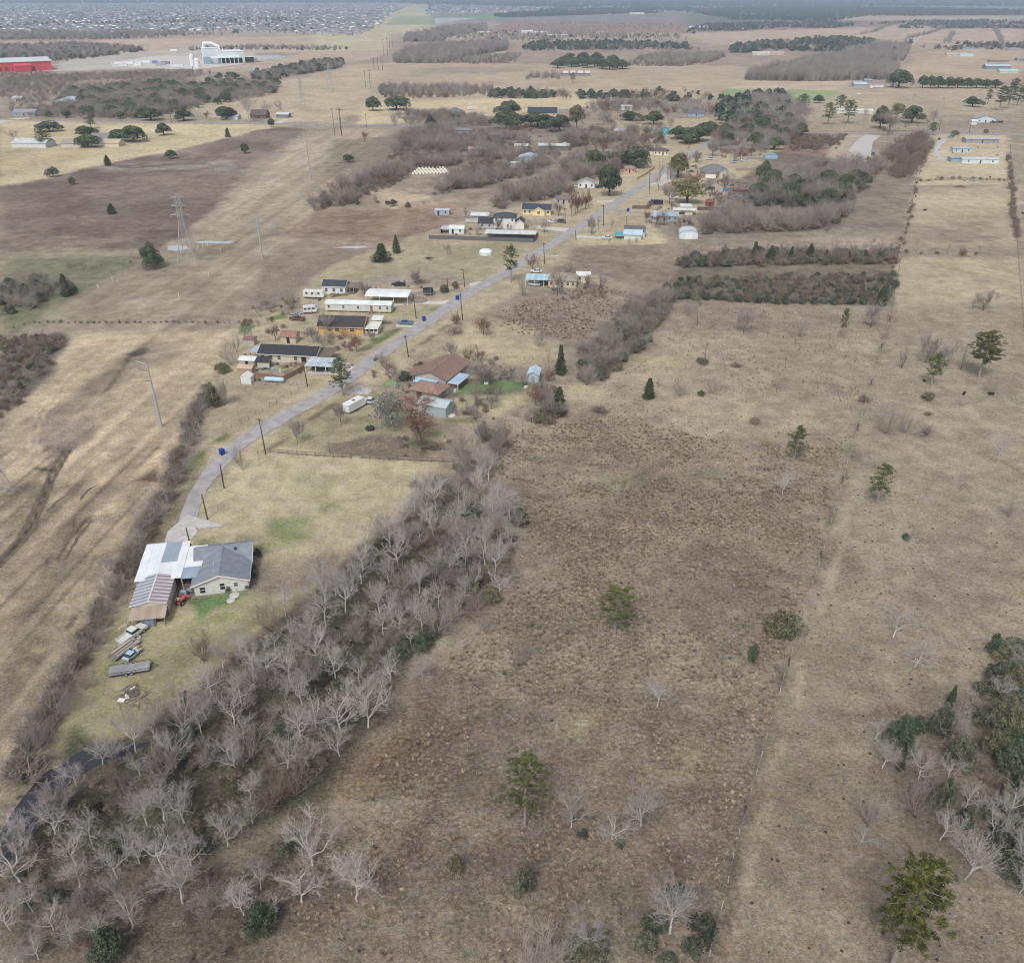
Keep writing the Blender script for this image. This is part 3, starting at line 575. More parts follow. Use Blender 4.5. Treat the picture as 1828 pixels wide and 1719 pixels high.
def pine_proto(seed, Hh, W, base, nwh, c0, c1, tuft=.42, ntuft=26, top_gold=.0, nk=(4, 7)):
    """loblolly-like pine: bare bole, whorled limbs each carrying needle clumps"""
    rs = np.random.RandomState(seed); t = MB(); r = Hh * .013 + .04
    t.tube([(0, 0, -.2), (0, 0, Hh * .3), (rs.normal(0, .15), rs.normal(0, .15), Hh * .65), (rs.normal(0, .2), rs.normal(0, .2), Hh * .95)], [r * 1.3, r, r * .65, r * .15], 8)
    C, Nn, T = [], [], []
    for i in range(nwh):
        f_ = i / (nwh - 1); z = base + (Hh - base - tuft) * f_; R_ = W / 2 * math.sqrt(max(.04, 1 - (abs(f_ - .33) / (.685 if f_ > .33 else .55)) ** 2)) * (.86 + .2 * rs.rand())
        na_ = rs.randint(5, 8) if f_ < .85 else 4; a0 = rs.rand() * 6.283
        for j in range(na_):
            if rs.rand() < .12: continue
            a = a0 + 6.283 * (j + rs.rand() * .7) / na_; ln = R_ * (.62 + .42 * rs.rand()); e = np.array([math.cos(a) * ln, math.sin(a) * ln, z + ln * (.02 + .28 * f_) + rs.normal(0, .25)])
            t.tube([(0, 0, z - .2), tuple(e * np.array([.55, .55, 0]) + np.array([0, 0, (z + e[2]) / 2 - .1])), tuple(e)], [.07, .045, .02], 4, cap=False)
            for k in range(rs.randint(*nk)):
                s_ = .12 + .9 * rs.rand() ** .6; c = e * np.array([s_, s_, 0]) + np.array([rs.normal(0, .4), rs.normal(0, .4), z + (e[2] - z) * s_ + .15 + rs.normal(0, .2)])
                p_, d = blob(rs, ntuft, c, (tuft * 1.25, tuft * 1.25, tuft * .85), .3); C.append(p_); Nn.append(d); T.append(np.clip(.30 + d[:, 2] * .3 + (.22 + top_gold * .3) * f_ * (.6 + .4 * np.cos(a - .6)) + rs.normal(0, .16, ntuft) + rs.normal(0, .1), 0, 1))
    C, Nn, T = np.concatenate(C), np.concatenate(Nn), np.concatenate(T); Nn = rs.normal(size=C.shape) * .7 + Nn * .6; Nn /= np.linalg.norm(Nn, axis=1)[:, None]
    return t, leafmesh('pine_crown', C, Nn, tuft * .34, lf_pine, tints(c0, c1, T), rs, 2.3)
def cedar_proto(seed, Hh, W, n_, c0, c1):
    rs = np.random.RandomState(seed); t = MB(); t.tube([(0, 0, -.1), (0, 0, Hh * .9)], [.14, .03], 6)
    z = Hh * (rs.rand(n_) ** 1.25) * .97 + .1; a = rs.rand(n_) * 6.283
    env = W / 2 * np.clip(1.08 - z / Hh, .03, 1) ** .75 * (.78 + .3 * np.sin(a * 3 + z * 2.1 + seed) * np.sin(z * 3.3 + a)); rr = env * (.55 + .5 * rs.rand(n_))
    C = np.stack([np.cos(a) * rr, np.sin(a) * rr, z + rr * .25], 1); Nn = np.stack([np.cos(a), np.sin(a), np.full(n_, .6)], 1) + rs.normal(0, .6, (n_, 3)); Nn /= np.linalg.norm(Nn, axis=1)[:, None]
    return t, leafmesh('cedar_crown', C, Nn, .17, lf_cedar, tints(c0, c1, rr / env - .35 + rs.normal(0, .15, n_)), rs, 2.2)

PR = {}                                        # kind -> list of (trunk mesh, crown mesh, height, width)
def dims(me):
    c = np.empty(len(me.vertices) * 3, np.float32); me.vertices.foreach_get('co', c); c = c.reshape(-1, 3); return float(c[:, 2].max()), float(c[:, :2].ptp() if hasattr(c, 'ptp') else np.ptp(c[:, :2]))
def reg(kind, tr, cr):
    h, wd = dims(cr); PR.setdefault(kind, []).append((tr, cr, h, wd))
twig_m = {bark_pale: M('twig_pale', (168, 161, 156), .9, .14, 2, rnd=.16), bark_grey: M('twig_grey', (150, 140, 135), .9, .14, 2, rnd=.16), bark_brown: bark_brown, bark_rust: bark_rust}
for kind, mat_, cnt in (('tallow', bark_pale, 8), ('spray', bark_grey, 4), ('upright', bark_grey, 4), ('round', bark_grey, 4), ('rust', bark_rust, 3), ('brown', bark_brown, 4), ('brush', bark_brown, 4), ('greybrush', bark_grey, 4), ('cypress', bark_rust, 1)):
    for i in range(cnt):
        t, c = branches(100 + i * 7 + len(kind) * 31, {'rust': 'round', 'brown': 'spray', 'greybrush': 'brush'}.get(kind, kind))
        cm_ = c.mesh('bare_branches', [mat_, twig_m[mat_]]); mi_ = np.zeros(len(cm_.polygons), np.int32); mi_[c.tw] = 1; cm_.polygons.foreach_set('material_index', mi_); reg(kind, t.mesh('bare_trunk', mat_ if kind in ('tallow', 'cypress') else bark_dark), cm_)
for i in range(4): reg('oak', limbs_to(i, 8.5, 12, .42, 6).mesh('oak_trunk', bark_dark), lobed(20 + i, 'oak_crown', 13, 9.2, 1.6, 26, 190, .34, lf_oak, (38, 46, 34), (96, 106, 76)))
for i in range(2): reg('olive', limbs_to(i + 40, 10, 10, .4, 7).mesh('oak_trunk', bark_dark), lobed(60 + i, 'oak_crown', 11, 11, 2.6, 30, 120, .3, lf_oak, (70, 70, 48), (132, 128, 88)))
for i in range(3):
    t, c = pine_proto(5 + i, 12, 6.0, 4.6, 7, (44, 56, 32), (108, 122, 66), .44, 26, 0, (4, 8)); reg('pine', t.mesh('pine_trunk', bark_grey), c)
for i in range(3):
    t, c = cedar_proto(i, 6, 3.6, 2600, (30, 40, 28), (84, 98, 66)); reg('cedar', t.mesh('cedar_trunk', bark_dark), c)
for i in range(5):
    t = limbs_to(i + 80, 2.4, 3, .07, 6, .15); g0, g1 = [((48, 54, 46), (104, 110, 92)), ((60, 64, 54), (124, 126, 106)), ((50, 60, 48), (98, 112, 86)), ((70, 68, 54), (132, 126, 100)), ((46, 50, 44), (94, 100, 86))][i]
    reg('shrub', t.mesh('shrub_stems', bark_grey), lobed(90 + i, 'shrub_leaves', 3.4, 2.8, .1, 20, 90, .12, lf_shrub, g0, g1, .40))
for i in range(4):
    g0, g1 = [((48, 54, 46), (104, 110, 92)), ((60, 64, 54), (122, 124, 104)), ((48, 58, 48), (94, 108, 84)), ((66, 66, 54), (128, 124, 98))][i]
    reg('bush', limbs_to(i + 180, 3.2, 6, .09, 8, .12).mesh('shrub_stems', bark_grey), lobed(190 + i, 'shrub_leaves', 6.6, 3.9, .1, 46, 95, .13, lf_shrub, g0, g1, .27))
for i in range(4):                             # leafless scrub: stems in a haze of dead leaves and twigs
    g0, g1 = [((92, 82, 74), (146, 132, 120)), ((104, 94, 86), (156, 144, 134)), ((84, 78, 68), (132, 124, 106)), ((100, 84, 76), (150, 128, 116))][i]
    t, c = branches(700 + i, 'brush'); lm = lobed(290 + i, 'scrub_leaves', 3.4, 2.5, .1, 16, 70, .085, lf_shrub, g0, g1, .42)
    bm_ = c.mesh('scrub_twigs', bark_brown); reg('scrub', bm_, lm)
t, c = branches(901, 'round')
lw = lobed(905, 'willow_leaves', 9.5, 6.6, .6, 42, 60, .17, lf_shrub, (98, 106, 98), (156, 162, 150), .3, 1.5); reg('willow', c.mesh('willow_limbs', bark_grey), lw)
# low-poly far versions
for i in range(3): reg('faroak', None, lobed(140 + i, 'far_crown', 12, 9.5, .6, 10, 34, 1.0, lf_oak, (44, 52, 46), (96, 104, 88)))
for i in range(3):
    rs = np.random.RandomState(i + 7); b = MB()
    for k in range(46):
        a = rs.rand() * 6.283; r_ = rs.rand() ** .6 * 3.2; h_ = 6 + rs.rand() * 4
        b.tube([(r_ * .5 * math.cos(a), r_ * .5 * math.sin(a), 0), (r_ * .8 * math.cos(a), r_ * .8 * math.sin(a), h_ * .5), (r_ * 1.15 * math.cos(a) + rs.normal(0, .3), r_ * 1.15 * math.sin(a) + rs.normal(0, .3), h_)], [.10, .07, .03], 3, cap=False)
    PR.setdefault('farbare', []).append((None, b.mesh('far_branches', bark_grey), 9, 6.5))

TN = {'tallow': 'bare_tree', 'spray': 'bare_tree', 'upright': 'bare_tree', 'round': 'bare_tree', 'rust': 'bare_tree', 'brown': 'bare_tree', 'brush': 'leafless_shrub', 'greybrush': 'leafless_shrub', 'cypress': 'bare_cypress', 'bush': 'evergreen_shrub', 'scrub': 'leafless_shrub', 'willow': 'weeping_tree', 'oak': 'live_oak', 'olive': 'olive_oak', 'pine': 'pine_tree', 'bigpine': 'pine_tree', 'cedar': 'cedar_tree', 'shrub': 'evergreen_shrub'}
TC = {'leafless_shrub': 'shrub', 'evergreen_shrub': 'shrub'}
def tree(kind, loc, h, label, group=None, width=None, rz=None, idx=None, name=None, z=0.0):
    tr, cr, ph, pw = (random.choice(PR[kind]) if idx is None else PR[kind][idx % len(PR[kind])])
    nm = name or TN[kind]; o = empty(nm, (loc[0], loc[1], z), random.random() * 6.283 if rz is None else rz)
    s = h / ph; sw = min(s, h * .98 / pw) if width is None and kind in ('tallow', 'round', 'upright', 'spray') else s if width is None else width / pw; o.scale = (sw * random.uniform(.86, 1.16), sw * random.uniform(.86, 1.16), s)
    tag(o, label, TC.get(nm, 'tree'), group)
    if tr: link('trunk' if 'shrub' not in nm else 'stems', tr, o)
    link('crown' if 'shrub' not in nm else 'foliage' if kind in ('shrub', 'bush') else 'twigs', cr, o)
    return o
# ---- masses that nobody could count: points carrying copies of the tree meshes
PCOL = {}
def protocol(kind):                            # hidden library collection for one kind (never linked to the scene)
    if kind in PCOL: return PCOL[kind]
    c = bpy.data.collections.new('library_' + kind)
    for i, (tr, cr, h, wd) in enumerate(PR[kind]):
        if tr is None: c.objects.link(bpy.data.objects.new('lib_%s_%d' % (kind, i), cr)); continue
        b = bpy.data.meshes.new('lib'); V, Fs, mi = [], [], []
        import bmesh
        bm = bmesh.new(); bm.from_mesh(tr); n0 = len(bm.faces); bm.from_mesh(cr); bm.faces.ensure_lookup_table()
        for k in range(n0, len(bm.faces)): bm.faces[k].material_index = 1
        bm.to_mesh(b); bm.free(); b.materials.append(tr.materials[0]); b.materials.append(cr.materials[0])
        c.objects.link(bpy.data.objects.new('lib_%s_%d' % (kind, i), b))
    PCOL[kind] = c; return c
def stuff(name, label, pts, kind, scl, rot=None):
    """one 'stuff' object: a vertex for each plant, instanced by geometry nodes"""
    me = bpy.data.meshes.new(name); me.from_pydata([tuple(p) for p in pts], [], []); n_ = len(pts)
    a = me.attributes.new('scl', 'FLOAT_VECTOR', 'POINT'); s3 = np.array([(q, q, q) if not hasattr(q, '__len__') else q for q in scl], np.float32); a.data.foreach_set('vector', s3.ravel())
    a = me.attributes.new('rot', 'FLOAT_VECTOR', 'POINT'); r3 = np.zeros((n_, 3), np.float32); r3[:, 2] = np.random.rand(n_) * 6.283; a.data.foreach_set('vector', r3.ravel())
    o = tag(link(name, me), label, None, None, 'stuff')
    ng = bpy.data.node_groups.new('scatter', 'GeometryNodeTree'); ng.interface.new_socket('Geometry', in_out='INPUT', socket_type='NodeSocketGeometry'); ng.interface.new_socket('Geometry', in_out='OUTPUT', socket_type='NodeSocketGeometry')
    N = ng.nodes; gi, go = N.new('NodeGroupInput'), N.new('NodeGroupOutput'); ip = N.new('GeometryNodeInstanceOnPoints'); ci = N.new('GeometryNodeCollectionInfo')
    ci.inputs[0].default_value = protocol(kind); ci.inputs['Separate Children'].default_value = True; ci.inputs['Reset Children'].default_value = True
    ip.inputs['Pick Instance'].default_value = True
    def na(nm, ty): z_ = N.new('GeometryNodeInputNamedAttribute'); z_.data_type = ty; z_.inputs[0].default_value = nm; return z_.outputs[0]
    ng.links.new(gi.outputs[0], ip.inputs['Points']); ng.links.new(ci.outputs[0], ip.inputs['Instance']); ng.links.new(na('scl', 'FLOAT_VECTOR'), ip.inputs['Scale'])
    e2r = N.new('FunctionNodeEulerToRotation'); ng.links.new(na('rot', 'FLOAT_VECTOR'), e2r.inputs[0]); ng.links.new(e2r.outputs[0], ip.inputs['Rotation'])
    ng.links.new(ip.outputs[0], go.inputs[0]); o.modifiers.new('scatter', 'NODES').node_group = ng
    return o
def scatter(k, poly, step, jit=.45, keep=1.0, seed=None):    # jittered lattice inside a polygon on the ground
    P = WP(k, *poly); rs = np.random.RandomState(seed if seed is not None else random.randrange(9999)); X = [p[0] for p in P]; Y = [p[1] for p in P]
    xs, ys = np.meshgrid(np.arange(min(X), max(X), step), np.arange(min(Y), max(Y), step)); xs = xs + (np.arange(len(xs)) % 2)[:, None] * step / 2
    xs = xs.ravel() + rs.uniform(-jit, jit, xs.size) * step; ys = ys.ravel() + rs.uniform(-jit, jit, ys.size) * step
    m = inpoly(P, xs, ys) & (rs.rand(xs.size) < keep); o = np.argsort(ys[m]); return np.c_[xs[m], ys[m]][o]
def wood(name, label, k, poly, step, kind, h, hv=.25, keep=1.0, wide=1.0):
    p = scatter(k, poly, step, .6, keep)
    if not len(p): return
    if 'FOOT' in globals() and p[:, 1].mean() < 1100: p = np.array([q_ for q_ in p if free(q_[0], q_[1], 1.5)] or [(0, -50)])
    sc_ = max(14, min(260, p[:, 1].mean() / 14)); p = p[np.random.rand(len(p)) < np.clip((fbm(p[:, 0] + len(label) * 7, p[:, 1], sc_) - .3) * 4.2, 0 if p[:, 1].mean() > 480 else .62, 1)]
    if not len(p): return
    ph = PR[kind][0][2]; s = h / ph * (1 + np.random.uniform(-hv, hv, len(p)))
    return stuff(name, label, [(a, b, 0) for a, b in p], kind, [(q * wide, q * wide, q) for q in s])
def rowpts(k, pts, step, wid):
    P = densify([Q(k, *q) for q in pts], step); return [(q.x + random.uniform(-wid, wid), q.y + random.uniform(-wid, wid), 0) for q in P]
def row(name, label, k, pts, step, kind, h, hv=.3, wid=1.5, wide=1.0):
    p = rowpts(k, pts, step, wid); ph = PR[kind][0][2]
    s = [h / ph * (1 + random.uniform(-hv, hv)) for _ in p]; return stuff(name, label, p, kind, [(q * wide, q * wide, q) for q in s])
#MARK_TREES

# ================================================================== FOREGROUND WOOD
def T(kind, k, X, Y, top, label, group=None, width=None, idx=None, name=None, hmin=1.0):
    if kind == 'brush': kind = 'scrub' if hgt(Q(k, X, Y), ZN[k][1] + top * ZN[k][2]) < 2.6 else 'greybrush'
    if kind == 'shrub' and width and width * ZN[k][2] / (F / math.sqrt(Q(k, X, Y).y ** 2 + CAMH ** 2)) > 3.6: kind = 'bush'; idx = None
    b = Q(k, X, Y); h = max(hmin, hgt(b, ZN[k][1] + top * ZN[k][2])); wd = None
    if width: wd = width * ZN[k][2] / (F / math.sqrt(b.y ** 2 + b.x ** 2 * 0 + CAMH ** 2))
    return tree(kind, b, h, label, group, wd, None, idx, name)
WL, WG = 'pale crooked bare tree in the dense leafless wood by the creek', 'bare trees of the creekside wood'
def wlab(kd, x, y, h):
    lk = {'tallow': 'pale crooked bare tree', 'round': 'round-headed grey bare tree', 'spray': 'fan-shaped grey bare tree', 'brown': 'brown twiggy bare tree'}[kd]
    return ('low ' if h < 5.2 else 'tall ' if h > 7.6 else '') + lk + (' in the wood beside the mown straw lot' if y > 150 else ' in the wood across from the white brick house' if y > 118 else ' in the dense wood below the yard' if y > 88 else ' in the thin wood below the creek')
used = []
for X, Y, tp in ((1240, 945, 760), (1375, 820, 690), (800, 830, 640), (895, 805, 600), (1005, 820, 640), (1315, 870, 750), (110, 1140, 850), (415, 1050, 870), (1040, 1050, 850), (995, 1255, 1000), (725, 1390, 1150), (890, 1070, 850),
                 (1325, 1320, 1130), (1640, 1250, 1060), (1150, 1340, 1170), (1700, 1050, 800), (440, 1170, 1010), (290, 1400, 1270), (640, 1120, 930), (180, 1300, 1130), (500, 1300, 1120), (60, 1400, 1230), (210, 1560, 1430), (100, 1600, 1470), (1420, 1180, 1030),
                 (30, 1040, 850), (300, 880, 700), (760, 1040, 900), (1500, 1330, 1200), (400, 1480, 1330), (560, 1440, 1290)):
    kd = random.choice(['tallow'] * 5 + ['round']); b_ = Q('l', X, Y); T(kd, 'l', X, Y, tp, wlab(kd, b_.x, b_.y, hgt(b_, ZN['l'][1] + tp * ZN['l'][2])), WG); used.append(Q('l', X, Y))
for X, Y, tp in ((600, 1335, 1170), (775, 1320, 1190), (300, 1310, 1090), (430, 1330, 1200), (640, 700, 500), (370, 880, 660), (540, 960, 770), (850, 740, 600), (1010, 720, 560), (1180, 520, 330), (800, 430, 290), (1190, 860, 720), (250, 1030, 830), (1080, 330, 170), (330, 1600, 1350), (480, 1580, 1330), (120, 1460, 1260), (960, 500, 360)):
    b_ = Q('m', X, Y); T('tallow', 'm', X, Y, tp, wlab('tallow', b_.x, b_.y, hgt(b_, ZN['m'][1] + tp * ZN['m'][2])), WG); used.append(Q('m', X, Y))
T('spray', 'm', 850, 1085, 830, 'wide fan-shaped bare tree with many upright stems at the wood edge', width=320)
T('spray', 'l', 1000, 300, 90, 'silvery bare tree with long slanting branches beside the yard', width=330)
T('upright', 'm', 232, 835, 560, 'tall dark bare tree at the corner of the mown yard')
T('upright', 'm', 548, 505, 410, 'dead dark snag at the edge of the mown lot', width=40)
T('round', 'm', 765, 325, 200, 'bare tree with dark lower limbs at the lot edge below the rail fence')
pos = scatter('', WOOD, 3.3, .42, .95, 5); np.random.shuffle(pos)
for a, b in pos:
    if len(used) >= 250: break
    if min((Vector((a, b, 0)) - u).length for u in used) < 2.7 or fbm(np.array([a]), np.array([b]), 6)[0] < .33: continue
    used.append(Vector((a, b, 0)))
    kd = random.choice(['tallow'] * 9 + ['round', 'round', 'spray', 'spray', 'brown']); h_ = random.choice([random.uniform(3.6, 6), random.uniform(5, 8.6), random.uniform(5, 8.6)]) * (1.1 if b > 120 else 1)
    tree(kd, (a, b), h_, wlab(kd, a, b, h_), WG, idx=random.randrange(12))
wood('understory_brush', 'grey brown leafless brush under the creekside wood', '', WOOD, 3.4, 'scrub', 1.2, .5, .6)
wood('understory_brush', 'low tangled evergreen growth under the creekside wood', '', WOOD, 5.5, 'shrub', 1.6, .5, .45)
wood('understory_brush', 'leafless brush in the open corner below the wood', '', [(0, 1640), (330, 1540), (560, 1480), (480, 1640), (400, 1719), (0, 1719)], 3.4, 'scrub', 1.3, .5, .6)
for k, X, Y, tp, wd, nm in (('l', 490, 800, 700, 120, 'dark evergreen shrub beside the creek'), ('l', 1130, 980, 890, 100, 'green shrub behind a leaning pale tree'), ('l', 1590, 980, 860, 150, 'blue green bush tangled with bare branches at the wood edge'), ('l', 1430, 1390, 1270, 200, 'broad grey green bush at the pasture corner'),
                           ('l', 600, 1560, 1400, 200, 'bright green bush at the foot of the lower wood'), ('l', 310, 1260, 1180, 110, 'dark green shrub among pale trunks'), ('m', 780, 1150, 1050, 130, 'dark teal shrub below the fan-shaped tree'), ('m', 650, 1180, 1110, 130, 'mossy green shrub next to the teal one'), ('m', 1150, 900, 820, 120, 'dark shrub at the foot of a pale crooked tree'),
                           ('m', 1300, 470, 380, 110, 'black green shrub at the edge of the reddish pasture'), ('m', 1167, 565, 525, 55, 'small bright lime green shrub at the wood edge'), ('m', 1050, 440, 340, 150, 'brownish evergreen bush inside the wood'), ('m', 210, 1300, 1200, 110, 'dull green shrub under bare crowns'), ('m', 340, 1370, 1300, 110, 'low green shrub below the bare wood'), ('m', 1040, 830, 750, 130, 'grey green shrub among pale branches')):
    T('shrub', k, X, Y, tp, nm, width=wd)
for X, Y, tp in ((560, 500, 370), (420, 620, 480), (280, 800, 640), (150, 960, 800)): T('tallow', 'l', X, Y, tp, 'pale bare tree leaning over the dark creek', 'bare trees on the creek bank')
row('creek_bank_brush', 'grey brush overhanging the dark creek', 'l', [(800, 425), (600, 490), (430, 580), (340, 710), (230, 830), (110, 970), (0, 1090)], 3.2, 'greybrush', 1.2, .5, .8)
row('creek_bank_brush', 'weedy edge on the far bank of the creek', 'l', [(740, 388), (560, 398), (450, 420), (330, 508), (215, 562), (110, 692), (20, 842)], 2.4, 'scrub', .5, .5, .5)
# ---- pale trees and shrubs of the pasture
PT = [('tallow', 'n', 1095, 592, 415, 'pale straight bare tree, one of three beside the pasture pine'), ('tallow', 'n', 1287, 645, 495, 'spreading pale bare tree with a drooping skirt in the brown pasture'), ('tallow', 'n', 1420, 585, 405, 'slim pale bare tree with a dark tuft at its foot'),
      ('tallow', 'n', 98, 935, 700, 'pale crooked tree standing alone below the wood'), ('tallow', 'n', 1555, 1085, 850, 'round pale bare tree over dark green bushes at the fence'), ('tallow', 'n', 1185, 1175, 1005, 'pale bare tree growing out of a green bush'), ('spray', 'n', 950, 1290, 1045, 'broad bare tree fanning out at the bottom of the pasture'), ('tallow', 'n', 1495, 30, -105, 'small isolated pale tree with a dark base near the fence'),
      ('spray', 'm', 1310, 1240, 1070, 'bare twiggy tree rising from a dark shrub in the pasture'), ('spray', 'm', 1105, 1060, 970, 'ghostly pale sapling at the edge of the wood'), ('upright', 'n', 1385, 1050, 980, 'thin pale sapling beside the fence bushes'),
      ('tallow', 'o', 885, 222, 70, 'thin pale bare tree beside the spreading one in the pasture'), ('tallow', 'o', 982, 362, 215, 'low spreading pale tree with a dark foot beyond the fence'), ('tallow', 'o', 835, 825, 690, 'small white-branched tree at the corner of the shrub clump'), ('tallow', 'o', 805, 690, 590, 'pale twiggy tree beside grey green bushes'), ('tallow', 'o', 1000, 875, 725, 'pale pinkish bare tree crown above the clump'),
      ('spray', 'o', 985, 1045, 860, 'vase-shaped bare tree left of the green shrub'), ('tallow', 'o', 1100, 1155, 995, 'white crooked bare tree at the front of the clump'), ('tallow', 'o', 1135, 880, 765, 'fine-branched pale tree behind the clump'), ('tallow', 'o', 1210, 1010, 880, 'bare tree right of the dark shrub'), ('spray', 'o', 765, 1090, 925, 'wispy pale bare tree standing alone right of the fence'), ('tallow', 'o', 735, 1172, 1085, 'low wispy bare bush below the wispy tree'),
      ('tallow', 'o', 1215, 1345, 1120, 'bare tree leaning over a heap of dead branches'), ('tallow', 'o', 1328, 1165, 985, 'pale bare tree left of the dark thicket'), ('tallow', 'o', 1400, 1060, 900, 'pale bare tree against the right thicket'), ('tallow', 'o', 1450, 1260, 1090, 'white-branched tree at the right thicket edge'), ('tallow', 'o', 1465, 1400, 1280, 'pale branches at the lower end of the thicket'), ('tallow', 'o', 1365, 520, 400, 'pale bare tree inside the upper thicket'), ('tallow', 'o', 1120, 690, 500, 'bare white tree wrapped round the cedar'), ('tallow', 'o', 1455, 380, 270, 'pale bare tree at the top of the thicket'), ('spray', 'o', 1190, 690, 590, 'short bare tree below the cedar'),
      ('tallow', 'p', 875, 622, 510, 'faint pale bare tree on the reddish pasture by the fence'), ('tallow', 'p', 1730, 472, 370, 'slender pale tree on a straw yellow patch'), ('upright', 'p', 1345, 127, -5, 'tall thin bare tree left of the small pine'), ('round', 'p', 1438, 105, -15, 'bare grey tree just behind the small pine'), ('spray', 'p', 1280, 385, 245, 'feathery bare tree with a dark stem right of the fence'), ('spray', 'p', 1358, 380, 290, 'small feathery bare sapling'), ('spray', 'p', 1765, 712, 635, 'low pale sapling in the right pasture'),
      ('spray', 'p', 600, 228, 145, 'twiggy pale bush beside the dark cedar'), ('spray', 'p', 468, 238, 140, 'pale ghostly sapling right of the cedar'), ('upright', 'p', 570, 92, 15, 'bare tree above a dark bramble mound'), ('round', 'p', 1508, 125, 10, 'grey leafy-topped tree left of the large pine'), ('upright', 'p', 1578, 135, 15, 'thin bare pole of a tree beside the large pine'), ('spray', 'p', 1692, 225, 130, 'pale feathery bush below the large pine'), ('upright', 'p', 385, 205, 150, 'dead grey stem next to the dark cedar'), ('upright', 'p', 1780, 190, 130, 'thin pale sapling at the right edge'),
      ('round', 'g', 370, 915, 760, 'neat round-headed bare tree in the pasture by the thicket'), ('round', 'g', 1030, 888, 735, 'bare tree below the dark cedar at the thicket corner'), ('upright', 'g', 128, 882, 740, 'thin bare tree left of the round-headed one'), ('spray', 'g', 78, 828, 730, 'small bare tree at the thicket foot'), ('upright', 'g', 1562, 792, 690, 'thin bare tree, shorter of a pair on straw grass'), ('round', 'g', 1615, 800, 675, 'bare tree, taller of a pair on straw grass'), ('upright', 'g', 1192, 1098, 925, 'bare tree behind the wire fence line'), ('spray', 'g', 665, 935, 830, 'faint pale sapling in the upper pasture'), ('spray', 'g', 640, 970, 930, 'tiny pale sapling in the upper pasture')]
for q in PT: T(*q[:5], q[5], width=None)
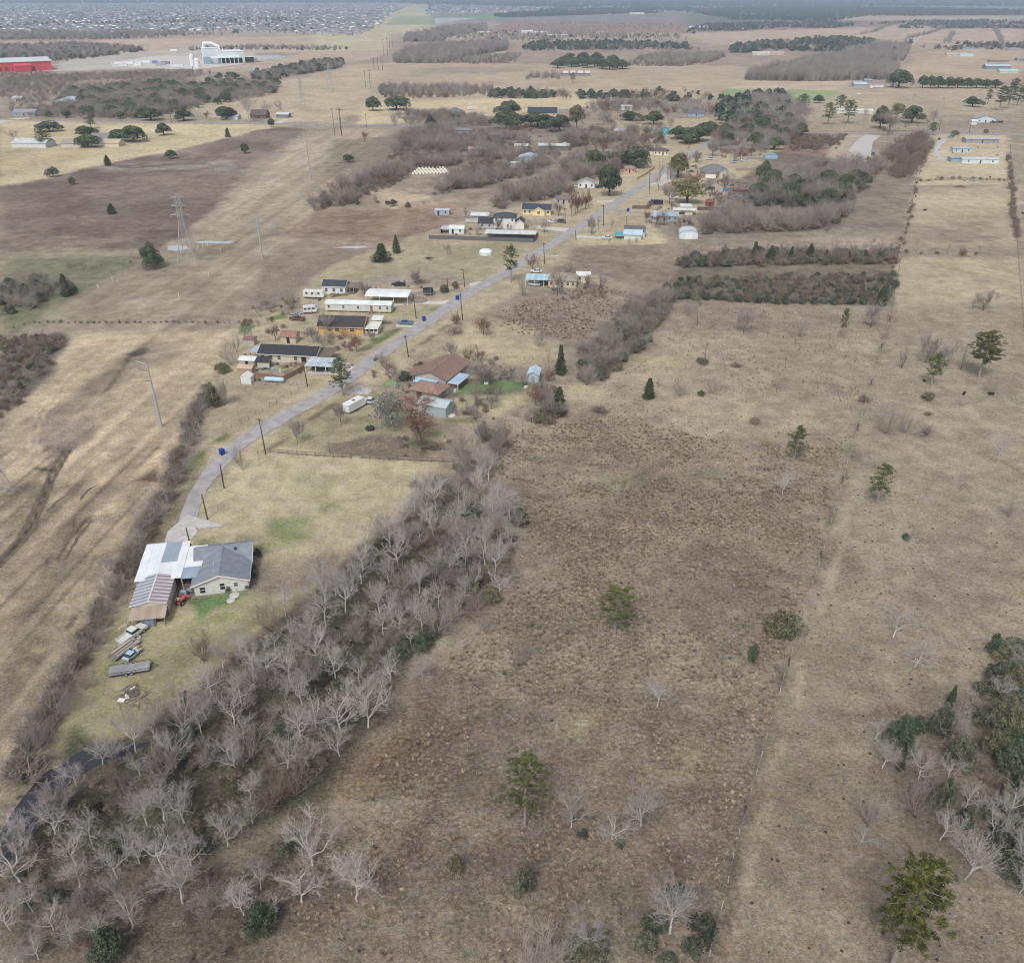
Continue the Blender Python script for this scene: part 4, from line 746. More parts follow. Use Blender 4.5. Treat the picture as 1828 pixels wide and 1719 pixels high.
for kind, k, X, Y, tp, wd, lb in (('shrub', 'n', 557, 815, 718, 78, 'neat blue green shrub alone in the brown pasture'), ('brush', 'n', 825, 825, 745, 90, 'grey twiggy shrub joined to an evergreen one'), ('shrub', 'n', 880, 885, 770, 110, 'dark evergreen shrub joined to a twiggy one'), ('brush', 'n', 925, 640, 540, 120, 'dark brown bramble beside the pasture pine trunk'), ('shrub', 'n', 1148, 635, 605, 55, 'small dark shrub between pale trees'), ('shrub', 'n', 1322, 688, 650, 55, 'small dark shrub below the spreading pale tree'),
                                  ('shrub', 'n', 1475, 1085, 1000, 110, 'dark shrub left of the round pale tree'), ('shrub', 'n', 1450, 1165, 1075, 110, 'blue green bush left of the pale tree trunk'), ('shrub', 'n', 1695, 1110, 1000, 120, 'light green bush at the wire fence'), ('brush', 'n', 1725, 930, 860, 110, 'dark leafless thicket at the wire fence'), ('shrub', 'n', 1650, 1190, 1110, 100, 'dull green bush below the light green one'), ('shrub', 'n', 1210, 1190, 1090, 160, 'spreading green bush at the bottom of the pasture'), ('shrub', 'n', 1110, 1210, 1120, 120, 'mottled green bush at the bottom edge'), ('shrub', 'n', 1540, 1230, 1190, 110, 'flat green bush at the bottom edge by the fence'), ('shrub', 'n', 1585, 950, 850, 110, 'dark ivy bush behind the round pale tree'),
                                  ('shrub', 'o', 375, 222, 105, 180, 'large dark green thicket pressed against the wire fence'), ('shrub', 'o', 238, 340, 248, 60, 'silvery green sapling bush in the pasture'), ('brush', 'o', 365, 385, 325, 95, 'round dark bramble beside the fence'), ('shrub', 'o', 1338, 305, 205, 75, 'blue green bush alone above the thicket'), ('shrub', 'o', 895, 755, 575, 150, 'large grey green bush at the top of the clump'), ('shrub', 'o', 985, 665, 580, 90, 'dark green bush beside the large grey green one'), ('shrub', 'o', 912, 845, 785, 45, 'small dark shrub below the grey green bush'), ('shrub', 'o', 1175, 815, 685, 130, 'broad dull green bush in the middle of the clump'), ('shrub', 'o', 1090, 690, 540, 110, 'dark bush under the white tree'), ('shrub', 'o', 1185, 1130, 990, 100, 'dense dark green shrub at the front of the clump'), ('shrub', 'o', 1090, 1030, 860, 110, 'olive green bush in the clump'), ('brush', 'o', 1060, 930, 840, 120, 'yellowish twiggy bush in the clump'), ('brush', 'o', 1215, 1350, 1240, 130, 'heap of dead grey branches with a leaning tree'), ('brush', 'o', 700, 1330, 1250, 110, 'flattened dead brush near the large pine'), ('brush', 'o', 1260, 540, 470, 80, 'dark brown bramble beside the thicket'),
                                  ('shrub', 'o', 1340, 440, 330, 120, 'brownish bush at the head of the right thicket'), ('shrub', 'o', 1430, 470, 360, 150, 'dark evergreen bush in the right thicket'), ('shrub', 'o', 1395, 660, 500, 150, 'yellow olive bamboo-like bush in the right thicket'), ('shrub', 'o', 1335, 760, 660, 110, 'dark blue green bush in the right thicket'), ('shrub', 'o', 1425, 850, 700, 160, 'large blue green bush at the thicket bottom'), ('shrub', 'o', 1475, 620, 500, 110, 'dark bush at the right edge of the thicket'), ('shrub', 'o', 1475, 990, 840, 120, 'dark green bush low in the right thicket'), ('shrub', 'o', 1370, 1200, 1090, 130, 'grey green bush under the white tree'), ('brush', 'o', 1420, 1260, 1170, 160, 'purple brown bramble in the right thicket'), ('shrub', 'o', 1500, 1120, 1000, 120, 'dark bush half outside the right edge'),
                                  ('brush', 'p', 560, 110, 88, 70, 'dark bramble mound under a bare tree'), ('brush', 'p', 1195, 262, 232, 48, 'round dark bramble on the fence line'), ('brush', 'p', 1455, 255, 225, 80, 'dark brush heap with a cow'), ('brush', 'p', 1582, 272, 235, 100, 'larger dark brush heap with a cow on top'), ('brush', 'p', 1440, 388, 362, 62, 'low dark mound in the right pasture'), ('brush', 'p', 160, 300, 278, 85, 'flat dark mound near the cedar'), ('brush', 'p', 765, 340, 322, 60, 'flat dark mound in mid pasture'), ('shrub', 'p', 1360, 800, 778, 45, 'small green mound below the straw patch'), ('brush', 'p', 1450, 312, 300, 50, 'tiny dark mound between brush heaps'), ('shrub', 'p', 555, 235, 215, 40, 'small green tuft by the twiggy bush'), ('brush', 'p', 690, 120, 108, 60, 'small brown mound in the upper pasture'),
                                  ('shrub', 'g', 155, 1070, 1045, 80, 'dark mound of grass under a pale sapling')):
    T(kind, k, X, Y, tp, lb, width=wd, hmin=.5)
TR = [(1768, 1230), (1800, 1165), (1900, 1180), (1900, 1640), (1820, 1560), (1780, 1470), (1752, 1380), (1748, 1300)]
wood('right_thicket', 'dense dark evergreen thicket filling the right edge', '', TR, 2.7, 'bush', 2.9, .35, .42); wood('right_thicket', 'brown scrub under the right edge thicket', '', TR, 2.2, 'scrub', 1.6, .4, .7)
# pines and cedars of the pasture
t_, c_ = pine_proto(77, 19, 10.0, 7.6, 11, (30, 44, 28), (116, 118, 60), .42, 60, .6, (5, 9)); reg('bigpine', t_.mesh('pine_trunk', bark_grey), c_)
t_, c_ = pine_proto(78, 14, 9.0, 5.6, 7, (46, 56, 34), (116, 120, 68), .38, 44, .4, (5, 9)); reg('bigpine', t_.mesh('pine_trunk', bark_grey), c_)
T('bigpine', 'o', 872, 1742, 1262, 'large golden green pine standing alone at the bottom of the pasture', width=335, idx=0)
T('bigpine', 'n', 880, 582, 250, 'airy yellow green pine with a bare bole in the brown pasture', width=260, idx=1)
T('bigpine', '', 1097, 1132, 1046, 'yellow green round pine in the reddish pasture', width=82, idx=1)
T('pine', 'p', 922, 492, 352, 'small pine on a straw patch left of the fence', width=95)
T('pine', 'p', 1247, 662, 503, 'pine just right of the wire fence', width=105, idx=1)
T('pine', 'p', 1460, 198, 62, 'small bushy pine left of the large dark one', width=90, idx=2)
T('bigpine', 'p', 1648, 165, -20, 'large dark pine in the right pasture', width=155, idx=0)
T('pine', 'g', 881, 938, 783, 'slim forked pine below the thicket', width=55)
T('cedar', 'p', 348, 245, 165, 'round dark cedar alone at the top of the pasture', width=78)
T('cedar', 'i', 1580, 370, 145, 'dark pointed cedar beside the grey metal shed', width=130)
T('cedar', 'i', 1570, 670, 455, 'dark cedar at the corner of the back garden', width=140)
T('cedar', 'g', 1080, 775, 670, 'dark cedar at the corner of the thicket', width=75)
T('cedar', 'o', 1140, 545, 445, 'dark pointed cedar in the shrub clump', width=60)

# ---- tussocks of dead grass and weeds on the rough pasture
def tuss_proto(seed, nb, r, h, c0, c1):
    rs = np.random.RandomState(seed); a = rs.rand(nb) * 6.283; q = rs.rand(nb) ** .7 * r; b = np.stack([np.cos(a) * q * .5, np.sin(a) * q * .5, np.zeros(nb)], 1)
    tp = np.stack([np.cos(a) * (q + r * .5 * rs.rand(nb)), np.sin(a) * (q + r * .5 * rs.rand(nb)), h * (.5 + .6 * rs.rand(nb))], 1); sd_ = np.stack([-np.sin(a), np.cos(a), np.zeros(nb)], 1) * (r * .11)
    V = np.stack([b - sd_ * .6, b + sd_ * .6, tp + sd_, tp - sd_], 1).reshape(-1, 3); me = npmesh('tussock', V, np.arange(4 * nb).reshape(-1, 4), M('dead_weed', (160, 136, 112), .95, .2, 1.2, rnd=.3, attr='tint'))
    ca = me.color_attributes.new('tint', 'FLOAT_COLOR', 'POINT'); t_ = np.repeat(np.c_[tints(c0, c1, rs.rand(nb)), np.ones(nb)], 4, 0); ca.data.foreach_set('color', t_.astype(np.float32).ravel()); PR.setdefault('tussock', []).append((None, me, h, 2 * r))
for i, (c0_, c1_) in enumerate((((138, 122, 106), (180, 162, 140)), ((130, 114, 101), (168, 150, 131)), ((114, 102, 93), (148, 134, 122)), ((142, 130, 111), (182, 168, 142)))): tuss_proto(i, 22, .30, .30, c0_, c1_)
def tussocks(name, label, poly, step, s0, s1, keep):
    p_ = scatter('', poly, step, .6, 1.0)
    kp = np.random.rand(len(p_)) < keep * np.clip((fbm(p_[:, 0] + 5, p_[:, 1] + 9, 11) - .3) * 3.2, .08, 1.15); p_ = p_[kp]
    stuff(name, label, [(x_, y_, 0) for x_, y_ in p_], 'tussock', [(q, q, q * random.uniform(.6, 1.3)) for q in np.random.uniform(s0, s1, len(p_))])
tussocks('dead_weeds', 'tussocks of reddish dead weeds across the middle pasture', [(880, 830), (930, 770), (1080, 740), (1300, 790), (1510, 800), (1430, 1090), (1390, 1230), (1300, 1560), (1250, 1740), (430, 1740), (600, 1480), (720, 1260), (900, 1080), (940, 960)], .85, .7, 1.6, .85)
tussocks('dead_weeds', 'sparse tussocks of dead grass right of the wire fence', [(1290, 1740), (1440, 1120), (1520, 840), (1900, 840), (1900, 1740)], 1.5, .4, .9, .55)
tussocks('dead_weeds', 'dead weeds in the upper pasture below the thickets', [(950, 760), (1180, 620), (1210, 550), (1570, 560), (1510, 800), (1300, 790), (1080, 745)], 1.6, .6, 1.2, .5)
tussocks('dead_weeds', 'brown weeds in the rough lot beside the street', [(860, 590), (900, 545), (1060, 510), (1200, 540), (1150, 620), (960, 600)], 1.3, 1.0, 2.0, .8)
#MARK_WOODS
#MARK_BUILD

# ================================================================== BUILDINGS
def C(*rgb, rough=.8, var=.08): return M('paint_%d_%d_%d' % rgb, rgb, rough, var, .6)
def S(*rgb): return M('shingle_%d_%d_%d' % rgb, rgb, .9, .16, .9, bump=.3)
def TIN(*rgb): return M('tin_%d_%d_%d' % rgb, rgb, .55, .12, .35, spec=.4, wave=(2.2, 'X'))
glass = M('window_glass', (54, 62, 70), .15, .2, .5, spec=.6)
trimw = C(224, 222, 216); dark_in = C(48, 46, 46); wood_grey = C(128, 118, 108, var=.2); wood_brown = C(116, 98, 84, var=.2)
FOOT = []
def free(x, y, m=1.0):                         # no building stands within m metres
    for ox, oy, a, x0, x1, y0, y1 in FOOT:
        c_, s_ = math.cos(a), math.sin(a); u, v_ = (x - ox) * c_ + (y - oy) * s_, -(x - ox) * s_ + (y - oy) * c_
        if x0 - m < u < x1 + m and y0 - m < v_ < y1 + m: return False
    return True
class Bld:
    def __init__(s, name, label, cat, k, A, B=None, ang=None, L=None, group=None, z=0.0):
        a = Q(k, *A); b = Q(k, *B) if B else a + Vector((1, 0, 0)); d = b - a
        s.L = d.length if L is None else L; s.a = math.atan2(d.y, d.x) if ang is None else R(ang)
        if s.a > .6 and ang is None: s.a = .6
        if s.a < -.6 and ang is None: s.a = -.6
        s.r = tag(empty(name, (a.x, a.y, z), s.a), label, cat, group); s.box_ = (0, s.L, 0, 1, 2.6)
    def part(s, name, mb, mat):
        if name in ('wall', 'roof', 'roof_panel', 'back_wall'):
            v_ = np.array(mb.v); FOOT.append((s.r.location.x, s.r.location.y, s.a, v_[:, 0].min(), v_[:, 0].max(), v_[:, 1].min(), v_[:, 1].max()))
        return mb.build(name, mat, s.r)
    def gable(s, x0, x1, y0, y1, h, rise, axis, wall, roof, oh=.4, t=.14, trim=None, z0=0.0, gablemat=None):
        s.box_ = (x0, x1, y0, y1, h); w_ = MB(); e = .02
        if axis == 'x':
            ym = (y0 + y1) / 2; w_.prism([(y0, z0), (y1, z0), (y1, h), (ym, h + rise - e), (y0, h)], 'x', x0, x1)
            sl = rise / (ym - y0); q = oh * sl; rf = MB()
            rf.slab([(x0 - oh, y0 - oh, h - q + t), (x1 + oh, y0 - oh, h - q + t), (x1 + oh, ym, h + rise + t), (x0 - oh, ym, h + rise + t)], t)
            rf.slab([(x0 - oh, ym, h + rise + t), (x1 + oh, ym, h + rise + t), (x1 + oh, y1 + oh, h - q + t), (x0 - oh, y1 + oh, h - q + t)], t)
            rg = MB().prism([(ym - .18, h + rise + t - .02), (ym + .18, h + rise + t - .02), (ym, h + rise + t + .07)], 'x', x0 - oh, x1 + oh)
        else:
            xm = (x0 + x1) / 2; w_.prism([(x0, z0), (x1, z0), (x1, h), (xm, h + rise - e), (x0, h)], 'y', y0, y1)
            sl = rise / (xm - x0); q = oh * sl; rf = MB()
            rf.slab([(x0 - oh, y0 - oh, h - q + t), (xm, y0 - oh, h + rise + t), (xm, y1 + oh, h + rise + t), (x0 - oh, y1 + oh, h - q + t)], t)
            rf.slab([(xm, y0 - oh, h + rise + t), (x1 + oh, y0 - oh, h - q + t), (x1 + oh, y1 + oh, h - q + t), (xm, y1 + oh, h + rise + t)], t)
            rg = MB().prism([(xm - .18, h + rise + t - .02), (xm + .18, h + rise + t - .02), (xm, h + rise + t + .07)], 'y', y0 - oh, y1 + oh)
        s.part('wall', w_, wall); ro = s.part('roof', rf, roof); rg.build('ridge_cap', roof, ro)
        if trim:
            tb = MB()
            if axis == 'x':
                for xx in (x0 - oh - .05, x1 + oh + .002): tb.add([(xx, y0 - oh, h - q - .1), (xx + .048, y0 - oh, h - q - .1), (xx + .048, ym, h + rise - .1), (xx, ym, h + rise - .1), (xx, y0 - oh, h - q + t + .02), (xx + .048, y0 - oh, h - q + t + .02), (xx + .048, ym, h + rise + t + .02), (xx, ym, h + rise + t + .02)], [(0, 1, 2, 3), (4, 7, 6, 5), (0, 4, 5, 1), (1, 5, 6, 2), (2, 6, 7, 3), (3, 7, 4, 0)]); tb.add([(xx, y1 + oh, h - q - .1), (xx + .048, y1 + oh, h - q - .1), (xx + .048, ym, h + rise - .1), (xx, ym, h + rise - .1), (xx, y1 + oh, h - q + t + .02), (xx + .048, y1 + oh, h - q + t + .02), (xx + .048, ym, h + rise + t + .02), (xx, ym, h + rise + t + .02)], [(3, 2, 1, 0), (5, 6, 7, 4), (1, 5, 4, 0), (2, 6, 5, 1), (3, 7, 6, 2), (0, 4, 7, 3)])
                tb.box(x0 - oh, x1 + oh, y0 - oh - .05, y0 - oh - .003, h - q - .08, h - q + t - .01)
            else:
                yy = y0 - oh - .05
                for xa, xb in ((x0 - oh, xm), (x1 + oh, xm)): tb.add([(xa, yy, h - q - .1), (xb, yy, h + rise - .1), (xb, yy, h + rise + t + .02), (xa, yy, h - q + t + .02), (xa, yy + .047, h - q - .1), (xb, yy + .047, h + rise - .1), (xb, yy + .047, h + rise + t + .02), (xa, yy + .047, h - q + t + .02)], [(0, 1, 2, 3), (7, 6, 5, 4), (0, 4, 5, 1), (3, 2, 6, 7), (1, 5, 6, 2), (0, 3, 7, 4)])
                tb.box(x1 + oh + .003, x1 + oh + .05, y0 - oh, y1 + oh, h - q - .08, h - q + t - .01)
            tb.build('fascia', trim, ro)
        return ro
    def hip(s, x0, x1, y0, y1, h, rise, wall, roof, oh=.5, t=.14):
        s.box_ = (x0, x1, y0, y1, h); s.part('wall', MB().box(x0, x1, y0, y1, 0, h), wall); rf = MB(); X0, X1, Y0, Y1 = x0 - oh, x1 + oh, y0 - oh, y1 + oh
        ym = (Y0 + Y1) / 2; xm = (X0 + X1) / 2; zb = h - .05
        if X1 - X0 >= Y1 - Y0: r0, r1 = (X0 + (Y1 - Y0) / 2, ym, h + rise), (X1 - (Y1 - Y0) / 2, ym, h + rise)
        else: r0, r1 = (xm, Y0 + (X1 - X0) / 2, h + rise), (xm, Y1 - (X1 - X0) / 2, h + rise)
        v_ = [(X0, Y0, zb + t), (X1, Y0, zb + t), (X1, Y1, zb + t), (X0, Y1, zb + t), r0, (r1[0] + .01, r1[1] + .01, r1[2]), (X0, Y0, zb), (X1, Y0, zb), (X1, Y1, zb), (X0, Y1, zb)]
        if X1 - X0 >= Y1 - Y0: f_ = [(0, 1, 5, 4), (1, 2, 5), (2, 3, 4, 5), (3, 0, 4)]
        else: f_ = [(0, 1, 4), (1, 2, 5, 4), (2, 3, 5), (3, 0, 4, 5)]
        rf.add(v_, f_ + [(0, 6, 7, 1), (1, 7, 8, 2), (2, 8, 9, 3), (3, 9, 6, 0), (9, 8, 7, 6)])
        return s.part('roof', rf, roof)
    def canopy(s, x0, x1, y0, y1, z0, z1, roof, post=None, nposts=3, t=.1, panels=0, sub='roof', alt=None):
        """sheet roof on posts, z0 front height, z1 back height; panels>0 builds each metal sheet"""
        if panels:
            wdt = (x1 - x0) / panels
            for i in range(panels):
                dz = (i % 2) * .025; s.part('roof_panel', MB().slab([(x0 + i * wdt, y0, z0 + dz), (x0 + (i + 1) * wdt - .012, y0, z0 + dz), (x0 + (i + 1) * wdt - .012, y1, z1 + dz), (x0 + i * wdt, y1, z1 + dz)], t), alt if alt and i % 2 else roof)
        else: s.part(sub, MB().slab([(x0, y0, z0), (x1, y0, z0), (x1, y1, z1), (x0, y1, z1)], t), roof)
        if post:
            for i in range(nposts):
                xx = x0 + .2 + (x1 - x0 - .4) * i / max(1, nposts - 1)
                for yy, zz in ((y0 + .2, z0), (y1 - .2, z1)): s.part('post', MB().box(xx - .07, xx + .07, yy - .07, yy + .07, 0, zz - t - .01 + (z1 - z0) * (.2 / (y1 - y0)) * (1 if yy < (y0 + y1) / 2 else -1)), post)
    def window(s, side, u, z, w_=1.0, h_=1.2, mat=None):
        x0, x1, y0, y1, H_ = s.box_; fr, pn = MB(), MB(); d = .05
        def bx(m, a0, a1, c0, c1, o):
            if side == 'f': m.box(a0, a1, y0 - o, y0 - .004, c0, c1)
            elif side == 'r': m.box(x1 + .004, x1 + o, a0, a1, c0, c1)
            else: m.box(x0 - o, x0 - .004, a0, a1, c0, c1)
        for a0, a1, c0, c1 in ((u - w_ / 2 - d, u - w_ / 2, z - d, z + h_ + d), (u + w_ / 2, u + w_ / 2 + d, z - d, z + h_ + d), (u - w_ / 2, u + w_ / 2, z - d, z), (u - w_ / 2, u + w_ / 2, z + h_, z + h_ + d), (u - w_ / 2, u + w_ / 2, z + h_ / 2 - .03, z + h_ / 2 + .03)): bx(fr, a0, a1, c0, c1, .07)
        bx(pn, u - w_ / 2, u + w_ / 2, z, z + h_, .03); o = s.part('window', fr, mat or trimw); pn.build('pane', glass, o)
    def door(s, side, u, w_=1.0, h_=2.05, mat=None, z=0.0):
        x0, x1, y0, y1, H_ = s.box_; m = MB()
        if side == 'f': m.box(u - w_ / 2, u + w_ / 2, y0 - .06, y0 - .004, z, z + h_); k_ = MB().box(u + w_ * .36, u + w_ * .42, y0 - .12, y0 - .062, z + .95, z + 1.05)
        elif side == 'r': m.box(x1 + .004, x1 + .06, u - w_ / 2, u + w_ / 2, z, z + h_); k_ = MB().box(x1 + .062, x1 + .12, u + w_ * .36, u + w_ * .42, z + .95, z + 1.05)
        else: m.box(x0 - .06, x0 - .004, u - w_ / 2, u + w_ / 2, z, z + h_); k_ = MB().box(x0 - .12, x0 - .062, u + w_ * .36, u + w_ * .42, z + .95, z + 1.05)
        o = s.part('door', m, mat or dark_in); k_.build('handle', C(150, 148, 140), o)
    def wins(s, n_, side='f', skip=(), z=.9, w_=1.0, h_=1.2):
        x0, x1, y0, y1, H_ = s.box_; a, b = (x0, x1) if side == 'f' else (y0, y1)
        for i in range(n_):
            if i not in skip: s.window(side, a + (b - a) * (i + .5) / n_, z, w_, h_)
    def box(s, name, *b, mat): return s.part(name, MB().box(*b), mat)
def simple(label, k, A, B, d, h, rise, axis, wall, roof, ang=None, name='house', cat='house', win=0, dr=None, oh=.4, shape='gable', group=None, trim=None, rw=0, chim=False):
    b = Bld(name, label, cat, k, A, B, ang, group=group)
    if shape == 'gable': b.gable(0, b.L, 0, d, h, rise, axis, wall, roof, oh, trim=trim)
    elif shape == 'hip': b.hip(0, b.L, 0, d, h, rise, wall, roof, oh)
    elif shape == 'flat':
        b.box_ = (0, b.L, 0, d, h); b.part('wall', MB().prism([(0, 0), (d, 0), (d, h + rise), (0, h)], 'x', 0, b.L), wall); b.canopy(-oh, b.L + oh, -oh, d + oh, h + .12 - rise * oh / d, h + .12 + rise * (1 + oh / d), roof)
    elif shape == 'arch':
        n_ = 9; pr = [(b.L * (.5 - .5 * math.cos(math.pi * i / n_)), h + rise * math.sin(math.pi * i / n_)) for i in range(n_ + 1)]
        b.box_ = (0, b.L, 0, d, h); b.part('wall', MB().prism([(0, 0)] + [(b.L, 0)] + [(x, z) for x, z in reversed(pr)], 'y', 0, d), wall)
        rf = MB(); n2 = n_
        for i in range(n2):
            (xa, za), (xb, zb) = pr[i], pr[i + 1]; rf.slab([(xa, -.2, za + .1), (xb, -.2, zb + .1), (xb, d + .2, zb + .1), (xa, d + .2, za + .1)], .08)
        b.part('roof', rf, roof)
    if win: b.wins(win, 'f', (dr,) if dr is not None else ())
    if dr is not None: b.door('f', b.L * (dr + .5) / win if win else b.L * .5)
    if rw: b.wins(rw, 'r')
    if chim: b.box('chimney', b.L * .3, b.L * .3 + .6, d * .55, d * .55 + .5, h * .6, h + rise + .9, mat=C(150, 120, 108))
    return b

# ---- the near homestead
hb = Bld('house', 'low grey roofed white brick house at the end of the street', 'house', 'k', (765, 742), None, 12, 10.0)
hw, hr = M('white_brick', (206, 205, 202), .85, .10, 1.6, bump=.3), S(126, 133, 142)
hb.gable(-.2, 10.2, 6.6, 13.2, 2.6, 1.75, 'x', hw, hr, .45, trim=trimw)
hb.gable(0, 10, 0, 9.9, 2.55, 1.72, 'y', hw, hr, .45, trim=trimw)
hb.window('f', 1.5, .5, 1.0, 1.4); hb.window('f', 5.2, .8, .9, 1.5); hb.window('f', 7.7, 1.2, .7, .9); hb.window('r', 2, .8); hb.window('r', 5, .8); hb.door('r', 7.5)
hb.box('roof_vent', 7.2, 7.6, 8.6, 9.0, 3.7, 4.3, mat=C(60, 62, 66)); hb.part('vent_pipe', MB().cyl((3.6, 4.2, 3.6), .06, .9, 8), trimw); hb.part('vent_pipe', MB().cyl((1.2, 5.0, 3.0), .06, .7, 8), trimw)
bar = Bld('barn', 'small barn with rust and blue striped tin roof beside the white carport', 'barn', 'k', (268, 918), None, 9, 6.1)
bw_, s1, s2 = C(206, 200, 186, var=.16), TIN(148, 140, 144), TIN(178, 190, 202)
bar.part('wall', MB().prism([(0, 0), (6.1, 0), (6.1, 2.75), (3.2, 3.35), (0, 2.6)], 'y', 0, 8.6), bw_); bar.box_ = (0, 6.1, 0, 8.6, 2.6)
NP = 17
for i in range(NP):
    ya, yb = -.3 + 9.1 * i / NP, -.3 + 9.1 * (i + 1) / NP - .015; dz = .02 * (i % 2); m_ = s1 if i % 2 else s2
    bar.part('roof_panel', MB().slab([(-.35, ya, 2.66 + dz), (3.19, ya, 3.5 + dz), (3.19, yb, 3.5 + dz), (-.35, yb, 2.66 + dz)], .07), m_)
    bar.part('roof_panel', MB().slab([(3.21, ya, 3.5 + dz), (6.4, ya, 2.8 + dz), (6.4, yb, 2.8 + dz), (3.21, yb, 3.5 + dz)], .07), M('tin_rose', (150, 138, 140), .6, .12, .5) if i % 2 else TIN(198, 192, 196))
bar.box('ridge_cap', 3.05, 3.35, -.3, 8.8, 3.49, 3.56, mat=C(200, 202, 204)); bar.window('r', 3.2, 1.0, .7, .8); bar.box('wall_panel', .3, 5.8, -.03, -.004, 0.05, 2.5, mat=C(120, 112, 104, var=.2))
ln = Bld('lean_to', 'brown tin lean-to with blue double doors and stacked crates', 'shed', 'k', (250, 1004), None, 9, 6.0)
brn = TIN(176, 160, 146)
ln.canopy(-.2, 6.2, -.2, 3.3, 1.95, 2.55, brn, wood_grey, 4, panels=7, alt=TIN(166, 150, 136))
for x_, m_ in ((1.95, C(128, 152, 172)), (3.15, C(116, 142, 164))): ln.part('door', MB().box(x_, x_ + 1.16, .25, .31, .02, 1.85), m_)
ln.box('back_wall', 0, 6, 2.9, 3.0, 0, 2.3, mat=wood_grey)
for x_ in (0.25, 0.75, 1.3, 4.6, 5.1, 5.5): tag(MB().box(-.24, .24, -.2, .2, 0, .45).build('crate', C(176, 148, 122, var=.2), None, ln.r.matrix_basis @ Vector((x_, .5, 0)), R(9)), 'small wooden crate stacked under the brown lean-to', 'crate', 'crates under the lean-to')
cp = Bld('carport', 'large white metal carport roof beside the grey roofed house', 'carport', 'k', (297, 756), None, 9, 8.8)
wt = TIN(226, 230, 234); skyl = TIN(150, 164, 178)
for i in range(11):
    xa, xb = 8.6 * i / 11 - .3, 8.6 * (i + 1) / 11 - .312; dz = .03 * (i % 2)
    cp.part('roof_panel', MB().slab([(xa, 1.2, 2.95 + dz), (xb, 1.2, 2.95 + dz), (xb, 6.8, 3.15 + dz), (xa, 6.8, 3.15 + dz)], .07), wt)
    cp.part('roof_panel', MB().slab([(xa, 6.6, 3.23 + dz), (xb, 6.6, 3.23 + dz), (xb, 13.2, 3.45 + dz), (xa, 13.2, 3.45 + dz)], .07), skyl if i in (5, 6, 7, 8) else wt)
for i in range(6):
    xa, xb = 8.32 + 3.6 * i / 6, 8.32 + 3.6 * (i + 1) / 6 - .012
    cp.part('roof_panel', MB().slab([(xa, 1.0, 2.82), (xb, 1.0, 2.82), (xb, 4.6, 2.96), (xa, 4.6, 2.96)], .07), skyl if i < 5 else wt)
    cp.part('roof_panel', MB().slab([(xa, 4.5, 3.05), (xb, 4.5, 3.05), (xb, 11.4, 3.3), (xa, 11.4, 3.3)], .07), wt)
for x_, y_ in ((0, 1.4), (0, 7), (0, 13), (4.3, 13), (8.2, 13), (8.3, 1.3), (11.6, 1.3), (11.6, 11.2)): cp.box('post', x_ - .08, x_ + .08, y_ - .08, y_ + .08, 0, 2.7, mat=C(180, 180, 178))
cp.box('back_wall', 6.5, 11.5, 9.0, 9.1, 0, 2.8, mat=wood_brown); cp.box('side_wall', -.05, .05, 1.5, 12.9, 0, 2.4, mat=C(150, 146, 140))
for i, (x_, y_) in enumerate(((7.6, 4.5), (9.2, 3.6), (8.6, 6.0), (10.3, 5.4))): tag(MB().box(-.5, .5, -.4, .4, 0, .7 + .2 * (i % 2)).add([(-.3, -.3, .9), (.3, -.3, .9), (.3, .3, .9), (0, 0, 1.3)], [(0, 1, 3), (1, 2, 3), (2, 0, 3)]).build('junk_pile', C(96, 88, 82, var=.3), None, cp.r.matrix_basis @ Vector((x_, y_, 0)), i), 'dark heap of stored junk under the white carport', 'junk', 'junk under the carport')
for i, (X, Y, w__, tp) in enumerate(((1265, 430, 85, 360), (1238, 520, 55, 478), (1235, 585, 75, 520), (1035, 705, 65, 650), (1105, 690, 45, 650), (1182, 685, 60, 640))):
    T('shrub', 'k', X, Y, tp, ['dark shrub at the back corner of the white brick house', 'small shrub on the side wall of the white brick house', 'pale flowering shrub at the side wall', 'green shrub under the front window', 'smaller green shrub beside the window shrub', 'round shrub at the front corner of the house'][i], width=w__, hmin=.8)
for X, Y, r_ in ((1080, 737, .95), (1050, 778, .8)): b_ = MB(); b_.lathe([(r_ * .3, .16), (r_, .14), (r_ * 1.02, 0)], 10); b_.add([(r_ * .3 * math.cos(.628 * j), r_ * .3 * math.sin(.628 * j), .16) for j in range(10)], [tuple(range(10))]); tag(b_.build('stone_slab', C(190, 186, 178, var=.2), None, Q('k', X, Y)), 'larger pale flat stone on the lawn before the house' if r_ > .9 else 'smaller pale flat stone on the lawn before the house', 'stone')

# ---- left side of the street, near to far
cr = C(200, 194, 178); blk = S(60, 60, 64)
b = Bld('house', 'long cream manufactured home with black roof', 'house', 'h', (292, 614), None, -7, 18.6)
b.gable(0, 18.6, 0, 7.6, 2.6, 1.5, 'x', cr, blk, .4, trim=trimw); b.wins(7, 'f', (3, 5)); b.door('f', 14.6, 1.6); b.wins(2, 'r')
b.canopy(18.9, 23.4, .4, 7.0, 2.35, 2.9, S(112, 100, 90), trimw, 3)
b.canopy(-3.6, -.45, 1.5, 6.5, 2.2, 2.3, TIN(170, 190, 206), wood_grey, 2); b.box('step', 14, 15.4, -1.3, -.1, 0, .45, mat=wood_grey)
c2 = Bld('carport', 'pale metal carport with a dark car beside the cream home', 'carport', 'h', (592, 690), None, -7, 10.5)
c2.canopy(-.6, 9.4, -.2, 6.6, 2.5, 2.7, TIN(190, 202, 208), trimw, 4, panels=9, alt=TIN(180, 192, 200)); c2.box('floor_slab', 0, 9.6, 0, 6, 0, .08, mat=conc)
